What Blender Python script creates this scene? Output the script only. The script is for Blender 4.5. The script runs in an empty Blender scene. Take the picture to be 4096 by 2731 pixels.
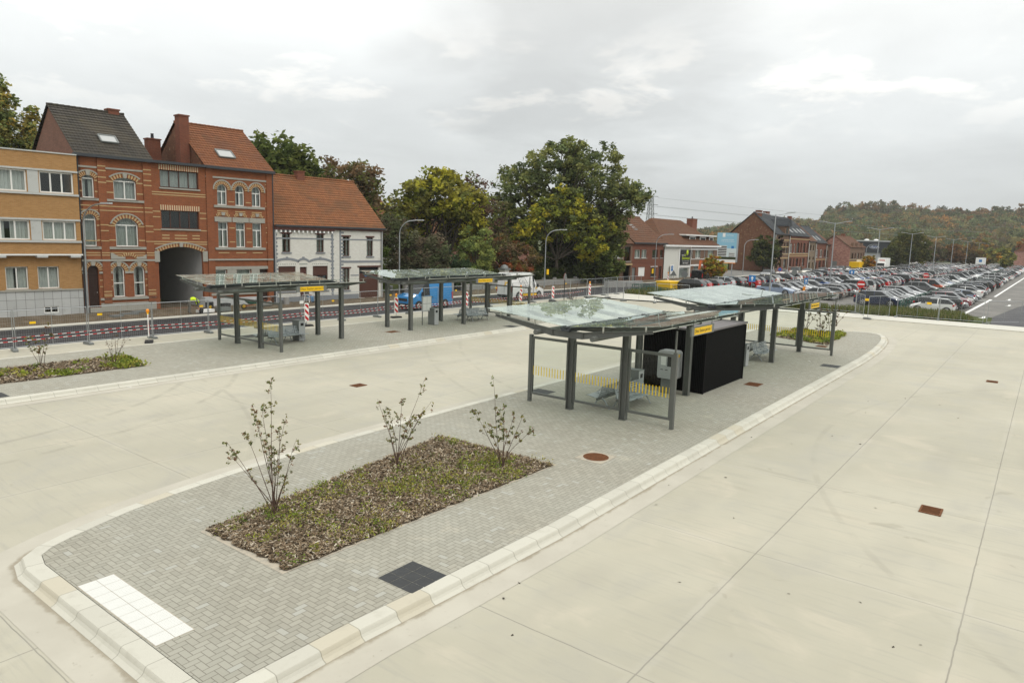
import bpy, math, random
import numpy as np
from mathutils import Vector, Matrix
R = math.radians
SC = bpy.context.scene
COL = SC.collection
rnd = random.Random(7)

# ---------------------------------------------------------------- camera
def make_camera():
    yaw, pitch, roll, H = 0.65037, 0.14690, 0.02905, 6.02
    f = Vector((math.cos(yaw)*math.cos(pitch), math.sin(yaw)*math.cos(pitch), -math.sin(pitch)))
    r = Vector((math.sin(yaw), -math.cos(yaw), 0)); u = r.cross(f)
    c, s = math.cos(roll), math.sin(roll)
    r2 = r*c + u*s; u2 = u*c - r*s
    cam = bpy.data.cameras.new('camera'); o = bpy.data.objects.new('camera', cam); COL.objects.link(o)
    cam.sensor_width = 36; cam.lens = 2801.9/4096*36; cam.clip_start = .1; cam.clip_end = 6000
    M = Matrix(((r2.x, u2.x, -f.x, 0), (r2.y, u2.y, -f.y, 0), (r2.z, u2.z, -f.z, H), (0, 0, 0, 1)))
    o.matrix_world = M
    SC.camera = o
make_camera()

# ---------------------------------------------------------------- sky, sun, exposure
SUN_EL, SUN_AZ = R(48), R(200)
def make_world():
    w = bpy.data.worlds.new('World'); SC.world = w; w.use_nodes = True
    n, l = w.node_tree.nodes, w.node_tree.links; n.clear()
    out = n.new('ShaderNodeOutputWorld')
    def M(op, a, b=None, clamp=False):
        x = n.new('ShaderNodeMath'); x.operation = op; x.use_clamp = clamp
        for i, v in enumerate((a, b)):
            if v is None: continue
            if isinstance(v, (int, float)): x.inputs[i].default_value = v
            else: l.new(v, x.inputs[i])
        return x.outputs[0]
    sky = n.new('ShaderNodeTexSky'); sky.sky_type = 'NISHITA'; sky.sun_disc = False
    sky.sun_elevation = SUN_EL; sky.sun_rotation = SUN_AZ; sky.dust_density = 3; sky.ozone_density = 1.5
    tc = n.new('ShaderNodeTexCoord'); sep = n.new('ShaderNodeSeparateXYZ'); l.new(tc.outputs['Generated'], sep.inputs[0])
    z = M('MAXIMUM', sep.outputs[2], 0.0)
    zz = M('ADD', z, 0.16)
    comb = n.new('ShaderNodeCombineXYZ')
    l.new(M('DIVIDE', sep.outputs[0], zz), comb.inputs[0]); l.new(M('DIVIDE', sep.outputs[1], zz), comb.inputs[1])
    def noise(sc, det, rough, dist=0.0, loc=(0, 0, 0), scl=(1, 1, 1)):
        mp = n.new('ShaderNodeMapping'); mp.inputs['Location'].default_value = loc; mp.inputs['Scale'].default_value = scl
        l.new(comb.outputs[0], mp.inputs[0])
        t = n.new('ShaderNodeTexNoise'); t.inputs['Scale'].default_value = sc; t.inputs['Detail'].default_value = det
        t.inputs['Roughness'].default_value = rough; t.inputs['Distortion'].default_value = dist
        l.new(mp.outputs[0], t.inputs['Vector']); return t.outputs['Fac']
    def ramp(x, a, b):
        r = n.new('ShaderNodeMapRange'); r.interpolation_type = 'SMOOTHSTEP'
        r.inputs[1].default_value = a; r.inputs[2].default_value = b; l.new(x, r.inputs[0]); return r.outputs[0]
    big = noise(.55, 5, .52, .3, (3.1, .7, 0))
    med = noise(1.9, 6, .55, .4, (7.7, 2.2, 0))
    # overcast deck: brighter towards the zenith
    grad = M('ADD', M('MULTIPLY', M('POWER', z, .8), 1.5), .62)
    mod = M('ADD', M('MULTIPLY', ramp(big, .34, .66), .13), .90)
    mod = M('ADD', mod, M('MULTIPLY', M('SUBTRACT', med, .5), .17))
    # one darker belly of cloud above the far hills
    dirv = n.new('ShaderNodeVectorMath'); dirv.operation = 'DOT_PRODUCT'; l.new(tc.outputs['Generated'], dirv.inputs[0])
    dirv.inputs[1].default_value = Vector((math.cos(.56)*.955, math.sin(.56)*.955, .295)).normalized()
    near = ramp(M('ADD', dirv.outputs['Value'], M('MULTIPLY', M('SUBTRACT', med, .5), .09)), .962, 1.0)
    mod = M('SUBTRACT', mod, M('MULTIPLY', near, .2))
    val = M('MULTIPLY', grad, mod)
    # faint sunlit cumulus tops low in the sky
    puff = noise(2.6, 7, .6, .2, (1.3, 9.1, 0), (1, 1, 1))
    band = M('MULTIPLY', ramp(z, .11, .2), M('SUBTRACT', 1.0, ramp(z, .2, .3)))
    pf = M('MULTIPLY', ramp(puff, .5, .63), band)
    val = M('ADD', val, M('MULTIPLY', pf, .16))
    deck = n.new('ShaderNodeMix'); deck.data_type = 'RGBA'
    deck.inputs[6].default_value = (.965, 1.0, 1.0, 1); deck.inputs[7].default_value = (1.03, 1.0, .94, 1)
    l.new(M('ADD', M('MULTIPLY', pf, .5), M('MULTIPLY', ramp(z, .1, .45), .5)), deck.inputs[0])
    vm = n.new('ShaderNodeVectorMath'); vm.operation = 'SCALE'; l.new(deck.outputs[2], vm.inputs[0]); l.new(val, vm.inputs['Scale'])
    b1 = n.new('ShaderNodeBackground'); l.new(sky.outputs[0], b1.inputs[0]); b1.inputs[1].default_value = .06
    b2 = n.new('ShaderNodeBackground'); l.new(vm.outputs[0], b2.inputs[0]); b2.inputs[1].default_value = .97
    mx = n.new('ShaderNodeMixShader'); mx.inputs[0].default_value = .93
    l.new(b1.outputs[0], mx.inputs[1]); l.new(b2.outputs[0], mx.inputs[2]); l.new(mx.outputs[0], out.inputs[0])
make_world()
def make_sun():
    d = bpy.data.lights.new('sun', 'SUN'); d.energy = .75; d.angle = R(24); d.color = (1, .95, .86)
    o = bpy.data.objects.new('sun', d); COL.objects.link(o)
    v = Vector((math.sin(SUN_AZ)*math.cos(SUN_EL), math.cos(SUN_AZ)*math.cos(SUN_EL), math.sin(SUN_EL)))
    o.rotation_euler = v.to_track_quat('Z', 'Y').to_euler(); o.location = (0, 0, 60)
make_sun()
vs = SC.view_settings
vs.view_transform = 'Standard'; vs.look = 'None'; vs.exposure = 0; vs.gamma = 1; vs.use_curve_mapping = False
SC.cycles.max_bounces = 6; SC.cycles.transparent_max_bounces = 24; SC.cycles.caustics_reflective = False; SC.cycles.caustics_refractive = False
SC.cycles.diffuse_bounces = 3; SC.cycles.glossy_bounces = 3; SC.cycles.use_denoising = True

# ---------------------------------------------------------------- mesh builder
class MB:
    def __init__(s): s.v = []; s.f = []; s.m = []; s.sm = []; s.uv = {}
    def add(s, vs, fs, m=0, smooth=False):
        b = len(s.v); s.v += [tuple(p) for p in vs]
        for f in fs: s.f.append(tuple(b+i for i in f)); s.m.append(m); s.sm.append(smooth)
    def box(s, x0, x1, y0, y1, z0, z1, m=0):
        s.add([(x0, y0, z0), (x1, y0, z0), (x1, y1, z0), (x0, y1, z0), (x0, y0, z1), (x1, y0, z1), (x1, y1, z1), (x0, y1, z1)],
              [(0, 3, 2, 1), (4, 5, 6, 7), (0, 1, 5, 4), (1, 2, 6, 5), (2, 3, 7, 6), (3, 0, 4, 7)], m); return s
    def cbox(s, c, sz, rz=0, m=0, mat=None):
        hx, hy, hz = (q/2 for q in sz); pts = []
        cs, sn = math.cos(rz), math.sin(rz)
        for dz in (-hz, hz):
            for dx, dy in ((-hx, -hy), (hx, -hy), (hx, hy), (-hx, hy)):
                p = Vector((dx, dy, dz))
                p = (mat @ p) if mat is not None else Vector((dx*cs-dy*sn, dx*sn+dy*cs, dz))
                pts.append((c[0]+p.x, c[1]+p.y, c[2]+p.z))
        s.add(pts, [(0, 3, 2, 1), (4, 5, 6, 7), (0, 1, 5, 4), (1, 2, 6, 5), (2, 3, 7, 6), (3, 0, 4, 7)], m); return s
    def bar(s, a, b, w, h, m=0, up=(0, 0, 1)):
        a, b = Vector(a), Vector(b); d = (b-a); L = d.length; d.normalize()
        u = Vector(up); r = d.cross(u)
        if r.length < 1e-4: r = d.cross(Vector((1, 0, 0)))
        r.normalize(); u = r.cross(d)
        M = Matrix((d, r, u)).transposed()
        s.cbox((a+b)/2, (L, w, h), 0, m, M); return s
    def tube(s, pts, rad, n=8, m=0, caps=True, smooth=True):
        pts = [Vector(p) for p in pts]
        rad = rad if isinstance(rad, (list, tuple)) else [rad]*len(pts)
        vs, fs = [], []; pr = None
        for i, p in enumerate(pts):
            d = (pts[min(i+1, len(pts)-1)]-pts[max(i-1, 0)]); d.normalize()
            if pr is None:
                pr = d.cross(Vector((0, 0, 1)))
                if pr.length < .05: pr = d.cross(Vector((1, 0, 0)))
            else: pr = pr - d*pr.dot(d)
            pr.normalize(); q = d.cross(pr)
            for k in range(n):
                a = 2*math.pi*k/n
                vs.append(p+(pr*math.cos(a)+q*math.sin(a))*rad[i])
        for i in range(len(pts)-1):
            for k in range(n):
                k2 = (k+1) % n
                fs.append((i*n+k, i*n+k2, (i+1)*n+k2, (i+1)*n+k))
        s.add(vs, fs, m, smooth)
        if caps:
            s.add(vs[:n], [tuple(range(n))[::-1]], m); s.add(vs[-n:], [tuple(range(n))], m)
        return s
    def prism(s, poly, axis, a0, a1, m=0):
        """polygon (2D) extruded along axis 'x','y' or 'z'"""
        def P(q, a): return {'x': (a, q[0], q[1]), 'y': (q[0], a, q[1]), 'z': (q[0], q[1], a)}[axis]
        n = len(poly); vs = [P(q, a0) for q in poly]+[P(q, a1) for q in poly]
        s.add(vs, [tuple(range(n)), tuple(range(2*n-1, n-1, -1))]+[(i, i+n, (i+1) % n+n, (i+1) % n) for i in range(n)], m); return s
    def quad(s, a, b, c, d, m=0): s.add([a, b, c, d], [(0, 1, 2, 3)], m); return s
    def lathe(s, prof, c=(0, 0, 0), n=16, m=0, smooth=True):
        vs, fs = [], []
        for r, z in prof:
            for k in range(n): a = 2*math.pi*k/n; vs.append((c[0]+r*math.cos(a), c[1]+r*math.sin(a), c[2]+z))
        for i in range(len(prof)-1):
            for k in range(n): k2 = (k+1) % n; fs.append((i*n+k, i*n+k2, (i+1)*n+k2, (i+1)*n+k))
        s.add(vs, fs, m, smooth); return s
    def xform(s, M):
        s.v = [tuple(M @ Vector(p)) for p in s.v]; return s
    def mesh(s, name, mats):
        me = bpy.data.meshes.new(name); me.from_pydata(s.v, [], s.f)
        for x in (mats if isinstance(mats, (list, tuple)) else [mats]): me.materials.append(x)
        me.polygons.foreach_set('material_index', s.m); me.polygons.foreach_set('use_smooth', s.sm)
        me.update(); return me
    def build(s, name, mats, parent=None, loc=None):
        o = bpy.data.objects.new(name, s.mesh(name, mats)); COL.objects.link(o)
        if parent is not None: o.parent = parent
        if loc is not None: o.location = loc
        return o
def fix_normals(o):
    import bmesh
    bm = bmesh.new(); bm.from_mesh(o.data); bmesh.ops.recalc_face_normals(bm, faces=bm.faces); bm.to_mesh(o.data); bm.free()
def tag(o, label=None, cat=None, group=None, kind=None):
    if label: o['label'] = label
    if cat: o['category'] = cat
    if group: o['group'] = group
    if kind: o['kind'] = kind
    return o
def thing(name, label, cat, loc=(0, 0, 0), rz=0, group=None):
    o = bpy.data.objects.new(name, None); COL.objects.link(o); o.empty_display_size = .2
    o.location = loc; o.rotation_euler = (0, 0, rz); return tag(o, label, cat, group)
CH = {}
def copy_tree(o, loc=None, rz=None, label=None, group=None):
    def kids(p): return [c for c in p.children]
    def cp(src, par):
        c = src.copy(); COL.objects.link(c); c.parent = par
        for k in kids(src): cp(k, c)
        return c
    r = cp(o, None)
    if loc is not None: r.location = loc
    if rz is not None: r.rotation_euler = (0, 0, rz)
    if label: r['label'] = label
    if group: r['group'] = group
    return r
def np_mesh(name, V, F, mats, midx=None, colattr=None):
    """quads from numpy arrays: V (n,3), F (m,4)"""
    me = bpy.data.meshes.new(name); V = np.asarray(V, np.float32); F = np.asarray(F, np.int32)
    me.vertices.add(len(V)); me.vertices.foreach_set('co', V.ravel())
    k = F.shape[1]
    me.loops.add(F.size); me.loops.foreach_set('vertex_index', F.ravel())
    me.polygons.add(len(F)); me.polygons.foreach_set('loop_start', np.arange(0, F.size, k, dtype=np.int32))
    me.polygons.foreach_set('loop_total', np.full(len(F), k, np.int32))
    for x in mats: me.materials.append(x)
    if midx is not None: me.polygons.foreach_set('material_index', np.asarray(midx, np.int32))
    if colattr is not None:
        a = me.attributes.new('tint', 'FLOAT_COLOR', 'CORNER')
        c = np.repeat(np.asarray(colattr, np.float32), k, axis=0)
        c = np.concatenate([c, np.ones((len(c), 1), np.float32)], 1); a.data.foreach_set('color', c.ravel())
    me.update(calc_edges=True); me.validate(); return me
def link(name, me, parent=None, loc=None):
    o = bpy.data.objects.new(name, me); COL.objects.link(o)
    if parent is not None: o.parent = parent
    if loc is not None: o.location = loc
    return o

# 2D outline with holes, extruded: outline lies in local x,z ; thickness along +y from y0
def plate(name, outer, holes, y0, th, mat, parent=None, raw=False):
    cu = bpy.data.curves.new('c', 'CURVE'); cu.dimensions = '2D'; cu.fill_mode = 'BOTH'; cu.extrude = th/2
    for pts in [outer]+list(holes):
        sp = cu.splines.new('POLY'); sp.points.add(len(pts)-1)
        for q, p in zip(sp.points, pts): q.co = (p[0], p[1], 0, 1)
        sp.use_cyclic_u = True
    o = bpy.data.objects.new('c', cu); COL.objects.link(o)
    bpy.context.view_layer.update()
    me = bpy.data.meshes.new_from_object(o.evaluated_get(bpy.context.evaluated_depsgraph_get()))
    bpy.data.objects.remove(o); bpy.data.curves.remove(cu)
    n = len(me.vertices); co = np.empty(n*3, np.float32); me.vertices.foreach_get('co', co); co = co.reshape(-1, 3)
    co = np.stack([co[:, 0], y0+th/2-co[:, 2], co[:, 1]], 1)
    me.vertices.foreach_set('co', co.ravel()); me.polygons.foreach_set('use_smooth', [False]*len(me.polygons))
    me.materials.clear(); me.materials.append(mat); me.update(); me.name = name
    if raw: return me
    return link(name, me, parent)
def arch(x0, x1, z0, zs, rise=0, n=10):
    """closed outline: rectangle z0..zs with an arch of given rise on top"""
    pts = [(x0, z0), (x1, z0), (x1, zs)]
    if rise > 0:
        w = (x1-x0)/2; cx = (x0+x1)/2
        if rise >= w*.98:
            for k in range(1, n): a = math.pi*k/n; pts.append((cx+w*math.cos(a), zs+rise*math.sin(a)))
        else:
            rr = (w*w+rise*rise)/(2*rise); cz = zs+rise-rr; a0 = math.asin(w/rr)
            for k in range(1, n): a = a0-2*a0*k/n; pts.append((cx+rr*math.sin(a), cz+rr*math.cos(a)))
    pts.append((x0, zs)); return pts
# ---------------------------------------------------------------- materials
class NT:
    def __init__(s, name):
        s.mat = bpy.data.materials.new(name); s.mat.use_nodes = True
        s.n = s.mat.node_tree.nodes; s.l = s.mat.node_tree.links; s.n.clear()
        s.out = s.n.new('ShaderNodeOutputMaterial'); s.b = s.n.new('ShaderNodeBsdfPrincipled'); s.l.new(s.b.outputs[0], s.out.inputs[0])
        s.tc = None
    def set(s, inp, v):
        if isinstance(v, bpy.types.NodeSocket): s.l.new(v, inp)
        elif isinstance(v, (tuple, list)) and len(v) == 3 and inp.type == 'RGBA': inp.default_value = (*v, 1)
        else: inp.default_value = v
    def coord(s, kind='Object'):
        if s.tc is None: s.tc = s.n.new('ShaderNodeTexCoord')
        return s.tc.outputs[kind]
    def math(s, op, a, b=0.0, c=None, clamp=False):
        x = s.n.new('ShaderNodeMath'); x.operation = op; x.use_clamp = clamp
        s.set(x.inputs[0], a); s.set(x.inputs[1], b)
        if c is not None: s.set(x.inputs[2], c)
        return x.outputs[0]
    def sep(s, v):
        x = s.n.new('ShaderNodeSeparateXYZ'); s.l.new(v, x.inputs[0]); return x.outputs
    def comb(s, x, y, z=0.0):
        c = s.n.new('ShaderNodeCombineXYZ'); s.set(c.inputs[0], x); s.set(c.inputs[1], y); s.set(c.inputs[2], z); return c.outputs[0]
    def noise(s, sc, det=4, rough=.55, vec=None, dist=0.0, scl=None, out='Fac'):
        v = vec if vec is not None else s.coord()
        if scl is not None:
            mp = s.n.new('ShaderNodeMapping'); mp.inputs['Scale'].default_value = scl; s.l.new(v, mp.inputs[0]); v = mp.outputs[0]
        t = s.n.new('ShaderNodeTexNoise'); t.inputs['Scale'].default_value = sc; t.inputs['Detail'].default_value = det
        t.inputs['Roughness'].default_value = rough; t.inputs['Distortion'].default_value = dist
        s.l.new(v, t.inputs['Vector']); return t.outputs[out]
    def white(s, v):
        t = s.n.new('ShaderNodeTexWhiteNoise'); t.noise_dimensions = '3D'; s.l.new(v, t.inputs[0]); return t.outputs['Value']
    def rng(s, x, a, b, c=0.0, d=1.0, smooth=True):
        r = s.n.new('ShaderNodeMapRange'); r.interpolation_type = 'SMOOTHSTEP' if smooth else 'LINEAR'
        s.set(r.inputs[0], x)
        for i, v in enumerate((a, b, c, d)): r.inputs[i+1].default_value = v
        return r.outputs[0]
    def mix(s, f, a, b, mode='MIX'):
        m = s.n.new('ShaderNodeMix'); m.data_type = 'RGBA'; m.blend_type = mode
        s.set(m.inputs[0], f); s.set(m.inputs[6], a); s.set(m.inputs[7], b); return m.outputs[2]
    def scale(s, col, f):
        v = s.n.new('ShaderNodeVectorMath'); v.operation = 'SCALE'; s.set(v.inputs[0], col); s.set(v.inputs['Scale'], f); return v.outputs[0]
    def bump(s, h, d=.01, st=1.0):
        b = s.n.new('ShaderNodeBump'); b.inputs['Distance'].default_value = d; b.inputs['Strength'].default_value = st
        s.l.new(h, b.inputs['Height']); s.l.new(b.outputs[0], s.b.inputs['Normal']); return s
    def attr(s, name):
        a = s.n.new('ShaderNodeAttribute'); a.attribute_name = name; return a.outputs['Color']
    def fin(s, col, rough=.8, metal=0.0, spec=.4):
        s.set(s.b.inputs['Base Color'], col); s.set(s.b.inputs['Roughness'], rough); s.set(s.b.inputs['Metallic'], metal)
        s.b.inputs['Specular IOR Level'].default_value = spec; return s.mat
def plain(name, c, rough=.6, metal=0.0, var=.12, sc=6, spec=.4):
    t = NT(name); f = t.noise(sc, 4, .6)
    return t.fin(t.mix(f, tuple(q*(1-var) for q in c), tuple(min(1, q*(1+var)) for q in c)), rough, metal, spec)
def concrete_road():
    t = NT('bus_lane_concrete'); P = t.coord(); x, y, z = t.sep(P)
    big = t.noise(.09, 5, .6); st = t.noise(.5, 5, .62, dist=.6); broom = t.noise(2.2, 4, .6, scl=(6, .35, 1)); fine = t.noise(40, 3, .7)
    c = t.mix(t.rng(big, .35, .65), (.37, .350, .275), (.445, .42, .335))
    c = t.mix(t.math('MULTIPLY', t.rng(st, .52, .74), .65), c, (.475, .435, .345))
    c = t.mix(t.math('MULTIPLY', t.rng(st, .48, .3), .32), c, (.31, .30, .265))
    c = t.mix(t.math('MULTIPLY', t.rng(broom, .5, .72), .35), c, (.30, .29, .25))
    c = t.mix(t.math('MULTIPLY', t.rng(t.noise(1.1, 6, .7, scl=(1, .25, 1)), .6, .78), .3), c, (.27, .255, .215))
    c = t.mix(t.math('MULTIPLY', t.rng(fine, .55, .85), .16), c, (.24, .23, .2))
    # wheel paths polished by buses
    wp = t.math('ABSOLUTE', t.math('SINE', t.math('MULTIPLY', t.math('SUBTRACT', y, 3.0), math.pi/2.1)))
    c = t.mix(t.math('MULTIPLY', t.math('MULTIPLY', t.rng(wp, .8, 1.0), t.rng(t.noise(.22, 3, .5), .4, .7)), .2), c, (.3, .28, .235))
    # faint tyre scrub arcs and hairline cracks
    nz = t.noise(.8, 4, .6)
    for (cx, cy, rr, ww, st_) in ((4, 36, 13.2, .16, .2), (4, 36, 15.1, .16, .2), (26, -14, 19.5, .12, .13), (52, 2, 33, .14, .14), (52, 2, 34.9, .14, .12), (-6, 30, 21, .12, .16)):
        dd = t.math('SQRT', t.math('ADD', t.math('POWER', t.math('SUBTRACT', x, cx), 2.0), t.math('POWER', t.math('SUBTRACT', y, cy), 2.0)))
        a = t.rng(t.math('ABSOLUTE', t.math('SUBTRACT', dd, rr)), ww*.3, ww, 1, 0)
        c = t.mix(t.math('MULTIPLY', t.math('MULTIPLY', a, t.rng(nz, .38, .62)), st_*1.4), c, (.2, .185, .15))
    spot = t.rng(t.noise(.75, 3, .5, dist=1.5), .70, .74)
    c = t.mix(t.math('MULTIPLY', spot, .28), c, (.23, .21, .16))
    grit = t.rng(t.noise(14, 3, .75), .70, .76)
    c = t.mix(t.math('MULTIPLY', grit, .4), c, (.2, .18, .14))
    def line(v, off, step, w):
        d = t.math('ABSOLUTE', t.math('SUBTRACT', t.math('FRACT', t.math('DIVIDE', t.math('SUBTRACT', v, off-step/2), step)), .5))
        return t.rng(t.math('MULTIPLY', d, step), w*.5, w*1.3, 1, 0)
    wob = t.math('MULTIPLY', t.math('SUBTRACT', t.noise(3, 2), .5), .03)
    jx = line(t.math('ADD', x, wob), 13.74, 5.18, .010); jy = line(t.math('ADD', y, wob), 4.1, 3.56, .012)
    j = t.math('MAXIMUM', jx, t.math('MULTIPLY', jy, t.rng(y, 28, 29, 1, 0)))
    c = t.mix(t.math('MULTIPLY', j, .62), c, (.16, .15, .13))
    halo = t.math('MULTIPLY', t.math('MAXIMUM', line(x, 13.74, 5.18, .10), line(y, 4.1, 3.56, .13)), .22)
    c = t.mix(t.math('MULTIPLY', halo, t.rng(t.noise(.6, 3), .4, .7)), c, (.5, .475, .41))
    t.bump(t.math('SUBTRACT', t.math('MULTIPLY', broom, .3), j), .006, .6)
    return t.fin(c, t.rng(st, .3, .7, .62, .8), 0, .35)
def guttermat():
    t = NT('gutter_concrete'); u, v, w = t.sep(t.coord('UV')); n = t.noise(2.2, 6, .7)
    c = t.mix(t.rng(t.noise(.7, 5, .6), .35, .7), (.42, .395, .33), (.47, .445, .375))
    c = t.mix(t.math('MULTIPLY', t.rng(t.math('ADD', v, t.math('MULTIPLY', t.math('SUBTRACT', n, .5), .55)), .02, .2, 1, 0), .75), c, (.25, .215, .155))
    c = t.mix(t.math('MULTIPLY', t.rng(t.noise(9, 5, .75), .62, .72), .5), c, (.22, .19, .14))
    return t.fin(c, .85, 0, .3)
def pavers():
    t = NT('herringbone_pavers'); w = .111
    x, y, z = t.sep(t.coord()); X = t.math('DIVIDE', x, w); Y = t.math('DIVIDE', y, w)
    i = t.math('FLOOR', X); j = t.math('FLOOR', Y); fx = t.math('SUBTRACT', X, i); fy = t.math('SUBTRACT', Y, j)
    m = t.math('FLOORED_MODULO', t.math('SUBTRACT', i, j), 4.0)
    eq = lambda k: t.math('COMPARE', m, float(k), .1)
    m1, m2, m3 = eq(1), eq(2), eq(3); ver = t.math('ADD', m2, m3)
    dx = t.math('ADD', fx, m1); dy = t.math('ADD', fy, m2)
    Wd = t.math('SUBTRACT', 2.0, ver); Hd = t.math('ADD', 1.0, ver)
    e = t.math('MINIMUM', t.math('MINIMUM', dx, t.math('SUBTRACT', Wd, dx)), t.math('MINIMUM', dy, t.math('SUBTRACT', Hd, dy)))
    idv = t.comb(t.math('SUBTRACT', i, m1), t.math('SUBTRACT', j, m2), ver)
    rn = t.white(idv)
    pale = t.noise(.35, 4, .55); sand = t.noise(.7, 5, .65, dist=.8)
    c = t.mix(rn, (.285, .272, .222), (.345, .33, .272))
    c = t.mix(t.math('MULTIPLY', t.rng(rn, .93, .99), .5), c, (.39, .395, .36))
    c = t.mix(t.math('MULTIPLY', t.rng(pale, .35, .65), .3), c, (.36, .36, .31))
    c = t.mix(t.math('MULTIPLY', t.rng(sand, .6, .76), .55), c, (.46, .425, .34))
    spot = t.rng(t.noise(1.6, 2, .4), .755, .79)
    c = t.mix(t.math('MULTIPLY', spot, .45), c, (.15, .14, .11))
    c = t.mix(t.math('MULTIPLY', t.rng(t.noise(60, 3, .8), .5, .85), .3), c, (.2, .195, .175))
    gr = t.rng(e, .02, .075, 1, 0)
    c = t.mix(t.math('MULTIPLY', gr, .68), c, (.105, .09, .068))
    t.bump(t.math('SUBTRACT', 1.0, gr), .006, .5)
    return t.fin(c, .85, 0, .3)
def kerbmat():
    t = NT('kerb_stone'); u, v, w = t.sep(t.coord('UV')); st = t.math('FLOOR', u); fr = t.math('SUBTRACT', u, st)
    r = t.white(t.comb(st, 3.0, 1.0)); r2 = t.white(t.comb(st, 8.0, 1.0))
    c = t.mix(r, (.47, .455, .39), (.54, .525, .45))
    c = t.mix(t.rng(r2, .90, .94, 0, .6), c, (.47, .42, .31))
    c = t.mix(t.math('MULTIPLY', t.rng(t.noise(3, 5, .65), .5, .75), .3), c, (.33, .31, .25))
    c = t.mix(t.math('MULTIPLY', t.rng(t.noise(70, 2, .7), .5, .8), .2), c, (.3, .29, .25))
    d = t.math('MINIMUM', fr, t.math('SUBTRACT', 1.0, fr))
    c = t.mix(t.rng(d, .006, .014, .55, 0), c, (.14, .13, .1))
    return t.fin(c, .8, 0, .3)
def brickmat(name, c1, c2, mortar, bw=.22, bh=.065, dirt=.3, rough=.85, patch=None):
    t = NT(name); x, y, z = t.sep(t.coord())
    b = t.n.new('ShaderNodeTexBrick'); t.l.new(t.comb(t.math('ADD', x, y), z), b.inputs[0])
    b.inputs['Scale'].default_value = 1; b.inputs['Brick Width'].default_value = bw; b.inputs['Row Height'].default_value = bh
    b.inputs['Mortar Size'].default_value = .008; b.inputs['Bias'].default_value = 0.0
    b.inputs['Color1'].default_value = (*c1, 1); b.inputs['Color2'].default_value = (*c2, 1); b.inputs['Mortar'].default_value = (*mortar, 1)
    c = b.outputs['Color']
    dk = tuple(q*.45 for q in c1)
    c = t.mix(t.math('MULTIPLY', t.rng(t.noise(.9, 6, .65), .45, .75), dirt), c, dk)
    c = t.mix(t.math('MULTIPLY', t.rng(t.noise(4, 4, .7, scl=(1, 1, .25)), .5, .8), dirt*.8), c, tuple(min(1, q*1.25) for q in c2))
    if patch: c = t.mix(t.rng(t.noise(2.2, 6, .75), .55, .66, 0, .8), c, patch)
    t.bump(b.outputs['Fac'], -.004, .5)
    return t.fin(c, rough, 0, .25)
def tilemat(name, c1, c2, c3, moss, tw=.24, th=.3):
    t = NT(name); x, y, z = t.sep(t.coord())
    v = t.comb(t.math('ADD', x, t.math('MULTIPLY', y, .0)), t.math('MULTIPLY', z, 1.35))
    b = t.n.new('ShaderNodeTexBrick'); t.l.new(v, b.inputs[0]); b.offset = 0.0
    b.inputs['Scale'].default_value = 1; b.inputs['Brick Width'].default_value = tw; b.inputs['Row Height'].default_value = th
    b.inputs['Mortar Size'].default_value = .022; b.inputs['Mortar Smooth'].default_value = .6
    b.inputs['Color1'].default_value = (*c1, 1); b.inputs['Color2'].default_value = (*c2, 1); b.inputs['Mortar'].default_value = (*[q*.35 for q in c1], 1)
    c = t.mix(t.math('MULTIPLY', t.rng(t.noise(.55, 6, .6, dist=.5), .42, .68), .75), b.outputs['Color'], c3)
    c = t.mix(t.math('MULTIPLY', t.rng(t.noise(1.6, 6, .7), .55, .75), .55), c, moss)
    t.bump(b.outputs['Fac'], -.03, .8)
    return t.fin(c, .85, 0, .25)
def glassmat(name, tint, refl=1.0, rough=.0, milky=0.0):
    t = NT(name); t.n.remove(t.b)
    tr = t.n.new('ShaderNodeBsdfTransparent'); tr.inputs[0].default_value = (*tint, 1)
    gl = t.n.new('ShaderNodeBsdfGlossy'); gl.inputs['Roughness'].default_value = rough; gl.inputs['Color'].default_value = (.95, 1, .98, 1)
    fr = t.n.new('ShaderNodeFresnel'); fr.inputs['IOR'].default_value = 1.5
    ge = t.n.new('ShaderNodeNewGeometry'); f = t.math('MULTIPLY', t.math('MULTIPLY', fr.outputs[0], refl, clamp=True), t.math('SUBTRACT', 1.0, ge.outputs['Backfacing']))
    mx = t.n.new('ShaderNodeMixShader'); t.l.new(f, mx.inputs[0]); t.l.new(gl.outputs[0], mx.inputs[2])
    if milky > 0:
        df = t.n.new('ShaderNodeBsdfDiffuse'); df.inputs[0].default_value = (.62, .68, .62, 1)
        m2 = t.n.new('ShaderNodeMixShader'); t.l.new(tr.outputs[0], m2.inputs[1]); t.l.new(df.outputs[0], m2.inputs[2])
        t.l.new(t.rng(t.noise(1.3, 5, .65, dist=1.2), .35, .8, milky*.35, milky*1.9), m2.inputs[0]); t.l.new(m2.outputs[0], mx.inputs[1])
    else: t.l.new(tr.outputs[0], mx.inputs[1])
    t.l.new(mx.outputs[0], t.out.inputs[0]); return t.mat
def objcolor(name, rough=.25, metal=0.0):
    t = NT(name); o = t.n.new('ShaderNodeObjectInfo'); t.b.inputs['Coat Weight'].default_value = .6; t.b.inputs['Coat Roughness'].default_value = .06
    return t.fin(t.mix(t.math('MULTIPLY', t.rng(t.noise(1.5, 4, .6), .5, .8), .12), o.outputs['Color'], (.25, .23, .2)), rough, metal, .5)
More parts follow.
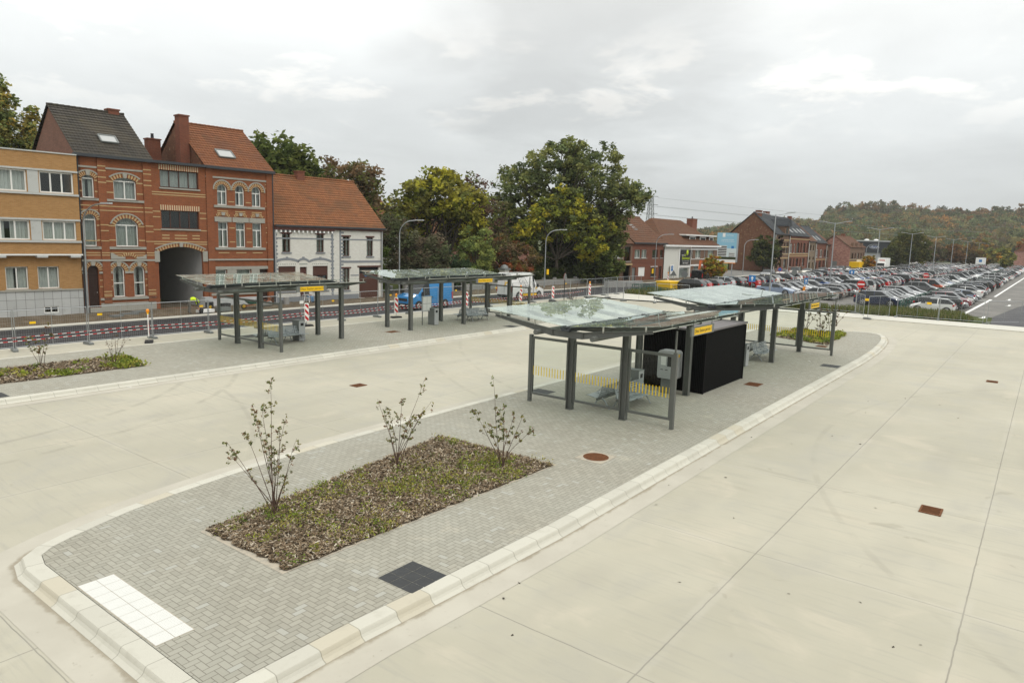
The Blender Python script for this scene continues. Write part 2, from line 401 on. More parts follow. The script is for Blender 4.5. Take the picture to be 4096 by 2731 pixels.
def leafmat():
    t = NT('leaf'); c = t.attr('tint'); t.b.inputs['Subsurface Weight'].default_value = 0
    df = t.n.new('ShaderNodeBsdfDiffuse'); tl = t.n.new('ShaderNodeBsdfTranslucent'); t.l.new(c, df.inputs[0]); t.l.new(c, tl.inputs[0])
    mx = t.n.new('ShaderNodeMixShader'); mx.inputs[0].default_value = .42; t.l.new(df.outputs[0], mx.inputs[1]); t.l.new(tl.outputs[0], mx.inputs[2])
    t.l.new(mx.outputs[0], t.out.inputs[0]); return t.mat
def tintmat(name, rough=.9):
    t = NT(name); return t.fin(t.attr('tint'), rough, 0, .2)
def stripes(name, ca, cb, period, axis=0, slant=0.0, rough=.5):
    t = NT(name); o = t.sep(t.coord()); v = o[axis]
    if slant: v = t.math('ADD', v, t.math('MULTIPLY', o[2], slant))
    f = t.math('GREATER_THAN', t.math('FRACT', t.math('DIVIDE', v, period)), .5)
    return t.fin(t.mix(f, ca, cb), rough)
def soilmat():
    t = NT('bare_soil'); c = t.mix(t.rng(t.noise(1.2, 6, .7), .35, .7), (.10, .078, .052), (.19, .15, .105))
    c = t.mix(t.math('MULTIPLY', t.rng(t.noise(14, 5, .8), .55, .75), .6), c, (.27, .235, .185))
    t.bump(t.noise(9, 6, .75), .06, .9); return t.fin(c, .95, 0, .15)
def asphaltmat(name, a, b, patch=None, streak=False):
    t = NT(name); c = t.mix(t.rng(t.noise(.35, 5, .6), .35, .7), a, b)
    c = t.mix(t.math('MULTIPLY', t.rng(t.noise(55, 2, .8), .5, .8), .4), c, tuple(q*1.7 for q in b))
    if streak: c = t.mix(t.math('MULTIPLY', t.rng(t.noise(1.6, 4, .6, scl=(.06, 1.5, 1)), .48, .72), .5), c, tuple(q*1.9 for q in b))
    if patch: c = t.mix(t.rng(t.noise(.1, 4, .6), .5, .62), c, patch)
    t.bump(t.noise(60, 2, .7), .004, .5); return t.fin(c, .8, 0, .3)
def mulchmat():
    t = NT('bark_mulch_bed'); c = t.mix(t.noise(9, 6, .8), (.05, .036, .022), (.22, .17, .12))
    t.bump(t.noise(12, 6, .8), .06, 1); return t.fin(c, .95, 0, .15)
def grassmat():
    t = NT('grass_ground'); c = t.mix(t.rng(t.noise(.4, 6, .7), .35, .68), (.045, .065, .018), (.10, .11, .035))
    c = t.mix(t.math('MULTIPLY', t.rng(t.noise(3, 5, .7), .55, .75), .6), c, (.15, .13, .06))
    t.bump(t.noise(20, 4, .8), .05, 1); return t.fin(c, .95, 0, .1)
def plastermat(name, c, grime, sc=1.2):
    t = NT(name); k = t.mix(t.math('MULTIPLY', t.rng(t.noise(sc, 6, .7), .5, .75), .55), c, grime)
    return t.fin(k, .85, 0, .25)
MT = dict(
 conc=concrete_road(), paver=pavers(), kerb=kerbmat(), soil=soilmat(), mulch=mulchmat(), grass=grassmat(),
 asphalt=asphaltmat('fresh_asphalt', (.022, .022, .024), (.042, .041, .043), None, True), lot=asphaltmat('car_park_asphalt', (.13, .125, .115), (.2, .19, .172), None),
 lotdark=asphaltmat('dark_asphalt_patch', (.06, .06, .064), (.09, .088, .088)),
 gutter=guttermat(), strip=plastermat('pale_kerb_concrete', (.55, .535, .47), (.42, .39, .31)),
 steel=plain('grey_painted_steel', (.105, .11, .10), .5, .0, .1, 8, .5), galv=plain('galvanised_steel', (.42, .44, .45), .38, .8, .15, 9), stain=plain('brushed_stainless', (.62, .62, .58), .3, .9, .08),
 seat=plain('bench_grey_paint', (.30, .325, .335), .4, .2, .08, 10, .5), black=plain('black_rubber', (.012, .012, .013), .7, 0, .2), dark=plain('dark_interior', (.012, .013, .015), .8),
 clad=plain('black_cladding', (.005, .005, .0055), .6, 0, .35, 3, .12), cladtop=plain('kiosk_roof_felt', (.16, .15, .15), .8, 0, .2, 3),
 white=plain('white_paint', (.78, .78, .75), .45, 0, .04), wframe=plain('white_window_frame', (.74, .74, .70), .4, 0, .05), bframe=plain('brown_window_frame', (.065, .026, .018), .45, 0, .2),
 yellow=plain('sign_yellow', (.85, .52, .005), .45, 0, .04), yband=plain('yellow_film', (.74, .52, .005), .5, 0, .06), orange=plain('amber_plastic', (.85, .28, .01), .3, 0, .1), red=plain('sign_red', (.5, .02, .018), .4, 0, .06),
 blue=plain('sign_blue', (.012, .16, .42), .4, 0, .05), text=plain('black_lettering', (.015, .015, .015), .6), grey=plain('light_grey_paint', (.40, .41, .41), .5, 0, .06), midgrey=plain('mid_grey_paint', (.16, .17, .165), .5, 0, .08),
 rust=plain('rusty_cast_iron', (.145, .062, .028), .9, 0, .6, 14, .2), rubber=plain('black_tile', (.035, .037, .038), .7, 0, .35, 4), tact=plain('white_tactile_tile', (.60, .60, .565), .7, 0, .05, 5),
 roofglass=glassmat('roof_glass', (.82, .88, .84), 1.0, .0, .3), pane=glassmat('clear_glass', (.95, .97, .96), .7), winglass=glassmat('window_glass', (.72, .76, .76), 1.6), carglass=plain('car_glass', (.014, .017, .018), .09, 0, .1, 6, .38),
 curtain=plain('net_curtain', (.42, .44, .41), .9, 0, .15, 5), curtain2=plain('white_curtain', (.6, .61, .57), .9, 0, .12, 5),
 redbrick=brickmat('red_brick', (.285, .082, .028), (.215, .06, .023), (.2, .125, .08)), darkred=brickmat('dull_red_brick', (.21, .058, .03), (.15, .045, .026), (.16, .11, .08)),
 yelbrick=brickmat('yellow_brick', (.42, .225, .085), (.34, .175, .06), (.34, .24, .13), .22, .065, .15), whitebrick=brickmat('whitewashed_brick', (.70, .69, .63), (.62, .60, .54), (.52, .51, .46), .22, .07, .06, .8, (.60, .56, .5)),
 gable=brickmat('weathered_gable_brick', (.27, .13, .085), (.2, .10, .07), (.1, .07, .055), .22, .07, .5), gable2=brickmat('sooty_gable_brick', (.20, .085, .045), (.13, .06, .035), (.09, .06, .05), .22, .07, .6, .9, (.33, .24, .13)),
 brownbrick=brickmat('brown_brick', (.20, .11, .065), (.15, .085, .055), (.18, .14, .11)), tanbrick=brickmat('tan_brick', (.25, .19, .125), (.20, .15, .1), (.2, .16, .12)),
 pinkbrick=brickmat('pink_mottled_brick', (.42, .22, .17), (.22, .085, .065), (.42, .33, .27), .5, .16, .1),
 bluestone=plastermat('bluestone_sill', (.33, .32, .28), (.2, .19, .16), 3), cream=plain('cream_brick', (.44, .32, .16), .8, 0, .2, 4), slab=plastermat('grey_facing_slab', (.47, .48, .46), (.3, .3, .27), 1.6),
 plaster=plastermat('grey_passage_plaster', (.5, .5, .5), (.36, .36, .36)), greypaint=plastermat('grey_wall_paint', (.22, .235, .25), (.17, .18, .19)),
 tileblack=tilemat('dark_roof_tile', (.068, .06, .05), (.05, .045, .038), (.085, .072, .052), (.085, .078, .032)), tileorange=tilemat('orange_roof_tile', (.235, .092, .04), (.185, .07, .032), (.13, .058, .032), (.09, .068, .03)),
 tileorange2=tilemat('weathered_orange_tile', (.275, .112, .046), (.21, .083, .036), (.125, .066, .034), (.07, .06, .028), .22, .26), tilebrown=tilemat('brown_roof_tile', (.17, .075, .038), (.12, .055, .03), (.12, .065, .04), (.09, .065, .035)), slate=tilemat('slate_roof', (.055, .06, .066), (.045, .05, .056), (.07, .074, .078), (.06, .065, .05), .3, .2),
 zinc=plain('zinc_gutter', (.05, .055, .062), .5, .3, .15), leaf=leafmat(), tint=tintmat('bark_and_twig'), bark=plain('tree_bark', (.045, .036, .026), .95, 0, .35, 3), paint=objcolor('car_paint'), tyre=plain('tyre_rubber', (.018, .018, .018), .85), rim=plain('alloy_rim', (.42, .43, .43), .3, .8),
 lampred=plain('tail_lamp_red', (.42, .012, .01), .2), lampclr=plain('headlamp_clear', (.62, .64, .64), .12, .3), plate=plain('number_plate', (.68, .68, .66), .5), hedge=plain('hedge', (.03, .04, .014), .9), block=plain('concrete_block', (.28, .275, .26), .9, 0, .2, 2),
 tape=stripes('red_white_tape', (.62, .02, .02), (.82, .82, .8), .4), beacon=stripes('beacon_chevrons', (.5, .015, .02), (.8, .8, .78), .42, 0, 1.0), hivis=plain('hi_vis_yellow', (.62, .82, .01), .7), trouser=plain('grey_work_trousers', (.12, .115, .10), .9), skin=plain('skin', (.42, .24, .17), .6), jeans=plain('blue_jeans', (.10, .22, .38), .9), jacket=plain('brown_grey_jacket', (.085, .075, .07), .9), hair=plain('dark_hair', (.03, .022, .016), .9),
 digger=plain('excavator_orange', (.50, .10, .015), .45), green=plain('green_railing', (.018, .085, .06), .5), wood=plain('old_pole_wood', (.2, .16, .12), .9), door=plain('dark_brown_door', (.03, .014, .01), .4), shutter=plain('brown_shutter', (.085, .028, .02), .5), litter=plain('paper_white', (.75, .75, .73), .8),
)
# ---------------------------------------------------------------- ground, lanes, road
def struct(o): o['kind'] = 'structure'; return o
def sheet(name, pts, z, mat, res=None):
    mb = MB(); n = len(pts); mb.add([(x, y, z) for x, y in pts], [tuple(range(n))]); return struct(mb.build(name, mat))
sheet('ground', [(-900, -900), (3500, -900), (3500, 2500), (-900, 2500)], -.25, MT['grass'])
sheet('bus_lane', [(-30, -40), (67.6, -40), (67.6, 24), (66.6, 31), (65.5, 36.2), (66, 40.3), (-30, 40.3)], -.15, MT['conc'])
sheet('road', [(-60, 40.55), (420, 40.55), (420, 47.6), (60, 47.6), (-60, 48.2)], -.16, MT['asphalt'])
mb = MB(); mb.box(-60, 66, 40.3, 40.56, -.2, -.135); mb.box(66, 420, 40.3, 40.56, -.2, -.11); struct(mb.build('road_kerb', MT['strip']))
mb = MB(); mb.add([(-60, 48.2, -.1), (60, 47.6, -.1), (60, 48.25, -.09), (-60, 48.85, -.09)], [(0, 1, 2, 3)]); mb.add([(-60, 48.2, -.2), (60, 47.6, -.2), (60, 47.6, -.1), (-60, 48.2, -.1)], [(0, 1, 2, 3)])
mb.box(60, 420, 47.6, 48.25, -.2, -.09); struct(mb.build('road_kerb', MT['strip']))
# rough soil strip in front of the houses, gently lumpy
def soil():
    nx, ny = 260, 14; V, F = [], []
    for i in range(nx+1):
        x = -40+170*i/nx; y0 = 48.85 if x < -60 else 48.85-(x+60)*.005; y0 = max(y0, 48.2)
        for j in range(ny+1):
            y = y0+(57.5-y0)*j/ny
            z = -.095+min(1, j/3)*.08+(math.sin(x*1.7+y*2.1)*.02+math.sin(x*4.3-y*3.7)*.018+rnd.uniform(-.025, .03))*(0 if j == 0 else 1)
            V.append((x, y, z))
    for i in range(nx):
        for j in range(ny): a = i*(ny+1)+j; F.append((a, a+ny+1, a+ny+2, a+1))
    o = link('soil_footpath', np_mesh('soil', V, F, [MT['soil']])); struct(o)
soil()
sheet('footpath', [(130, 48.25), (420, 48.25), (420, 60), (130, 60)], -.08, MT['lot'])
P1 = [(4.4, 8.1), (6.67, 8.1), (8.7, 8.0), (11.8, 7.9), (16.7, 7.92), (24.6, 7.93), (34.35, 7.92), (41.9, 7.9), (45.7, 8.0), (48, 8.14), (50, 8.3), (51.8, 8.5), (53.2, 8.74), (54.4, 9.02), (55.1, 9.35), (55.4, 9.8), (55.35, 10.4), (55.0, 11.4), (54.3, 13.4), (53.6, 15.2), (53.1, 15.9), (52.4, 16.2), (50.6, 16.3), (47, 16.3), (40, 16.2), (31.1, 16.13), (25.2, 16.13), (19, 16.08), (15.5, 16.0), (12.2, 15.88), (10.7, 15.77), (9.23, 15.6), (7.58, 15.33), (6.4, 15.05), (5.2, 14.6), (4.75, 14.38), (4.5, 14.15), (4.4, 13.7)]
P3 = [(-14, 28.45), (10, 28.42), (22.8, 28.46), (39.5, 28.5), (48, 28.7), (53, 29.1), (55.8, 29.6), (56.8, 30.3), (56.9, 31.4), (56.2, 34), (55.6, 35.6), (54.8, 36.4), (53.6, 36.62), (40, 36.62), (20, 36.7), (-14, 36.7)]
def offset_loop(P, d):
    out = []; n = len(P)
    for i in range(n):
        a, b, c = Vector(P[i-1]), Vector(P[i]), Vector(P[(i+1) % n])
        d1 = (b-a).normalized(); d2 = (c-b).normalized(); n1 = Vector((d1.y, -d1.x)); n2 = Vector((d2.y, -d2.x))
        m = (n1+n2).normalized(); k = d/max(.5, m.dot(n1)); out.append(b+m*k)
    return out
def resample(P, step=.5):
    out = []; n = len(P)
    for i in range(n):
        a, b = Vector(P[i]), Vector(P[(i+1) % n]); k = max(1, int((b-a).length/step))
        for j in range(k): out.append(tuple(a.lerp(b, j/k)))
    return out
def kerb(P, prof, name, mat, stone=1.0):
    P = resample(P, .5); n = len(P); loops = [offset_loop(P, d) for d, z in prof]
    L = [0.0]
    for i in range(n): L.append(L[-1]+(Vector(P[(i+1) % n])-Vector(P[i])).length)
    V, F, U = [], [], []
    for lp, (d, z) in zip(loops, prof): V += [(p.x, p.y, z) for p in lp]
    for k in range(len(prof)-1):
        for i in range(n):
            i2 = (i+1) % n; F.append((k*n+i, (k+1)*n+i, (k+1)*n+i2, k*n+i2))
            U += [(L[i]/stone, k), (L[i]/stone, k+1), (L[i+1]/stone, k+1), (L[i+1]/stone, k)]
    me = np_mesh(name, V, F, [mat]); uv = me.uv_layers.new(name='UVMap'); uv.data.foreach_set('uv', np.array(U, np.float32).ravel())
    me.polygons.foreach_set('use_smooth', [True]*len(F)); me.set_sharp_from_angle(angle=R(22)); return struct(link(name, me))
KP = [(0, -.02), (.012, .004), (.25, .006), (.285, -.004), (.305, -.03), (.32, -.075), (.35, -.11), (.42, -.142), (.425, -.2)]
for P, nm in ((P1, 'bus_platform'), (P3, 'bus_platform')):
    sheet(nm, P, 0, MT['paver']); kerb(P, KP, 'platform_kerb', MT['kerb'], .74)
    kerb(P, [(.42, -.1455), (.97+.0, -.1445)], 'kerb_gutter', MT['gutter'], 5.18)
# far pavement, verge and car park
mb = MB(); mb.box(67.6, 67.9, -40, 24.0, -.2, -.08); struct(mb.build('road_kerb', MT['strip']))
sheet('footpath', [(67.9, -40), (71.6, -40), (71.6, 12), (72.0, 24), (73.2, 32), (73.6, 39.9), (66.5, 39.9), (66.0, 36.2), (67.1, 31), (67.9, 24)], -.085, MT['strip'])
sheet('verge', [(71.6, -40), (78.5, -40), (79.5, 4.8), (79.5, 16.6), (73, 17.0), (73, 30), (78.5, 31), (82, 40.2), (73.6, 39.9), (73.2, 32), (72.0, 24), (71.6, 12)], -.115, MT['grass'])
sheet('car_park', [(73.4, 17.0), (79.4, 16.8), (79.4, -45), (460, -45), (460, 37), (110, 39.2), (82, 39.6), (78.5, 31), (73.4, 30)], -.14, MT['lot'])
sheet('asphalt_patch', [(71.7, 3.6), (80, 3.9), (97, 2.6), (107, 1.3), (107, -30), (71.7, -30)], -.106, MT['lotdark'])
sheet('verge', [(66.0, -40), (71.5, -40), (71.5, 0.2), (71.0, .6)], -.102, MT['grass'])
def markings():
    mb = MB()
    def ln(x0, y0, x1, y1, w, z=-.128):
        d = Vector((x1-x0, y1-y0)).normalized(); n = Vector((-d.y, d.x))*w/2
        mb.add([(x0+n.x, y0+n.y, z), (x0-n.x, y0-n.y, z), (x1-n.x, y1-n.y, z), (x1+n.x, y1+n.y, z)], [(0, 1, 2, 3)])
    ln(76.4, 6.45, 110.0, 5.75, .34); ln(117, 5.75, 300, 4.3, .3)
    for k in range(13): ln(79.6+2.45*k, 6.6, 79.6+2.45*k, 9.2, .12)
    def arrow(x, y, L, s=1, z=-.098):
        mb.add([(x, y-.12*s, z), (x+L*.55*s, y-.12*s, z), (x+L*.55*s, y+.12*s, z), (x, y+.12*s, z)], [(0, 1, 2, 3)])
        mb.add([(x-.75*s, y, z), (x+.02, y-.42*s, z), (x+.02, y+.42*s, z)], [(0, 1, 2)])
    arrow(78.3, 4.55, 3.4); arrow(98.6, 3.4, 4.2); arrow(111, 3.9, 5, 1, -.128); arrow(97, .6, 4)
    ln(78.2, 17.9, 79.8, 18.6, .3); ln(77.4, 18.8, 78.6, 19.0, .3)
    struct(mb.build('road_marking', MT['white']))
markings()
# wooded hills behind the town
def hills():
    prof = [(-600, 42), (-200, 38), (26, 33), (53, 30), (94, 32), (127, 35), (169, 36), (190, 34), (200, 24), (240, 24), (276, 20), (316, 14), (341, 10), (420, 5), (520, 1)]
    def top(y):
        for (a, ha), (b, hb) in zip(prof, prof[1:]):
            if a <= y <= b: return ha+(hb-ha)*(y-a)/(b-a)
        return 4
    V, F = [], []; nx, ny = 34, 90
    def hz(x, y):
        k = (x-430)/(800-430); k = min(max(k, 0), 1.25); yy = y*800/x
        return -1+top(yy)*min(1, k)**1.2
    for i in range(nx+1):
        x = 430+ (1000-430)*i/nx
        for j in range(ny+1):
            yy = -600+1120*j/ny; y = yy*x/800; V.append((x, y, hz(x, y)))
    for i in range(nx):
        for j in range(ny): a = i*(ny+1)+j; F.append((a, a+ny+1, a+ny+2, a+1))
    struct(link('hills', np_mesh('hills', V, F, [MT['hedge']])))
    return hz
HZ = hills()
# ---------------------------------------------------------------- trees and plants
RS = np.random.default_rng(11)
def leaf_cloud(cent, rad, n_per, size, cols, flat=.55, jit=.28, tight=.55):
    """leaf quads scattered in clumps; one tint per clump with a little leaf-to-leaf change"""
    C = np.repeat(np.asarray(cent), n_per, 0); Rr = np.repeat(np.asarray(rad), n_per)
    N = len(C); d = RS.normal(size=(N, 3)); d /= np.linalg.norm(d, axis=1)[:, None]
    r = RS.random(N)**tight; P = C+d*(Rr*r)[:, None]*np.array([1, 1, .8])
    a = RS.normal(size=(N, 3)); a[:, 2] *= flat; a /= np.linalg.norm(a, axis=1)[:, None]
    b = RS.normal(size=(N, 3)); b -= a*(a*b).sum(1)[:, None]; b /= np.linalg.norm(b, axis=1)[:, None]
    s = (size*(.6+.8*RS.random(N)))[:, None]
    V = np.stack([P-a*s, P-b*s*.55+a*s*.1, P+a*s, P+b*s*.55-a*s*.1], 1).reshape(-1, 3)
    F = np.arange(N*4).reshape(-1, 4)
    cols = np.asarray(cols, float); ci = RS.integers(0, len(cols), len(cent)); cc = 1.6*cols[ci]*(1+RS.normal(0, .16, (len(cent), 1)))
    col = np.repeat(cc, n_per, 0)*(1+RS.normal(0, jit, (N, 1))); col = np.clip(col, .004, .6)
    return V, F, col
def crown_points(blobs, n, inner=.5):
    """clump centres spread through the crown's ellipsoids, most of them towards the outside"""
    vol = np.array([b[1][0]*b[1][1]*b[1][2] for b in blobs])**.75; k = RS.choice(len(blobs), n, p=vol/vol.sum()); out = []
    for i in k:
        c, r = blobs[i]; d = RS.normal(size=3); d /= np.linalg.norm(d); q = inner+(1-inner)*RS.random()**.6
        out.append(np.array(c)+d*np.array(r)*q)
    return np.array(out)
def limb(mb, a, b, r0, r1, bend=.12, n=5, sides=6):
    a, b = Vector(a), Vector(b); L = (b-a).length; pts = []; rr = []
    off = Vector((rnd.uniform(-1, 1), rnd.uniform(-1, 1), rnd.uniform(-.3, .6)))*L*bend
    for i in range(n+1): t = i/n; pts.append(a.lerp(b, t)+off*math.sin(math.pi*t)); rr.append(r0+(r1-r0)*t)
    mb.tube(pts, rr, sides, 0, False)
def tree(label, loc, h, blobs, cols, nclump, nper, leaf, clr=.9, trunk_r=.3, fork=.3, limbs=10, name='tree', group=None, inner=.5, cat='tree', trunks=None, barkmat='bark', tight=.55):
    t = thing(name, label, cat, loc, 0, group)
    pts = crown_points(blobs, nclump, inner)
    V, F, col = leaf_cloud(pts, np.full(len(pts), clr)*(.6+.7*RS.random(len(pts))), nper, leaf, cols, tight=tight)
    mb = MB(); fz = h*fork
    for (bx, by, lx, ly) in (trunks or [(0, 0, 0, 0)]):
        f = Vector((bx+lx, by+ly, fz)); mb.tube([(bx, by, -.3), (bx+lx*.2, by+ly*.2, fz*.3), (bx+lx*.6, by+ly*.6, fz*.7), tuple(f)], [trunk_r*1.35, trunk_r, trunk_r*.85, trunk_r*.7], 9, 0, False)
        for i in RS.choice(len(pts), min(limbs, len(pts)), replace=False):
            q = Vector(pts[i]); limb(mb, f, q, trunk_r*.5, .03, .1)
            for _ in range(2):
                m = f.lerp(q, rnd.uniform(.45, .8)); limb(mb, m, m+Vector((rnd.uniform(-1, 1), rnd.uniform(-1, 1), rnd.uniform(.1, 1)))*h*.09, trunk_r*.16, .02, .1, 3, 5)
    mb.build('trunk', MT[barkmat], t)
    link('crown', np_mesh('crown', V, F, [MT['leaf']], None, col), t); return t
G1 = [(.07, .088, .026), (.09, .105, .03), (.052, .07, .022)]
G2 = [(.085, .098, .034), (.115, .12, .036), (.07, .085, .034)]
YG = [(.24, .22, .03), (.16, .175, .03), (.30, .255, .03), (.12, .14, .03)]
OL = [(.13, .125, .032), (.175, .16, .034), (.095, .105, .03)]
BR = [(.12, .088, .048), (.09, .08, .04), (.15, .10, .055), (.085, .09, .034)]
PU = [(.085, .055, .045), (.11, .07, .048), (.09, .082, .04)]
OR = [(.26, .115, .02), (.20, .13, .025), (.30, .15, .02), (.14, .12, .03)]
RD = [(.20, .055, .022), (.14, .06, .025), (.10, .075, .025)]
# poplars behind the yellow block of flats
for x, y, h, w, lab in ((23.2, 80, 19.6, 1.7, 'leftmost poplar, cut off by the picture edge behind the yellow flats'), (25.0, 80.5, 20.6, 1.55, 'taller poplar seen whole behind the flat roof of the yellow flats'), (27.1, 80, 18.3, 1.15, 'shorter poplar just left of the brick gable of the dark-roofed house')):
    tree(lab, (x, y, 0), h, [((0, 0, h*.55), (w, w, h*.3)), ((.15, 0, h*.74), (w*.85, w*.8, h*.2)), ((-.1, .1, h*.88), (w*.5, w*.5, h*.11))], [(.2, .18, .055), (.15, .17, .055), (.26, .2, .05), (.12, .145, .052)], 210, 40, .17, .6, .3, .3, 16, 'poplar_tree', 'poplars behind the flats', .2)
def B(az, bl):
    """blobs given as (right, far, height, across radius, height radius) seen along the compass angle az"""
    c, s = math.cos(R(az)), math.sin(R(az)); return [((r*s+f*c, -r*c+f*s, z), (a, a, h)) for r, f, z, a, h in bl]
tree('dark green chestnut tree rising behind the orange roof of the white house', (47.5, 70, 0), 17.2, [((0, 0, 12.2), (5.2, 5, 4.6)), ((3.0, 0, 10.5), (4, 4, 4)), ((-2.5, 0, 11), (3.5, 3.5, 3.8)), ((1, 0, 6.8), (5.4, 5, 4))], G1, 280, 50, .32, 1.2, .45, .3, 14)
tree('tall dull brownish tree behind the right end of the orange roof', (53.0, 65, 0), 14.8, B(51, [(0, 0, 10.6, 4.2, 4.0), (2.6, 0, 7.4, 3.4, 3.6), (-2.8, 0, 10, 3, 3), (3.2, -1, 3.6, 2.8, 3.2), (1.8, 0, 12, 2.6, 2.2)]), BR+OL[2:], 300, 40, .24, .95, .35, .3, 18)
tree('yellow-green walnut tree with forked black trunk in the garden behind the blue van', (63.5, 60.5, 0), 14.0, B(44, [(0, 0, 10.6, 4.4, 3.2), (-3.6, 0, 9.2, 2.8, 2.6), (3.4, 0, 9.2, 3.0, 2.8), (.3, 0, 12.4, 2.8, 1.8), (-3, 1, 6.6, 2.2, 1.6), (3.6, 1, 6.6, 2.2, 1.8)]), OL+YG[:2], 280, 40, .26, .95, .34, .25, 14, inner=.35, trunks=[(0, 0, -.9, .9), (.2, -.2, .9, -.9), (-2.6, 2.6, -.4, .3)])
tree('purplish half-bare tree between the walnut and the big green tree', (72.5, 63, 0), 14.6, B(41, [(0, 0, 10.8, 3.4, 3.6), (-1.8, 0, 7.6, 3.0, 2.8), (2.6, 0, 8, 3, 3.4), (0, 0, 4.4, 3.6, 2.6)]), PU+OL[2:], 260, 34, .22, .95, .3, .25, 30, inner=.3)
tree('biggest tree of the garden, spreading green crown against the sky', (83.6, 56.2, 0), 20, B(34, [(-.5, 1, 14.6, 5.2, 5.2), (4.6, 0, 15.0, 4.6, 4.8), (-5.6, 2, 12.2, 4.2, 4.6), (8.6, 0, 11.6, 3.6, 3.4), (1.5, 0, 8.6, 6.2, 4.2), (10.6, -.5, 12.6, 2.4, 1.4), (-7.4, 3, 8.6, 3.4, 3.6), (2, 0, 17.8, 3.8, 2.2)]), [(.10, .12, .048), (.13, .145, .05), (.08, .10, .044), (.15, .155, .052)], 900, 42, .23, .8, .6, .25, 46, inner=.3, tight=.6)
tree('feathery green tree whose boughs hang over the brown brick house', (90.5, 53.2, 0), 11.6, B(31, [(0, 0, 8.2, 3.4, 2.8), (2.4, -1, 9.6, 2.2, 1.4), (-1.6, 0, 5, 3.2, 3.2), (1.6, -1.6, 6.2, 2.4, 2.6)]), G2, 260, 40, .22, .85, .25, .25, 22, inner=.25)
tree('bright yellow-green ash in front of the biggest tree', (80, 53.6, 0), 12.6, B(34, [(-.5, 0, 8.2, 3.2, 3.0), (-4.2, 0, 6.6, 2.2, 2.2), (4.4, 0, 5.8, 2.6, 2.6), (1.0, 0, 11.0, 1.9, 2.0), (-2.2, 0, 10.0, 1.6, 1.5), (6.4, .5, 7.6, 1.8, 1.4), (3.4, 0, 9.2, 1.7, 1.6)]), YG+G2[:1], 250, 34, .25, .75, .3, .25, 14)
tree('dark green bushy tree low beside the brown brick house', (85.6, 53.2, 0), 6.6, B(33, [(0, 0, 3.2, 3.4, 3.2), (-4.2, 0, 2.8, 3.0, 2.8), (3.6, 0, 2.8, 2.6, 2.8)]), G1, 330, 44, .22, .75, .25, .2, 8)
tree('spreading maple turning brown and red behind the white van', (71.0, 56.0, 0), 6.2, B(38, [(0, 0, 4.6, 3.4, 1.5), (-2.6, 0, 3.6, 2.2, 1.3), (2.8, 0, 3.6, 2.4, 1.4), (0, 0, 2.2, 3, 1.4)]), BR+RD[1:], 220, 42, .17, .55, .16, .3, 14)
tree('low rusty red maple bush beside the white van', (69.8, 53.2, 0), 3.3, B(38, [(0, 0, 2.2, 1.9, .9), (1.4, 0, 1.8, 1.3, .7), (-1, 0, 1.6, 1.2, .7)]), RD, 120, 44, .13, .42, .07, .25, 8, name='maple_bush', cat='bush')
tree('slim pale green ginkgo sapling with upright branches', (64.2, 54.6, 0), 8.2, B(41, [(0, 0, 3.6, 2.2, 2.6), (-1.2, 0, 6.2, .6, 1.7), (1.1, 0, 6.0, .8, 1.6), (.1, 0, 1.8, 2.2, 1.5)]), [(.15, .18, .055), (.19, .21, .06), (.115, .15, .052)], 190, 36, .14, .48, .12, .2, 18)
tree('dark conifer clump under the walnut tree', (59.2, 55.2, 0), 5.0, B(43, [(0, 0, 2.2, 2.0, 2.4), (2.2, 0, 1.7, 1.6, 1.8), (-2.2, 0, 1.9, 1.6, 2.0)]), [(.04, .062, .03), (.052, .075, .034), (.034, .054, .03)], 220, 44, .14, .5, .15, .2, 6, name='conifer_tree')
tree('grey-green overgrown shrub against the right side of the white house', (51.6, 54.2, 0), 8.2, B(46, [(0, 0, 4.4, 2.2, 3.4), (-.8, .4, 6.2, 1.6, 2), (1.8, 0, 2.6, 2, 2.4), (3.4, 0, 3.6, 1.8, 2.6)]), [(.085, .085, .05), (.075, .088, .042), (.11, .088, .058)], 330, 44, .15, .6, .14, .25, 14, name='garden_shrub', cat='shrub')
tree('round leafy bush with bright green tips under the ginkgo', (61.9, 53.6, 0), 2.6, [((0, 0, 1.3), (1.6, 1.1, 1.2))], [(.10, .14, .035), (.14, .18, .04)], 80, 44, .12, .42, .06, .3, 5, name='garden_bush', cat='bush')
# climbing ivy on the corner of the white house
def leafy(name, label, cat, cent, rad, n, size, cols, group=None, kind=None):
    V, F, c = leaf_cloud(cent, rad, n, size, cols); o = link(name, np_mesh(name, V, F, [MT['leaf']], None, c)); return tag(o, label, cat, group, kind)
pts = np.stack([46.7+RS.random(40)*.35, 51.2+RS.random(40)*1.6, .2+RS.random(40)*4.6], 1)
leafy('ivy', 'ivy climbing the right-hand corner of the white house', 'ivy', pts, np.full(40, .38), 60, .1, [(.04, .06, .016), (.055, .075, .02)])
# clipped hedge along the garden front
for k, (x0, x1, lab) in enumerate(((53, 58.2, 'dark clipped hedge behind the blue van'), (66.8, 77.5, 'dark hedge right of the white stone gate pillar'), (77.8, 88, 'end of the dark hedge nearest the brown brick house'))):
    n = int((x1-x0)*26); pts = np.stack([x0+RS.random(n)*(x1-x0), 53.0+RS.random(n)*1.0, .2+RS.random(n)*1.75], 1)
    leafy('hedge', lab, 'hedge', pts, np.full(n, .3), 34, .11, [(.03, .042, .014), (.042, .055, .018), (.055, .06, .02)])
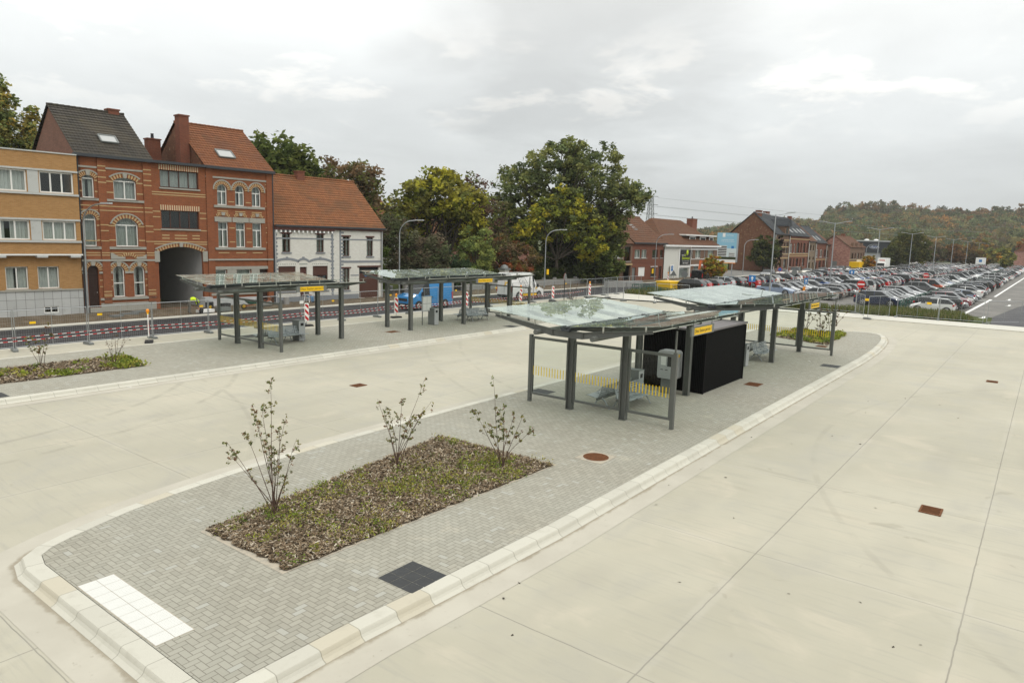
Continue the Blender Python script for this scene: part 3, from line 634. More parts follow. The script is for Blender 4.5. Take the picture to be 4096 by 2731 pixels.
# planting beds
def inside(p, poly):
    c = False; n = len(poly)
    for i in range(n):
        (x1, y1), (x2, y2) = poly[i], poly[(i+1) % n]
        if (y1 > p[1]) != (y2 > p[1]) and p[0] < (x2-x1)*(p[1]-y1)/(y2-y1)+x1: c = not c
    return c
def bed(poly, nchip, ngreen, chip, sprig):
    xs = [p[0] for p in poly]; ys = [p[1] for p in poly]
    small = [tuple(Vector(p)*.985+Vector((sum(xs)/4, sum(ys)/4))*.015) for p in poly]
    rs = []
    for i in range(4):
        a, b = Vector(small[i]), Vector(small[(i+1) % 4]); m = max(3, int((b-a).length/.16)); ctr = Vector((sum(xs)/4, sum(ys)/4))
        for j in range(m): q = a.lerp(b, j/m); rs.append(tuple(q+(ctr-q).normalized()*abs(rnd.gauss(0, .06))))
    small = rs
    sheet('sandy_edge', poly, .004, MT['sand']); sheet('planting_bed', small, .012, MT['mulch'])
    def rp():
        while True:
            p = (rnd.uniform(min(xs), max(xs)), rnd.uniform(min(ys), max(ys)))
            if inside(p, small): return p
    P = np.array([rp() for _ in range(nchip)]); N = nchip
    a = RS.random(N)*6.283; til = RS.normal(0, .35, N); L = chip*(.5+RS.random(N)*1.2); W = L*(.16+.2*RS.random(N)); z = .02+RS.random(N)*.05
    d = np.stack([np.cos(a)*np.cos(til), np.sin(a)*np.cos(til), np.sin(til)], 1); q = np.stack([-np.sin(a), np.cos(a), RS.normal(0, .4, N)], 1)
    C = np.concatenate([P, z[:, None]], 1); dl = d*L[:, None]/2; qw = q*W[:, None]/2
    V = np.stack([C-dl-qw, C+dl-qw, C+dl+qw, C-dl+qw], 1).reshape(-1, 3); F = np.arange(4*N).reshape(-1, 4)
    base = np.array([(.15, .105, .062), (.26, .2, .13), (.38, .32, .235), (.085, .06, .036), (.2, .145, .092), (.46, .41, .33)]); col = base[RS.choice(6, N, p=[.26, .22, .16, .2, .12, .04])]*(1+RS.normal(0, .15, (N, 1)))
    o = link('bark_mulch', np_mesh('bark_mulch', V, F, [MT['tint']], None, np.clip(col, .01, .9))); tag(o, 'brown bark chips covering the planting bed', 'bark mulch', None, 'stuff')
    pc = [rp() for _ in range(max(8, ngreen//420))]; pa = []
    while len(pa) < ngreen//30:
        c = pc[rnd.randrange(len(pc))]; q = (c[0]+rnd.gauss(0, .34), c[1]+rnd.gauss(0, .34)) if rnd.random() < .82 else rp()
        if inside(q, small): pa.append(q)
    pa = np.array(pa); n = len(pa)
    cen = np.concatenate([pa, np.full((n, 1), .07)], 1); V, F, c = leaf_cloud(cen, .1+RS.random(n)*.24, 30, sprig, [(.13, .16, .025), (.18, .2, .035), (.10, .135, .03), (.22, .2, .05)], 1.2)
    V[:, 2] = np.abs(V[:, 2]-.02)*.85+.02
    o = link('ground_cover', np_mesh('ground_cover', V, F, [MT['leaf']], None, c)); tag(o, 'low green creeping plants growing through the bark', 'ground cover', None, 'stuff')
t = NT('sandy_edge'); MT['sand'] = t.fin(t.mix(t.rng(t.noise(6, 5, .7), .4, .7), (.42, .37, .29), (.3, .28, .23)), .95)
bed([(6.9, 12.98), (6.91, 10.22), (15.3, 9.98), (15.23, 14.2)], 46000, 10500, .06, .026)
bed([(2.0, 34.9), (1.0, 30.7), (14.5, 31.0), (14.9, 34.2)], 14000, 9000, .1, .06)
bed([(47.4, 14.4), (45.8, 10.4), (53.4, 10.9), (52.4, 14.4)], 5000, 7000, .13, .1)
bed([(49.5, 34.6), (49.0, 31), (54.2, 31.4), (53.8, 34.8)], 3000, 3000, .13, .1)
def shrub(label, loc, stems, leaf, lcols, dens, seed, name='shrub', r0=.0115):
    """stems: list of (lean_x, lean_y, height)"""
    rn = random.Random(seed); t = thing(name, label, 'shrub', loc); mb = MB(); cen, rad = [], []
    for (lx, ly, h) in stems:
        n = 7; pts = []; bx, by = rn.uniform(-.11, .11), rn.uniform(-.11, .11); wob = rn.uniform(-.08, .08); w2 = rn.uniform(-.06, .06)
        for i in range(n+1):
            q = i/n; pts.append(Vector((bx+lx*q**1.25+wob*math.sin(q*5)*q, by+ly*q**1.25+w2*math.sin(q*6)*q, h*q)))
        mb.tube(pts, [r0*(1-.8*i/n) for i in range(n+1)], 6, 0, False)
        for k in range(int(h*4.2)):
            q = rn.uniform(.35, 1); i = min(n-1, int(q*n)); p = pts[i].lerp(pts[i+1], q*n-i); a = rn.uniform(0, 6.28); L = rn.uniform(.12, .34)*(1.3-q)
            e = p+Vector((math.cos(a)*L, math.sin(a)*L, L*rn.uniform(.2, .9))); mb.tube([p, p.lerp(e, .5)+Vector((0, 0, -.015)), e], [.0045, .0035, .002], 4, 0, False)
            for _ in range(dens):
                if rn.random() < .85: s = p.lerp(e, rn.uniform(.3, 1.05)); cen.append(tuple(s)); rad.append(.05)
        for k in range(dens): s = pts[-1]+Vector((0, 0, -rn.random()*.3)); cen.append(tuple(s)); rad.append(.045)
    mb.build('stems', MT['twig'], t)
    V, F, c = leaf_cloud(cen, np.array(rad), 3, leaf, lcols, 1.0); link('foliage', np_mesh('foliage', V, F, [MT['leaf']], None, c), t); return t
MT['twig'] = plain('reddish_twig', (.085, .05, .035), .8, 0, .3, 20)
LC = [(.11, .12, .04), (.15, .135, .045), (.15, .09, .055), (.09, .11, .04)]
# image-right is roughly +x,-y ; lean is set in that frame
def lean(r, f, h): return (r*.6+f*.8, -r*.8+f*.6, h)
shrub('tallest bare shrub, at the near corner of the nearest planting bed', (8.4, 12.62, .02), [lean(-.02, 0, 2.9), lean(-.55, .1, 2.35), lean(-.28, -.1, 2.1), lean(-.95, 0, 1.55), lean(-.7, .2, 1.75), lean(.28, 0, 2.2), lean(.5, .1, 1.65), lean(.42, -.1, 1.2), lean(-.15, .1, 2.4), lean(.12, .1, 1.9), lean(-1.1, .1, 1.25), lean(.06, -.1, 1.4)], .026, LC, 5, 3)
shrub('middle shrub of the nearest planting bed, with a long bare whip', (12.35, 13.1, .02), [lean(.75, 0, 2.3), lean(-.55, .1, 1.75), lean(.1, .1, 1.8), lean(.55, .1, 1.55), lean(-.2, 0, 1.5), lean(.9, .2, 1.7), lean(.4, -.1, 1.2), lean(-.35, .1, 1.25)], .03, LC, 5, 5)
shrub('leafy spreading shrub at the shelter end of the nearest planting bed', (14.15, 10.9, .02), [lean(-.3, 0, 2.47), lean(-.85, .1, 1.5), lean(.55, .1, 1.45), lean(.8, 0, 1.1), lean(0, .1, 1.7), lean(-.5, -.1, 1.25), lean(.25, .1, 1.5), lean(-.05, .1, 1.0)], .032, LC, 6, 8)
shrub('thin leafy shrub in the bed on the far left platform', (11.2, 33.7, .02), [lean(.5, 0, 1.9), lean(-.7, .1, 1.2), lean(-.2, .1, 1.3), lean(.1, 0, 1.0), lean(.35, .1, 1.5)], .05, LC, 3, 12)
shrub('bare twiggy shrub at the right end of the far left bed', (13.5, 32.0, .02), [lean(-.4, 0, 1.5), lean(.4, .1, 1.6), lean(0, .1, 1.7), lean(.7, 0, 1.3), lean(-.1, .1, 1.2), lean(.25, .1, 1.4)], .03, PU, 1, 14)
for i, (x, y, lab) in enumerate(((48.1, 11.4, 'dense reddish shrub seen through the end glass of the farther near-side shelter'), (51.6, 13.2, 'pale sparse shrub at the back of the bed beyond the farther near-side shelter'), (51.8, 11.6, 'spreading bare shrub just right of the last glass wall post'))):
    shrub(lab, (x, y, .02), [lean(-.5, 0, 1.6), lean(.5, .1, 2.0), lean(0, .1, 2.2), lean(.9, 0, 1.6), lean(-.25, .1, 1.9), lean(.3, .1, 1.5)][:6 if i != 1 else 4], .06, PU+LC[:1], 2, 20+i, r0=.02)
shrub('bare twigs rising behind the glass roof beside the last beacon', (52.5, 33.4, .02), [lean(-.5, 0, 1.7), lean(.5, .1, 2.2), lean(0, .1, 2.3), lean(.7, 0, 1.6), lean(-.25, .1, 1.4)], .05, PU, 1, 31, r0=.02)
# far woods on the hills, one mass
def woods():
    Vs, Fs, Cs, off = [], [], [], 0
    pal = np.array([(.085, .10, .045), (.10, .105, .048), (.125, .11, .048), (.16, .105, .045), (.075, .088, .05), (.21, .115, .042), (.10, .08, .05)])
    def add(x, y, zb, h, w, c, k=14, n=11, leaf=.9):
        nonlocal off
        d = RS.normal(size=(k, 3)); d /= np.linalg.norm(d, axis=1)[:, None]; d[:, 2] = np.abs(d[:, 2])*1.2-.25
        P = np.array([x, y, zb+h*.55])+d*np.array([w, w, h*.45]); V, F, cc = leaf_cloud(P, np.full(k, w*.42), n, leaf, [c], 1.0, .14); Vs.append(V); Fs.append(F+off); Cs.append(cc); off += len(V)
    N = 1500; xs = 445+RS.random(N)**.9*430; yy = -60+RS.random(N)*500
    for i in range(N):
        y = yy[i]*xs[i]/800; c = pal[RS.choice(7, p=[.2, .2, .18, .14, .14, .06, .08])]*(.6+.75*RS.random()); add(xs[i], y, HZ(xs[i], y), 9+5*RS.random(), 4.6+2.2*RS.random(), c)
    # tall beech stand on the plateau edge
    for i in range(210):
        yv = 25+RS.random()*172; xv = 790+RS.random()*45; y = yv*xv/800; c = np.array([(.14, .095, .05), (.17, .105, .05), (.10, .095, .05), (.085, .088, .05)][RS.integers(4)])*(.8+.4*RS.random()); add(xv, y, HZ(xv, y)+1, 8+11*RS.random()**1.5, 5.0, c, 14, 12, 1.0)
    o = link('woods', np_mesh('woods', np.concatenate(Vs), np.concatenate(Fs), [MT['leaf']], None, np.concatenate(Cs))); tag(o, 'autumn woods covering the distant hills', 'woods', None, 'stuff')
woods()
# single trees round the far car park
def ftree(lab, loc, h, w, cols, n, leaf, name='tree', grp=None, per=30):
    return tree(lab, loc, h, [((0, 0, h*.58), (w, w, h*.40)), ((w*.35, -w*.25, h*.42), (w*.75, w*.75, h*.3)), ((-w*.35, w*.25, h*.45), (w*.75, w*.75, h*.3))], cols, n, per, leaf, w*.22, h*.02+.08, .22, 10, name, grp, .3)
ftree('large round green tree at the edge of the car park beside the dark car showroom', (250, 35.6, -.1), 11.8, 5.6, [(.07, .072, .022), (.085, .08, .022), (.055, .062, .022)], 260, .42)
ftree('smaller green tree tucked left under the large round car park tree', (243, 38.4, -.1), 7.6, 3.4, [(.06, .066, .022), (.075, .074, .024)], 140, .36)
for i, (x, y, h, w, c) in enumerate(((325, 38.6, 9.6, 5.0, BR), (335, 32.5, 9.0, 4.6, [(.14, .075, .03), (.10, .068, .03)]), (345, 27.0, 8.8, 4.4, [(.12, .075, .028), (.085, .068, .026)]), (352, 21.5, 8.2, 4.2, OR[1:]+OL), (366, 16.5, 8.4, 4.2, OL))):
    ftree(['brown avenue tree next to the large round green tree', 'rust-brown avenue tree behind the third double lamp', 'dull brown avenue tree behind the middle of the car park', 'orange-yellow avenue tree right of the brown ones', 'olive avenue tree at the right end of the row behind the car park'][i], (x, y, -.1), h, w, c, 150, .5, 'avenue_tree', 'avenue trees behind the car park')
ftree('small olive tree standing among the parked cars', (290, 12.4, -.1), 4.9, 2.0, OL, 90, .3)
ftree('small bright orange tree beside the yellow tipper truck', (205, 38.4, -.1), 4.3, 1.9, OR, 90, .26)
ftree('golden autumn bush in front of the orange excavator', (109.6, 43.0, -.1), 4.6, 1.75, OR[:2]+YG[:1]+[(.13, .12, .025)], 130, .17, 'autumn_tree', None, 34)
ftree('big dark plane tree hiding the brick gable of the terrace', (163, 52.4, -.1), 8.4, 3.0, [(.05, .058, .02), (.07, .07, .022), (.04, .05, .02)], 200, .32)
ftree('dark purple-leaved tree against the tall brick gable, left', (168, 57.0, -.1), 10.2, 2.0, [(.035, .02, .022), (.05, .03, .026)], 100, .3)
ftree('dark purple-topped tree close to the terrace front', (168.5, 51.4, -.1), 9.6, 1.6, [(.035, .024, .022), (.045, .04, .022)], 90, .28)
ftree('fiery orange tree at the far right edge on the hillside foot', (420, 9, 0), 13, 6, RD+OR[:1], 150, .6)
ftree('orange-brown tree left of the fiery orange one on the hillside foot', (430, 30, 0), 13, 6.5, OR[1:]+BR, 150, .6)
# rough grass on the verges
def tufts(name, label, poly, n, h, cols):
    xs = [p[0] for p in poly]; ys = [p[1] for p in poly]; P = []
    while len(P) < n:
        p = (rnd.uniform(min(xs), max(xs)), rnd.uniform(min(ys), max(ys)))
        if inside(p, poly): P.append(p)
    P = np.array(P); a = RS.random(n)*6.283; H = h*(.4+.9*RS.random(n)); w = .05; dx = np.stack([np.cos(a), np.sin(a), 0*a], 1)*w; ln = np.stack([RS.normal(0, .3, n), RS.normal(0, .3, n), np.ones(n)], 1)*H[:, None]
    B = np.concatenate([P, np.full((n, 1), -.13)], 1); V = np.stack([B-dx, B+dx, B+ln+dx*.15, B+ln-dx*.15], 1).reshape(-1, 3); F = np.arange(4*n).reshape(-1, 4)
    c = np.asarray(cols)[RS.integers(0, len(cols), n)]*(1+RS.normal(0, .2, (n, 1)))
    o = link(name, np_mesh(name, V, F, [MT['leaf']], None, np.clip(c, .01, .5))); tag(o, label, 'grass', None, 'stuff')
GC = [(.11, .14, .035), (.15, .17, .045), (.085, .115, .03), (.21, .18, .075)]
tufts('verge_grass', 'long rough grass along the mesh fence by the car park', [(71.8, 5.2), (73.6, 4.9), (79, 6.5), (79.3, 12), (74.5, 16.8), (72.2, 17)], 9000, .5, GC)
tufts('verge_grass', 'long grass in the verge behind the left end of the farther near-side roof', [(73.6, 39.6), (73.3, 31), (77.5, 31), (81, 39.8)], 7000, .5, GC)
tufts('verge_grass', 'tuft of weeds at the end of the dark asphalt lane', [(71.0, -.4), (71.6, .6), (78, -3), (78, -20), (71, -20)], 4000, .5, GC)
tufts('verge_grass', 'grass on the strip before the entrance lane', [(72.6, 17.2), (76, 17.6), (75.2, 21.5), (72.8, 24)], 4500, .45, GC)
# ---------------------------------------------------------------- shelters and platform furniture
def text(name, s, size, mat, parent, loc, rot=(R(90), 0, 0), ext=.004, align='CENTER'):
    cu = bpy.data.curves.new(name, 'FONT'); cu.body = s; cu.size = size; cu.extrude = ext; cu.align_x = align; cu.align_y = 'CENTER'
    cu.materials.append(mat); o = bpy.data.objects.new(name, cu); COL.objects.link(o); bpy.context.view_layer.update()
    me = bpy.data.meshes.new_from_object(o.evaluated_get(bpy.context.evaluated_depsgraph_get())); bpy.data.objects.remove(o); me.materials.clear(); me.materials.append(mat)
    o = link(name, me, parent); o.location = loc; o.rotation_euler = rot; return o
def bus_shelter(label, X0, Yc, cols, roof, npan, wall, dz=0.0):
    t = thing('bus_shelter', label, 'bus shelter', (X0, Yc, 0), 0, 'glass bus shelters')
    zv, zt, W = 3.25+dz, 3.57+dz, 3.3; tz = 2.98+dz
    for cx in cols:
        for s in (-1, 1):
            mb = MB(); y = s*1.08; h = tz-.06
            mb.box(cx-.10, cx+.10, y-.115, y-.098, 0, h); mb.box(cx-.10, cx+.10, y+.098, y+.115, 0, h); mb.box(cx-.012, cx+.012, y-.098, y+.098, 0, h)
            mb.box(cx-.13, cx+.13, y-.12, y+.12, 0, .012); mb.build('column', MT['steel'], t)
    a, b = roof; step = (b-a)/npan
    for s in (-1, 1): MB().tube([(a-.18, s*1.08, tz), (b+.1, s*1.08, tz)], .085, 14).build('roof_tube', MT['steel'], t)
    xs = [a+.10+(b-a-.2)*k/npan for k in range(npan+1)]
    prof = [(-2.98, zt-.20, .045), (-.58, tz+.03, .11), (.58, tz+.03, .11), (2.98, zt-.20, .045)]
    for x in xs:
        mb = MB()
        for (y0, z0, h0), (y1, z1, h1) in zip(prof, prof[1:]):
            for w, (d0, d1), (e0, e1) in ((.005, (-h0, -h1), (h0, h1)), (.055, (h0-.014, h1-.014), (h0, h1)), (.055, (-h0, -h1), (-h0+.014, -h1+.014))):
                mb.add([(x-w, y0, z0+d0), (x+w, y0, z0+d0), (x+w, y1, z1+d1), (x-w, y1, z1+d1), (x-w, y0, z0+e0), (x+w, y0, z0+e0), (x+w, y1, z1+e1), (x-w, y1, z1+e1)], [(0, 3, 2, 1), (4, 5, 6, 7), (0, 1, 5, 4), (1, 2, 6, 5), (2, 3, 7, 6), (3, 0, 4, 7)])
        for s in (-1, 1):
            mb.box(x-.06, x+.06, s*.58-.008, s*.58+.008, tz-.08, tz+.14)
            for yy in (1.3, 2.75):
                zg = zv+(zt-zv)*yy/W; zb = tz+.14+(zt-.155-tz-.14)*(yy-.58)/2.4
                mb.tube([(x, s*yy, zb-.03), (x, s*yy, zg-.012)], .03, 8, 1)
        mb.build('cross_beam', [MT['steel'], MT['stain']], t)
    for k in range(npan):
        x0, x1 = a+step*k+.008, a+step*(k+1)-.008
        for s in (-1, 1):
            mb = MB(); p = [(s*.07, zv), (s*W, zt), (s*W, zt+.014), (s*.07, zv+.014)]; mb.prism(p, 'x', x0, x1); o = mb.build('glass_panel', MT['roofglass'], t); fix_normals(o)
    mb = MB(); mb.prism([(-.2, zv-.02), (-.13, zv-.16), (-.02, zv-.13), (.02, zv-.13), (.13, zv-.16), (.2, zv-.02), (.18, zv-.02), (0, zv-.1), (-.18, zv-.02)], 'x', a-.06, b+.03); mb.box(a, b, -.06, .06, zv-.02, zv-.004)
    for k in range(npan+1):
        for s in (-1, 1): mb.box(xs[k]-.16, xs[k]+.02, s*.09-.03, s*.09+.03, zv+.016, zv+.03)
    o = mb.build('valley_gutter', MT['zinc'], t); fix_normals(o)
    for s in (-1, 1): MB().tube([(a+.12, s*2.93, zt-.2), (b-.12, s*2.93, zt-.2)], .018, 8).build('edge_rod', MT['stain'], t)
    wx = wall
    for s in (-1, 1):
        mb = MB(); y = s*2.86; mb.box(wx-.06, wx+.06, y-.06, y+.06, 0, 2.52)
        if s < 0: mb.box(wx-.03, wx+.03, y-.01, y+.035, 2.52, 3.22+dz)
        mb.build('wall_post', MT['steel'], t)
    for (y0, y1) in ((-2.80, -1.2), (-.96, .96), (1.2, 2.80)):
        fr = MB(); fr.box(wx-.04, wx+.04, y0, y0+.07, .29, 2.46); fr.box(wx-.04, wx+.04, y1-.07, y1, .29, 2.46); fr.box(wx-.04, wx+.04, y0+.07, y1-.07, .29, .37); fr.box(wx-.04, wx+.04, y0+.07, y1-.07, 2.37, 2.46)
        f = fr.build('wall_frame', MT['steel'], t)
        MB().box(wx-.006, wx+.006, y0+.045, y1-.045, .355, 2.385).build('pane', MT['pane'], f)
        mk = MB(); n = int((y1-y0-.1)/.112)
        for k in range(n): y = y0+.08+k*(y1-y0-.16)/(n-1); mk.box(wx-.009, wx-.0065, y-.017, y+.017, 1.02, 1.36)
        mk.build('marking_band', MT['yband'], f)
    return t
C1, C3 = 12.1, 33.05
SH1 = bus_shelter('glass-roofed shelter of platform 1 nearest the camera, with the black kiosk', 20.85, C1, [0, 5.2], (-2.1, 5.4), 4, 0)
SH2 = bus_shelter('farther glass-roofed shelter of platform 1, behind the black kiosk', 31.5, C1, [0.3, 5.3, 10.3], (-.6, 10.5), 6, 10.2)
SH3 = bus_shelter('left glass-roofed shelter of platform 3, in front of the brick houses', 20.6, C3, [0, 5.2], (-2.1, 5.5), 4, 0)
SH4 = bus_shelter('right glass-roofed shelter of platform 3, in front of the blue van', 31.2, C3, [0.1, 5.2, 10.3], (-.4, 11.0), 6, 10.45)
def name_sign(label, x0, x1, y, txt, z0=2.98, z1=3.28):
    t = thing('platform_sign', label, 'platform sign', ((x0+x1)/2, y, z0), 0, 'platform name signs'); w = (x1-x0); h = z1-z0
    mb = MB(); mb.box(-w/2, w/2, -.03, .03, 0, h)
    for s in (-1, 1): mb.bar((s*w*.42, 0, h), (s*w*.42, .0, h+.12), .02, .02)
    mb.build('backing', MT['midgrey'], t)
    f = MB().box(-w*.39, w*.39, -.036, -.0305, .035, h-.035).build('name_plate', MT['yellow'], t)
    text('lettering', txt, h*.52, MT['text'], f, (0, -.039, h/2), ext=.001); return t
name_sign('yellow platform 1 sign in front of the black kiosk', 21.65, 23.55, C1-2.98, 'Diest Station perron 1')
name_sign('yellow platform 1 sign at the end of the farther near-side shelter', 35.75, 37.65, C1-2.98, 'Diest Station perron 1')
name_sign('yellow platform 3 sign under the left shelter roof, before the white house', 21.45, 23.3, C3-2.98, 'Diest Station perron 3')
name_sign('yellow platform 3 sign under the roof beside the white van', 35.4, 37.3, C3-2.98, 'Diest Station perron 3')
def make_bench():
    t = thing('bench', 'x', 'bench', (0, 0, 0), 0, 'slatted grey platform benches')
    n, w = 4, .56; L = n*w
    MB().tube([(-.04, 0, .37), (L+.04, 0, .37)], .045, 10).build('beam', MT['steel'], t)
    prof = [(-.50, .435), (-.44, .45), (-.30, .43), (-.12, .40), (-.02, .405), (.04, .46), (.09, .58), (.13, .72), (.16, .84), (.165, .87)]
    for k in range(n):
        mb = MB(); x0, x1 = k*w+.02, (k+1)*w-.02
        def strip(a, b, xa, xb):
            (y0, z0), (y1, z1) = a, b; d = Vector((y1-y0, z1-z0)).normalized(); nx, nz = -d.y*.014, d.x*.014
            mb.add([(xa, y0, z0), (xb, y0, z0), (xb, y1, z1), (xa, y1, z1), (xa, y0+nx, z0+nz), (xb, y0+nx, z0+nz), (xb, y1+nx, z1+nz), (xa, y1+nx, z1+nz)], [(0, 3, 2, 1), (4, 5, 6, 7), (0, 1, 5, 4), (1, 2, 6, 5), (2, 3, 7, 6), (3, 0, 4, 7)])
        def at(q):
            i = min(len(prof)-2, int(q)); f = q-i; return (prof[i][0]+(prof[i+1][0]-prof[i][0])*f, prof[i][1]+(prof[i+1][1]-prof[i][1])*f)
        for i in range(len(prof)-1):
            strip(prof[i], prof[i+1], x0, x0+.05); strip(prof[i], prof[i+1], x1-.05, x1)
        for i in range(4): strip(prof[i], prof[i+1], x0+.05, x1-.05)
        for q in np.arange(4, 8.9, .62): strip(at(q), at(min(q+.42, 9)), x0+.05, x1-.05)
        o = mb.build('seat_shell', MT['seat'], t); fix_normals(o)
    for k in range(1, n): MB().tube([(k*w, -.02, .42), (k*w, -.26, .44), (k*w, -.34, .52), (k*w, -.2, .63), (k*w, .06, .66), (k*w, .10, .62)], .014, 6).build('armrest', MT['seat'], t)
    for x in (.28, L-.28):
        mb = MB()
        for s in (-1, 1): mb.tube([(x, s*.02, .37), (x, s*.16, .27), (x, s*.33, .03)], [.035, .026, .018], 8); mb.tube([(x, s*.34, 0), (x, s*.34, .03)], .03, 8)
        mb.build('leg', MT['seat'], t)
    return t
B0 = make_bench(); bl = []
for i, (x, yc, la, lb) in enumerate(((21.45, C1, 'nearest bench, facing the camera behind the near shelter glass', 'bench facing away in the near shelter, back to back with the nearest bench'), (36.0, C1, 'bench facing the camera in the farther near-side shelter', 'bench facing away in the farther near-side shelter'), (21.2, C3, 'bench facing the camera in the left far-side shelter', 'bench facing away in the left far-side shelter, back to back'), (37.3, C3, 'bench facing the camera beside the end wall of the right far-side shelter', 'bench facing away in the right far-side shelter'))):
    if i == 0: B0.location = (x+.35, yc-.32, 0); B0['label'] = la; a = B0
    else: a = copy_tree(B0, (x+.35, yc-.32, 0), 0, la)
    copy_tree(B0, (x+.05+2.24, yc+.32, 0), math.pi, lb)
def make_bin():
    t = thing('litter_bin', 'x', 'litter bin', (0, 0, 0), 0, 'grey platform litter bins')
    MB().box(-.30, .30, -.2, .2, .02, 1.12).build('body', MT['midgrey'], t)
    MB().box(.3005, .315, -.2, .2, .02, 1.12).build('front_panel', MT['grey'], t)
    MB().box(.3155, .319, -.10, .10, .84, 1.0).build('opening', MT['black'], t)
    MB().box(-.31, .325, -.21, .21, 1.121, 1.14).build('lid', MT['midgrey'], t); return t
b = make_bin(); b.location = (24.1, 12.35, 0); b.rotation_euler = (0, 0, R(-90)); b['label'] = 'grey litter bin beside the nearest bench, behind the yellow-striped glass'
for x, y, l in ((34.6, 11.85, 'grey litter bin standing at the right end of the black kiosk'), (23.65, 33.0, 'grey litter bin at the right end of the bench in the left far-side shelter'), (34.55, 33.1, 'grey litter bin next to the timetable board, before the blue van')): copy_tree(b, (x, y, 0), R(-90), l)
def kiosk():
    t = thing('kiosk', 'windowless black corrugated kiosk under the nearest glass roof', 'kiosk', (26.7, 10.6, 0))
    w, d, h = 4.55, 2.75, 2.58; mb = MB(); mb.box(.03, w-.03, .03, d-.03, 0, h-.06)
    n = int(w/.075)
    for k in range(n): x = .04+(w-.08)*(k+.5)/n; mb.box(x-.018, x+.018, .0, .03, .02, h-.1); mb.box(x-.018, x+.018, d-.03, d, .02, h-.1)
    n = int(d/.075)
    for k in range(n): y = .04+(d-.08)*(k+.5)/n; mb.box(0, .03, y-.018, y+.018, .02, h-.1); mb.box(w-.03, w, y-.018, y+.018, .02, h-.1)
    for x in (0, w): mb.box(x-.03, x+.03, -.03, .03, 0, h-.1)
    mb.build('wall', MT['clad'], t)
    mb = MB(); mb.box(-.06, w+.06, -.06, d+.06, h-.06, h+.02); mb.build('roof', MT['cladtop'], t)
kiosk()
def ticket():
    t = thing('ticket_machine', 'pale grey ticket machine in front of the black kiosk', 'ticket machine', (25.95, 11.75, 0))
    MB().box(-.16, .2, -.26, .26, 0, .6).build('pedestal', MT['midgrey'], t)
    pts = [(-.36, .62), (.36, .62), (.40, .70), (.40, 1.66), (.32, 1.74), (-.32, 1.74), (-.40, 1.66), (-.40, .70)]
    mb = MB(); mb.prism(pts, 'x', -.26, .3); o = mb.build('body', MT['grey'], t); fix_normals(o)
    MB().box(-.2645, -.2605, -.22, -.02, 1.12, 1.52).build('screen', MT['dark'], t)
    MB().box(-.2645, -.2605, .04, .26, 1.16, 1.5).build('notice', MT['litter'], t)
    for y in (-.05, .15): MB().box(-.268, -.2605, y, y+.11, .96, .985).build('slot', MT['text'], t)
    MB().box(-.08, .04, -.4045, -.4005, 1.5, 1.62).build('emblem', MT['yellow'], t)
    text('lettering', 'BUSKAARTEN', .07, MT['midgrey'], t, (.16, -.403, 1.1), (R(90), R(-90), 0), .001)
ticket()
def board():
    t = thing('timetable_board', 'blank grey timetable board on two posts before the blue van', 'timetable board', (33.75, 33.35, 0), R(-6))
    for x in (0, .72): MB().box(x-.025, x+.025, -.02, .02, 0, 1.75).build('post', MT['steel'], t)
    MB().box(-.04, .76, -.04, .03, .92, 1.95).build('panel', MT['grey'], t)
    for x in (0.02, .375):
        for z in (.98, 1.46): MB().box(x, x+.33, -.044, -.0405, z, z+.44).build('timetable_sheet', MT['litter'], t)
board()
# round and square covers, drains, tiles
def cover():
    t = thing('manhole_cover', 'round rusty manhole cover in a square concrete frame on the near platform', 'manhole cover', (16.6, 9.55, 0))
    MB().box(-.46, .46, -.42, .42, 0, .006).build('frame', MT['sand'], t)
    mb = MB(); mb.lathe([(.36, .006), (.36, .014), (.33, .014), (.33, .010), (.0, .010)], n=28); mb.lathe([(.0, .0101), (.31, .0102)], n=28)
    for i in range(-6, 7):
        L = math.sqrt(max(0, .30**2-(i*.046)**2)); k = int(L/.046)
        for j in range(-k, k+1): mb.box(i*.046-.014, i*.046+.014, j*.046-.014, j*.046+.014, .0102, .016)
    mb.build('lid', MT['rust'], t)
cover()
def plate_cover(x, y, lab, w=.82, d=.62, rz=0):
    t = thing('drain_cover', lab, 'drain cover', (x, y, 0), rz, 'rusty platform covers')
    MB().box(-w/2, w/2, -d/2, d/2, 0, .006).build('frame', MT['rust'], t)
    mb = MB(); n = 9
    for i in range(n): xx = -w*.44+w*.88*(i+.5)/n; mb.box(xx-.02, xx+.02, -d*.42, d*.42, .0062, .014)
    mb.build('lid', MT['rust'], t)
plate_cover(30.0, 32.2, 'rusty square cover between the two far-side shelters')
plate_cover(30.3, 9.75, 'rusty oblong cover right of the black kiosk')
plate_cover(45.2, 10.6, 'rusty cover beyond the end glass of the farther near-side shelter')
def drain(x, y, lab, rz=0):
    t = thing('road_drain', lab, 'road drain', (x, y, -.147), rz, 'rusty road drains')
    mb = MB(); w, d = .56, .46
    mb.box(-w/2, w/2, -d/2, -d/2+.04, 0, .02); mb.box(-w/2, w/2, d/2-.04, d/2, 0, .02); mb.box(-w/2, -w/2+.04, -d/2+.04, d/2-.04, 0, .02); mb.box(w/2-.04, w/2, -d/2+.04, d/2-.04, 0, .02); mb.build('frame', MT['rust'], t)
    MB().box(-w/2+.04, w/2-.04, -d/2+.04, d/2-.04, 0, .003).build('shaft', MT['black'], t)
    mb = MB()
    for k in range(7): x = -w/2+.04+(w-.08)*(k+.5)/7; mb.box(x-.013, x+.013, -d/2+.04, d/2-.04, .0035, .018)
    mb.build('grate', MT['rust'], t)
drain(18.6, 22.0, 'rusty drain in the lane between the two platforms'); drain(18.9, 1.64, 'nearest rusty drain in the open concrete on the right'); drain(40.3, 1.65, 'small distant drain in the concrete on the right')
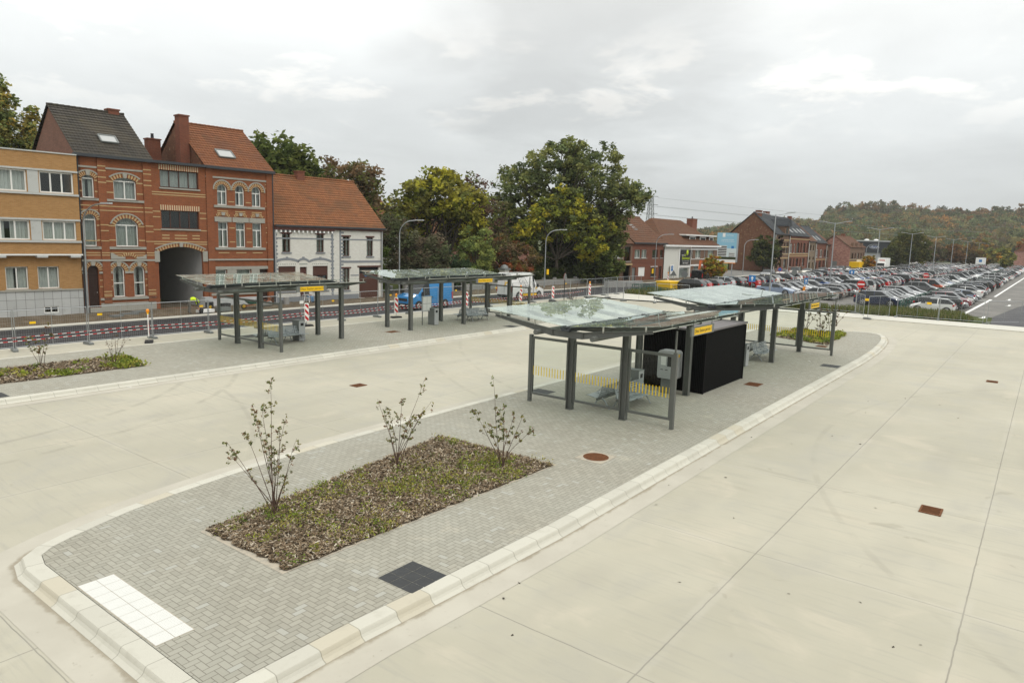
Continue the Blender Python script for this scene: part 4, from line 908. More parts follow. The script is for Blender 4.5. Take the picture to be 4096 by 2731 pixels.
def black_tiles(x, y, lab):
    t = MB()
    for i in range(3):
        for j in range(3):
            x0, y0 = i*.29, j*.29; c = rnd.uniform(.004, .009)
            t.add([(x0+.004, y0+.004, .004), (x0+.286, y0+.004, .004), (x0+.286, y0+.286, .004), (x0+.004, y0+.286, .004), (x0+.145, y0+.145, .004+c)], [(0, 1, 4), (1, 2, 4), (2, 3, 4), (3, 0, 4)])
    return tag(t.build('rubber_tile_square', MT['rubber'], None, (x, y, 0)), lab, 'paving tiles', 'black tile squares')
black_tiles(7.9, 7.98, 'square of nine black tiles at the kerb nearest the camera'); black_tiles(37.5, 28.55, 'black tile square at the far platform kerb below the right shelter'); black_tiles(37.6, 7.98, 'black tile square at the kerb right of the farther near-side bench'); black_tiles(22.0, 15.1, 'black tile square seen through the left pane of the near glass wall'); black_tiles(7.6, 28.55, 'black tile square cut by the left edge of the picture'); black_tiles(22.1, 35.6, 'black tile square behind the bench of the left far-side shelter'); black_tiles(37.7, 15.2, 'black tile square behind the farther near-side shelter glass')
def tactile():
    mb = MB(); base = MB()
    for i in range(2):
        for j in range(9):
            x0, y0 = i*.29, j*.3; base.box(x0+.005, x0+.285, y0+.005, y0+.295, 0, .006)
            for a in range(6):
                for b in range(6):
                    cx, cy = x0+.03+a*.046, y0+.033+b*.046; base.add([(cx-.012, cy-.012, .006), (cx+.012, cy-.012, .006), (cx+.012, cy+.012, .006), (cx-.012, cy+.012, .006), (cx, cy, .012)], [(0, 1, 4), (1, 2, 4), (2, 3, 4), (3, 0, 4)])
    sheet('sandy_edge', [(4.42, 9.71), (5.02, 9.71), (5.02, 12.43), (4.42, 12.43)], .0025, MT['sand']); tag(base.build('tactile_paving', MT['tact'], None, (4.43, 9.72, 0)), 'white studded tactile paving at the near end of the platform', 'tactile paving')
tactile()
# ---------------------------------------------------------------- building site fencing, beacons, tape
def make_panel(L=3.3):
    t = thing('site_fence', 'x', 'fence panel', (0, 0, 0), 0, 'galvanised site fence panels')
    mb = MB()
    for x in (.03, L-.03): mb.tube([(x, 0, .08), (x, 0, 2.0)], .021, 8)
    mb.tube([(.03, 0, 1.98), (L-.03, 0, 1.98)], .019, 8); mb.tube([(.03, 0, .2), (L-.03, 0, .2)], .017, 8); mb.tube([(L/2, 0, .2), (L/2, 0, 1.98)], .012, 6)
    mb.build('frame', MT['galv'], t)
    mb = MB(); n = int(L/.1)
    for k in range(1, n): x = L*k/n; mb.box(x-.0013, x+.0013, -.0013, .0013, .2, 1.98)
    for k in range(1, 9): z = .2+1.78*k/9; mb.box(.03, L-.03, -.0033, -.0018, z-.0013, z+.0013)
    mb.build('wire_mesh', MT['galv'], t); return t
PN = make_panel()
def foot(x, y, rz, lab, z=-.15):
    mb = MB(); mb.prism([(-.34, 0), (.34, 0), (.34, .09), (.24, .13), (-.24, .13), (-.34, .09)], 'y', -.11, .11); o = mb.build('ballast_block', MT['midgrey'], None, (x, y, z)); o.rotation_euler = (0, 0, rz)
    return tag(o, lab, 'fence foot', 'fence feet')
places = ['at the left edge of the picture', 'in front of the yellow flats', 'in front of the brown front door', 'in front of the bay of the red house', 'in front of the vaulted passage', 'left of the vaulted passage wall', 'before the wheelbarrow', 'before the white house door', 'before the white house garage', 'left of the timetable board', 'across the front of the blue van', 'behind the far-side benches', 'behind the right shelter end wall', 'before the rear of the white van', 'before the front of the white van', 'right of the white van', 'before the big garden tree', 'at the road bend']
k = 0; first = True
for i in range(-1, 17):
    x = 12.1+3.32*i
    lab = 'mesh fence panel '+places[k]
    if first: PN.location = (x, 39.62, -.15); PN['label'] = lab; first = False
    else: copy_tree(PN, (x, 39.62+rnd.uniform(-.05, .05), -.15), rnd.uniform(-.02, .02), lab)
    foot(x-.02, 39.62, R(90)+rnd.uniform(-.2, .2), 'dark fence block '+places[k]); k += 1
far = [((65.3, 31.6), (64.4, 34.7), 'short mesh panel turned across the lane end'), ((64.4, 34.7), (66.2, 37.6), 'mesh panel at the bend beside the left verge'), ((66.2, 37.6), (68.5, 39.4), 'mesh panel at the road turn'), ((68.5, 39.4), (71.8, 39.6), 'mesh panel before the concrete blocks'), ((71.8, 39.6), (75.1, 39.8), 'mesh panel beside the long verge grass'), ((75.1, 39.8), (78.4, 39.9), 'mesh panel just left of the yellow container'), ((65.9, 28.2), (65.3, 31.6), 'mesh panel hidden partly by the farther roof'),
       ((72.0, 17.4), (71.7, 14.2), 'mesh panel left of the no-entry sign'), ((71.7, 14.2), (67.4, 12.3), 'mesh panel swung out in front of the dark blue car'), ((67.4, 12.3), (71.5, 10.7), 'mesh panel returning from the swung-out foot'), ((71.5, 10.7), (71.5, 7.4), 'mesh panel in front of the white hatchback'), ((71.5, 7.4), (71.8, 4.1), 'mesh panel before the painted bay lines'), ((71.8, 3.9), (75.1, .7), 'leaning mesh panel at the exit lane')]
for (a, b, lab) in far:
    rz = math.atan2(b[1]-a[1], b[0]-a[0]); copy_tree(PN, (a[0], a[1], -.12), rz, lab); foot(a[0], a[1], rz+R(90), 'dark block at the left end of the '+lab.replace('mesh ', '').replace('panel ', ''), -.12)
foot(71.6, .6, .3, 'stacked dark fence foot at the end of the exit lane fence', -.1)
def notice(x, y, z, lab, mat='yellow', w=.34, h=.22, rz=0):
    mb = MB(); mb.box(-w/2, w/2, -.006, .006, -h/2, h/2); o = mb.build('fence_notice', MT[mat], None, (x, y, z)); o.rotation_euler = (0, 0, rz); tag(o, lab, 'notice', 'small notices on the fence')
for i, (x, z, w) in enumerate(((11.3, 1.15, .4), (12.9, 1.2, .4), (16.0, 1.4, .36), (21.6, 1.5, .34), (31.2, 1.3, .3), (36.6, 1.45, .3), (44.0, 1.5, .28), (49.4, 1.5, .3), (60.9, 1.5, .3))): notice(x, 39.55, z, 'yellow notice on the mesh fence '+['at the far left', 'left of the street lamp', 'before the dark front door', 'beside the bent worker', 'before the white house door', 'before the garage door', 'left of the white van', 'over the white van side', 'right of the traffic sign pole'][i], 'yellow', w*.68, .11)
notice(28.6, 39.55, 1.35, 'small white and red notice on the fence by the wheelbarrow', 'white', .3, .2); notice(71.43, 8.2, 1.35, 'yellow notice on the fence before the white hatchback', 'yellow', .36, .2, R(90)); notice(71.43, 13.2, 1.3, 'yellow notice on the swung-out fence panel', 'yellow', .34, .22, R(90))
def beacon(x, y, lab, lamp=False, rz=0, lean=0):
    t = thing('beacon_board', lab, 'beacon board', (x, y, -.15), rz, 'red and white beacon boards')
    MB().prism([(-.42, 0), (.42, 0), (.36, .1), (-.36, .1)], 'y', -.2, .2).build('base', MT['black'], t)
    MB().tube([(0, 0, .1), (0, 0, .45)], .02, 6).build('post', MT['galv'], t)
    fr = MB().box(-.15, .15, -.025, .02, .34, 1.5); fr.box(-.12, .12, -.024, .019, 1.5, 1.54); b = fr.build('board', MT['white'], t)
    MB().box(-.125, .125, -.031, -.0255, .38, 1.46).build('chevrons', MT['beacon'], b)
    if lamp:
        MB().box(-.06, .06, -.04, .04, 1.54, 1.62).build('lamp_holder', MT['yellow'], t)
        MB().lathe([(.0, 1.83), (.06, 1.8), (.085, 1.74), (.085, 1.66), (.06, 1.62)], n=12).build('lamp', MT['orange'], t)
    t.rotation_euler = (0, lean, rz)
for x, y, lab, lamp in ((17.9, 38.3, 'red and white beacon with amber lamp seen edge-on before the red house', True), (28.3, 38.6, 'beacon board partly behind the left far-side litter bin', False), (36.2, 38.5, 'beacon board with amber lamp left of the blue van', True), (44.6, 38.9, 'beacon board behind the post of the right far-side shelter', False), (52.4, 39.0, 'amber-lamp beacon hidden behind the shelter end post by the white van', True), (57.6, 38.9, 'beacon board wound with tape right of the white van', False), (64.4, 38.8, 'beacon board with amber lamp where the fence bends', True), (96.5, 44.8, 'beacon board before the white pub wall with an amber lamp', True)): beacon(x, y, lab, lamp, R(62) if x < 20 else R(-12))
def tape(pts, z, lab):
    mb = MB(); P = []
    for (x0, y0), (x1, y1) in zip(pts, pts[1:]):
        for i in range(10): f = i/10; P.append((x0+(x1-x0)*f, y0+(y1-y0)*f, z-.10*math.sin(math.pi*f)))
    P.append((*pts[-1], z))
    for a, b in zip(P, P[1:]): mb.add([(a[0], a[1], a[2]-.016), (b[0], b[1], b[2]-.016), (b[0], b[1], b[2]+.016), (a[0], a[1], a[2]+.016)], [(0, 1, 2, 3)])
    tag(mb.build('barrier_tape', MT['tape']), lab, 'barrier tape', 'barrier tapes along the road')
tape([(2, 39.7), (17.9, 39.6), (28.3, 39.6), (36.2, 39.5), (46, 39.6), (57.6, 39.5), (64.4, 39.5)], .60, 'upper red and white tape hung along the mesh fence')
tape([(2, 39.55), (17.9, 39.5), (28.3, 39.5), (36.2, 39.4), (44.6, 39.5), (57.6, 39.4)], .44, 'lower red and white tape hung along the mesh fence')
# ---------------------------------------------------------------- buildings
FP, FA = Vector((24, 52.65)), R(-4)
class Bld:
    def __init__(s, name, label, cat, s0, P=None, A=None):
        P = FP if P is None else Vector(P); A = FA if A is None else A
        e = Vector((math.cos(A), math.sin(A))); p = P+e*s0; s.s0 = s0; s.t = thing(name, label, cat, (p.x, p.y, 0), A)
    def X(s, v): return v-s.s0
    def wall(s, x0, x1, z0, z1, holes, mat, y0=0, th=.28, name='wall', lab=None):
        return plate(name, [(s.X(x0), z0), (s.X(x1), z0), (s.X(x1), z1), (s.X(x0), z1)], [[(s.X(a), b) for a, b in h] for h in holes], y0, th, MT[mat], s.t)
    def box(s, name, x0, x1, y0, y1, z0, z1, mat, parent=None): return MB().box(s.X(x0), s.X(x1), y0, y1, z0, z1).build(name, MT[mat], parent or s.t)
    def multi(s, name, boxes, mat, parent=None):
        mb = MB()
        for b in boxes: mb.box(s.X(b[0]), s.X(b[1]), b[2], b[3], b[4], b[5])
        return mb.build(name, MT[mat], parent or s.t)
    def window(s, x0, x1, z0, zs, rise=0, cols=(.5,), tr=None, fm='wframe', cm='curtain', y=.13, b=.07, sill='bluestone', curt=1.0, glaz=(), name='window', sx=.08):
        X0, X1 = s.X(x0), s.X(x1); W = X1-X0; xs = [X0+b]
        for c in cols: xs += [X0+W*c-b*.5, X0+W*c+b*.5]
        xs.append(X1-b); holes = []; zt = tr if tr is not None else (zs if rise > 0 else None)
        top = (zt-b*.5) if zt is not None else zs-b
        for k in range(0, len(xs), 2): holes.append([(xs[k], z0+b), (xs[k+1], z0+b), (xs[k+1], top), (xs[k], top)])
        if zt is not None:
            if rise > 0: holes.append(arch(X0+b, X1-b, zt+b*.5, max(zs, zt+b*.6), max(.02, rise-b)))
            else: holes.append([(X0+b, zt+b*.5), (X1-b, zt+b*.5), (X1-b, zs-b), (X0+b, zs-b)])
        f = plate(name, arch(X0, X1, z0, zs, rise), holes, y, .06, MT[fm], s.t)
        mb = MB(); pts = arch(X0, X1, z0, zs, rise); mb.add([(p[0], y+.035, p[1]) for p in pts], [tuple(range(len(pts)))]); mb.build('pane', MT['winglass'], f)
        if glaz:
            mb = MB()
            for g in glaz:
                for k in range(0, len(xs), 2):
                    z = z0+(top-z0)*g; mb.box(xs[k], xs[k+1], y-.004, y+.03, z-.015, z+.015)
            mb.build('glazing_bar', MT[fm], f)
        if cm:
            mb = MB(); n = max(8, int(W*14)); zc1 = zs+rise; zc0 = z0+(zc1-z0)*(1-curt); vs = []
            gap = .0 if rnd.random() < .5 else .12
            xl = [X0+W*i/n for i in range(n+1)]
            for i, x in enumerate(xl): vs += [(x, y+.22+.035*math.sin(i*1.9)+.02*math.sin(i*.7), zc0), (x, y+.22+.035*math.sin(i*1.9+.3)+.02*math.sin(i*.7), zc1)]
            fs = [(2*i, 2*i+2, 2*i+3, 2*i+1) for i in range(n) if abs((i+.5)/n-.5) >= gap*.5]
            mb.add(vs, fs); mb.build('curtain', MT[cm], f)
        if sill: s.box('sill', x0-sx, x1+sx, -.09, .125, z0-.11, z0-.002, sill, f)
        return f
    def back(s, x0, x1, z1, depth, mat, z0=0):
        s.multi('rear_wall', [(x0, x1, depth-.25, depth, z0, z1)], mat)
        s.box('unlit_room_sheet', x0+.3, x1-.3, 1.3, 1.35, z0+.05, z1-.1, 'dark')  # near-black sheet behind the windows, painted stand-in for the rooms' shade
    def side(s, x, depth, z, zr, yr, mat, th=.28, y0=0.0, left=True):
        """end wall with gable"""
        X = s.X(x); mb = MB(); pts = [(y0, 0), (depth, 0), (depth, z), (yr, zr), (y0, z)]; mb.prism(pts, 'x', X, X+th if left else X-th); o = mb.build('gable_wall', MT[mat], s.t); fix_normals(o); return o
    def roof(s, x0, x1, y0, z0, yr, zr, y1, z1, mat, n=14, th=.075):
        mb = MB(); X0, X1 = s.X(x0), s.X(x1)
        for sgn, (ya, za) in ((1, (y0, z0)), (-1, (y1, z1))):
            for k in range(n):
                q0, q1 = k/n, (k+1.12)/n
                A = (ya+(yr-ya)*q0, za+(zr-za)*q0+th); B = (ya+(yr-ya)*min(q1, 1), za+(zr-za)*min(q1, 1)+.012)
                L = (ya+(yr-ya)*q0, za+(zr-za)*q0)
                p = [(X0, *A), (X1, *A), (X1, *B), (X0, *B)]; mb.add(p, [(0, 1, 2, 3) if sgn > 0 else (0, 3, 2, 1)])
                mb.add([(X0, *L), (X1, *L), (X1, *A), (X0, *A)], [(0, 1, 2, 3)]); mb.add([(X0, *L), (X0, *A), (X0, *B)], [(0, 1, 2)]); mb.add([(X1, *L), (X1, *B), (X1, *A)], [(0, 1, 2)])
        k = int((x1-x0)/.35)
        for i in range(k): a = X0+(X1-X0)*i/k; b = X0+(X1-X0)*(i+1.08)/k; mb.tube([(a, yr, zr+.02), (b, yr, zr+.05)], .11, 7)
        return mb.build('roof', MT[mat], s.t)
    def chimney(s, x0, x1, y0, y1, z0, z1, mat, parent, pots=0):
        mb = MB(); X0, X1 = s.X(x0), s.X(x1); mb.box(X0, X1, y0, y1, z0, z1); mb.box(X0-.06, X1+.06, y0-.06, y1+.06, z1, z1+.1); c = mb.build('chimney', MT[mat], parent)
        if pots:
            p = MB()
            for i in range(pots): x = X0+(X1-X0)*(i+.5)/pots; p.lathe([(.13, z1+.1), (.11, z1+.45), (.14, z1+.5), (.0, z1+.5)], ((x), (y0+y1)/2, 0), 10)
            p.build('chimney_pot', MT['zinc'], c)
        return c
    def skylight(s, x0, x1, ya, za, yb, zb, parent):
        mb = MB(); X0, X1 = s.X(x0), s.X(x1); d = Vector((0, yb-ya, zb-za)).normalized(); n = Vector((0, -d.z, d.y))
        def q(x, y, z, o): v = Vector((x, y, z))+n*o; return tuple(v)
        mb.bar(q(X0, ya, za, .1), q(X0, yb, zb, .1), .09, .1, 0, n); mb.bar(q(X1, ya, za, .1), q(X1, yb, zb, .1), .09, .1, 0, n); mb.bar(q(X0, ya, za, .1), q(X1, ya, za, .1), .09, .1, 0, n); mb.bar(q(X0, yb, zb, .1), q(X1, yb, zb, .1), .09, .1, 0, n)
        o = mb.build('skylight', MT['midgrey'], parent); p = MB(); p.quad(q(X0, ya, za, .11), q(X1, ya, za, .11), q(X1, yb, zb, .11), q(X0, yb, zb, .11)); p.build('pane', MT['skyglass'], o)
    def voussoir(s, x0, x1, zs, rise, d=.3, n=13, mats=('cream', 'redbrick', 'bluestone'), key=True, trim=True, y=-.04):
        X0, X1 = s.X(x0), s.X(x1); w = (X1-X0)/2; cx = (X0+X1)/2; rr = (w*w+rise*rise)/(2*rise); cz = zs+rise-rr; a0 = math.asin(min(1, w/rr))
        if rise > w*.98: a0 = math.pi/2
        n = n+8-(n % 2 == 0)
        mb = MB(); P = lambda r, a: (cx+r*math.sin(a), cz+r*math.cos(a))
        for k in range(n):
            a, b = -a0+2*a0*k/n, -a0+2*a0*(k+1)/n; m = 0 if k % 2 == 0 else 1
            mb.prism([P(rr, a), P(rr, b), P(rr+d, b), P(rr+d, a)], 'y', y+(.006 if m else 0), .0, m)
        if trim:
            for k in range(14): a, b = -a0*1.04+2.08*a0*k/14, -a0*1.04+2.08*a0*(k+1)/14; mb.prism([P(rr+d, a), P(rr+d, b), P(rr+d+.09, b), P(rr+d+.09, a)], 'y', y-.035, .0, 2)
        if key: h = d*1.25; mb.prism([(cx-.10, cz+rr-.02), (cx+.10, cz+rr-.02), (cx+.16, cz+rr+h), (cx-.16, cz+rr+h)], 'y', y-.07, 0, 2)
        o = mb.build('arch', [MT[m] for m in mats], s.t); fix_normals(o); return o
t = NT('skylight_glass'); MT['skyglass'] = t.fin((.36, .37, .36), .06, .0, .8)
RB = 'brick_house'
def house_red():
    H = 10.62
    # A: dark-roofed house
    b = Bld(RB, 'red brick house with dark tiled roof and arched brown front door', 'house', -3.57); s = b
    W2 = [(-3.27, -2.52, 7.9, 9.2, .22, ()), (-1.29, .21, 7.9, 9.15, .26, (.5,))]
    W1 = [(-3.27, -2.52, 4.6, 6.42, .375, ()), (-1.30, .21, 4.6, 6.1, .5, (.5,))]
    W0 = [(-1.62, -.86, 1.02, 2.85, .38, ()), (-.24, .52, 1.02, 2.85, .38, ())]
    D = (-3.22, -2.56, .34, 2.95, .33)
    holes = [arch(w[0], w[1], w[2], w[3], w[4]) for w in W2+W1+W0+[D]]
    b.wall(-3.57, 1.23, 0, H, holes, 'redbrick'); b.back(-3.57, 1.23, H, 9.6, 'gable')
    for w in W2: b.window(w[0], w[1], w[2], w[3], w[4], w[5]); b.voussoir(w[0]-.04, w[1]+.04, w[3], w[4], .28, 11, trim=True)
    for w in W1: b.window(w[0], w[1], w[2], w[3], w[4], w[5], None); b.voussoir(w[0]-.02, w[1]+.02, w[3], w[4], .26, 13, key=False)
    for w in W0: b.window(w[0], w[1], w[2], w[3], w[4], w[5], 2.0); b.voussoir(w[0]-.02, w[1]+.02, w[3], w[4], .26, 13)
    d = plate('door', [(s.X(p[0]), p[1]) for p in arch(D[0], D[1], D[2], D[3], D[4])], [], .16, .06, MT['door'], b.t)
    mb = MB()
    for z0, z1 in ((.5, 1.0), (1.15, 2.35)):
        for k in (0, 1): x = s.X(D[0])+.06+k*.31; mb.box(x, x+.25, .145, .16, z0, z1)
    mb.box(s.X(D[0]), s.X(D[1]), .12, .16, 2.62, 2.7); mb.build('door_panel', MT['door'], d); MB().lathe([(.0, 0), (.035, .0), (.035, .04), (0, .06)], (s.X(-2.66), .13, 1.35), 8).build('handle', MT['stain'], d)
    b.box('doorstep', -3.3, -2.5, -.35, .25, 0.02, .33, 'bluestone'); b.voussoir(D[0]-.02, D[1]+.02, D[3], D[4], .28, 13)
    pil = [(-2.30, -1.78), (.68, 1.23)]
    b.multi('pilaster', [(a, c, -.10, 0, .6, H) for a, c in pil], 'redbrick')
    bl, cr = [], []
    for z in (10.0,): bl += [(-3.57, -2.3, -.05, 0, z-.09, z+.03), (-1.78, .68, -.05, 0, z-.09, z+.03)]
    for z in (3.62,): bl += [(-3.57, 1.23, -.13, 0, z-.06, z+.07)]
    bl += [(-3.57, -2.3, -.09, 0, 7.72, 7.88), (-1.78, .68, -.09, 0, 7.72, 7.88), (-3.57, -2.3, -.09, 0, 4.4, 4.58), (-1.78, .68, -.09, 0, 4.4, 4.58), (-2.52, -1.66, -.08, 0, 2.7, 2.84), (-.84, -.26, -.08, 0, 2.7, 2.84), (.54, 1.23, -.08, 0, 2.7, 2.84), (-3.57, -3.26, -.08, 0, 2.7, 2.84), (-2.52, 1.23, -.1, 0, .82, .98)]
    for zb in (7.35, 7.05, 4.95, 1.4, 1.2, 1.08, 4.12, 3.95):
        cr += [(-3.57, -2.36, -.012, 0, zb, zb+.065)] if zb > 3.2 else []
        cr += [(-1.74, .62, -.012, 0, zb, zb+.065)] if zb > 6.5 or 3.2 < zb < 4.2 else []
        cr += [(a, c, -.112, -.1, zb, zb+.065) for a, c in pil]
    for zb in (10.05, 9.75, 9.3, 8.95, 6.05, 5.65): cr += [(a, c, -.112, -.1, zb, zb+.07) for a, c in pil]
    for zb in (9.05, 8.3, 6.0, 5.0): cr += [(-3.57, -3.29, -.012, 0, zb, zb+.08), (-2.5, -2.32, -.012, 0, zb, zb+.08), (-1.76, -1.31, -.012, 0, zb, zb+.08), (.23, .66, -.012, 0, zb, zb+.08)]
    for zb in (2.2, 1.75): cr += [(-2.5, -1.66, -.012, 0, zb, zb+.07), (.54, 1.2, -.012, 0, zb, zb+.07)]
    b.multi('stone_trim', bl, 'bluestone'); b.multi('brick_stripe', cr, 'cream'); b.box('plinth', -2.5, 1.23, -.06, 0, 0, .62, 'bluestone')
    mb = MB()
    for sg, x in ((1, -1.72), (-1, .95)): X = s.X(x); mb.prism([(X, 3.72), (X+sg*.95, 3.72), (X+sg*.95, 3.86), (X+sg*.5, 3.9), (X+sg*.12, 4.15), (X, 4.15)], 'y', -.07, 0)
    o = mb.build('scroll_stone', MT['bluestone'], b.t); fix_normals(o)
    b.voussoir(-1.0, -.05, 3.72, .22, .22, 9, key=False, trim=False)
    b.box('gutter', -3.75, 1.23, -.38, 0, H, H+.2, 'zinc')
    g = b.side(-3.57, 9.6, H, 14.32, 4.8, 'gable'); b.side(1.23, 9.6, H, 14.32, 4.8, 'gable2', left=False)
    r = b.roof(-3.72, 1.36, -.3, H+.14, 4.8, 14.4, 9.9, H+.14, 'tileblack', 17); b.skylight(-1.55, -.45, 1.05, 11.78, 1.75, 12.3, r); b.chimney(.25, 1.0, 4.6, 5.3, 13.6, 14.62, 'darkred', r)
    mb = MB(); mb.tube([(s.X(-3.5), -.08, .3), (s.X(-3.5), -.08, H)], .05, 8); mb.build('drainpipe', MT['zinc'], b.t)
    # B: gateway house
    b = Bld(RB, 'flat-roofed red brick house over the wide white-walled vaulted passage', 'house', 1.23); s = b
    wins = [(1.87, 4.72, 8.95, 10.22), (1.86, 4.66, 5.95, 7.3)]; G = (1.53, 4.88, 0.0, 4.2, .42)
    b.wall(1.235, 5.25, 0, H, [arch(w[0], w[1], w[2], w[3]) for w in wins]+[arch(G[0], G[1], G[2]-.2, G[3], G[4])], 'redbrick')
    for w in wins: b.window(*w, 0, (.25, .5, .75), None, 'bframe', 'curtain' if w[2] > 8 else None); b.box('brick_lintel', w[0]-.06, w[1]+.06, -.045, 0, w[3], w[3]+.38, 'stripe_lintel')
    b.voussoir(G[0], G[1], G[3], G[4], .26, 27)
    b.box('corbel_stone', 1.24, 1.60, -.1, .0, 3.5, 4.3, 'bluestone'); b.box('corbel_stone', 4.84, 5.2, -.1, .0, 3.5, 4.3, 'bluestone')
    mb = MB(); X0, X1 = s.X(G[0]), s.X(G[1]); mb.quad((X1+.05, .25, -.1), (X1+.05, 9.5, -.1), (X1+.05, 9.5, 4.8), (X1+.05, .25, 4.8)); mb.quad((X0-.05, .25, -.1), (X0-.05, 9.5, -.1), (X0-.05, 9.5, 4.8), (X0-.05, .25, 4.8)); mb.quad((X0-.05, .25, 4.66), (X1+.05, .25, 4.66), (X1+.05, 9.5, 4.66), (X0-.05, 9.5, 4.66)); mb.quad((X0-.05, 9.5, -.1), (X1+.05, 9.5, -.1), (X1+.05, 9.5, 4.8), (X0-.05, 9.5, 4.8)); mb.build('passage_wall', MT['plaster'], b.t)
    cr = []
    for z in (8.55, 8.38, 4.95, 4.78): cr.append((1.24, 5.24, -.012, 0, z, z+.07))
    for z in (7.15, 6.75, 5.82): cr += [(1.24, 1.8, -.012, 0, z, z+.07), (4.72, 5.24, -.012, 0, z, z+.07)]
    for x0, x1 in ((1.87, 2.4), (2.78, 3.7), (4.1, 4.66)): cr += [(x0, x1, -.012, 0, z, z+.08) for z in (5.42, 5.2)]
    b.multi('brick_stripe', cr, 'cream'); b.box('roof', 1.3, 5.2, .05, 9.6, H-.05, H+.02, 'zinc'); b.box('gutter', 1.24, 5.24, -.36, 0, H+.02, H+.2, 'zinc'); b.multi('rear_wall', [(1.3, 5.2, 9.3, 9.6, 4.8, H)], 'gable'); b.box('unlit_room_sheet', 1.6, 4.9, 1.3, 1.35, 5.6, 10.4, 'dark')  # last box: dark sheet standing in for the unlit upper rooms
    # C: orange-roofed house
    b = Bld(RB, 'red brick house with orange tiled roof and three round-arched top windows', 'house', 5.25); s = b
    T3 = [(6.12, 7.0), (7.58, 8.44), (8.99, 9.86)]
    WT = [(x0+.04, x1-.04, 7.9, 9.1, .40) for x0, x1 in T3]; WM = [(x0+.03, x1-.03, 4.62, 6.6, 0) for x0, x1 in T3]; WG = [(5.53, 6.75, 1.0, 2.86, 0), (7.58, 8.8, 1.0, 2.86, 0)]; D = (9.57, 10.28, .1, 2.86)
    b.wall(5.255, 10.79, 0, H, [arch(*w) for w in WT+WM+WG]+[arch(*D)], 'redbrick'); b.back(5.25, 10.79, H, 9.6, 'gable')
    for w in WT: b.window(*w, (.5,), 8.95); b.voussoir(w[0]-.02, w[1]+.02, w[3]+.0, w[4], .26, 15, key=False)
    for w in WM:
        b.window(*w, (.5,), 6.0); b.voussoir(w[0]-.06, w[1]+.06, 6.98, .12, .2, 9, trim=False)
    b.multi('lintel', [(x0-.25, x1+.25, -.05, 0, 6.6, 6.98) for x0, x1 in T3], 'bluestone')
    for w in WG: b.window(*w, (.5,), 2.4)
    b.box('door', D[0], D[1], .16, .22, D[2], D[3], 'door'); b.multi('ground_floor_surround', [(5.4, 10.5, -.05, 0, 2.86, 3.1), (6.78, 7.55, -.04, 0, 2.4, 2.86), (8.83, 9.54, -.04, 0, 2.4, 2.86), (5.4, 5.5, -.04, 0, 2.2, 2.86), (10.31, 10.5, -.04, 0, 2.2, 2.86)], 'bluestone')
    bl = [(5.26, 10.78, -.13, 0, 3.58, 3.7), (5.26, 10.78, -.06, 0, 9.93, 10.06), (5.85, 10.1, -.1, 0, 7.7, 7.88), (5.85, 10.1, -.1, 0, 4.42, 4.6), (5.4, 9.5, -.1, 0, .82, .98)]
    cr = [(5.26, 5.8, -.012, 0, z, z+.07) for z in (9.7, 9.4, 8.2, 7.95, 6.2, 5.8, 5.0)]+[(10.2, 10.78, -.012, 0, z, z+.07) for z in (9.7, 9.4, 8.2, 7.95, 6.2, 5.8, 5.0)]
    for a, c in ((7.06, 7.52), (8.5, 8.93)): cr += [(a, c, -.012, 0, z, z+.07) for z in (8.15, 5.0, 6.1)]
    cr += [(x0, x1, -.012, 0, z, z+.07) for x0, x1 in T3 for z in (7.4, 7.25, 4.15)]
    b.multi('stone_trim', bl, 'bluestone'); b.multi('brick_stripe', cr, 'cream'); b.box('plinth', 5.26, 9.5, -.05, 0, 0, .6, 'plaster'); b.multi('pilaster', [(5.27, 5.8, -.08, 0, .6, H), (10.3, 10.78, -.08, 0, .6, H)], 'redbrick')
    b.box('gutter', 5.26, 10.95, -.38, 0, H, H+.2, 'zinc'); b.side(5.25, 9.6, H, 14.3, 4.8, 'gable2'); b.side(10.79, 9.6, H, 14.3, 4.8, 'gable2', left=False)
    r = b.roof(5.12, 10.92, -.3, H+.14, 4.8, 14.4, 9.9, H+.14, 'tileorange', 17); b.skylight(6.85, 8.15, .85, 11.6, 1.65, 12.2, r); b.chimney(4.45, 5.2, 2.3, 3.1, H+.1, 14.6, 'darkred', r); b.chimney(3.6, 4.6, 6.2, 6.9, H+.1, 13.0, 'darkred', r, 1)
    MB().tube([(s.X(10.84), -.1, .1), (s.X(10.84), -.1, H)], .05, 8).build('drainpipe', MT['zinc'], b.t)
t = NT('stripe_lintel'); x, y, z = t.sep(t.coord()); MT['stripe_lintel'] = t.fin(t.mix(t.math('GREATER_THAN', t.math('FRACT', t.math('DIVIDE', x, .165)), .5), (.26, .06, .028), (.52, .44, .28)), .8)
house_red()
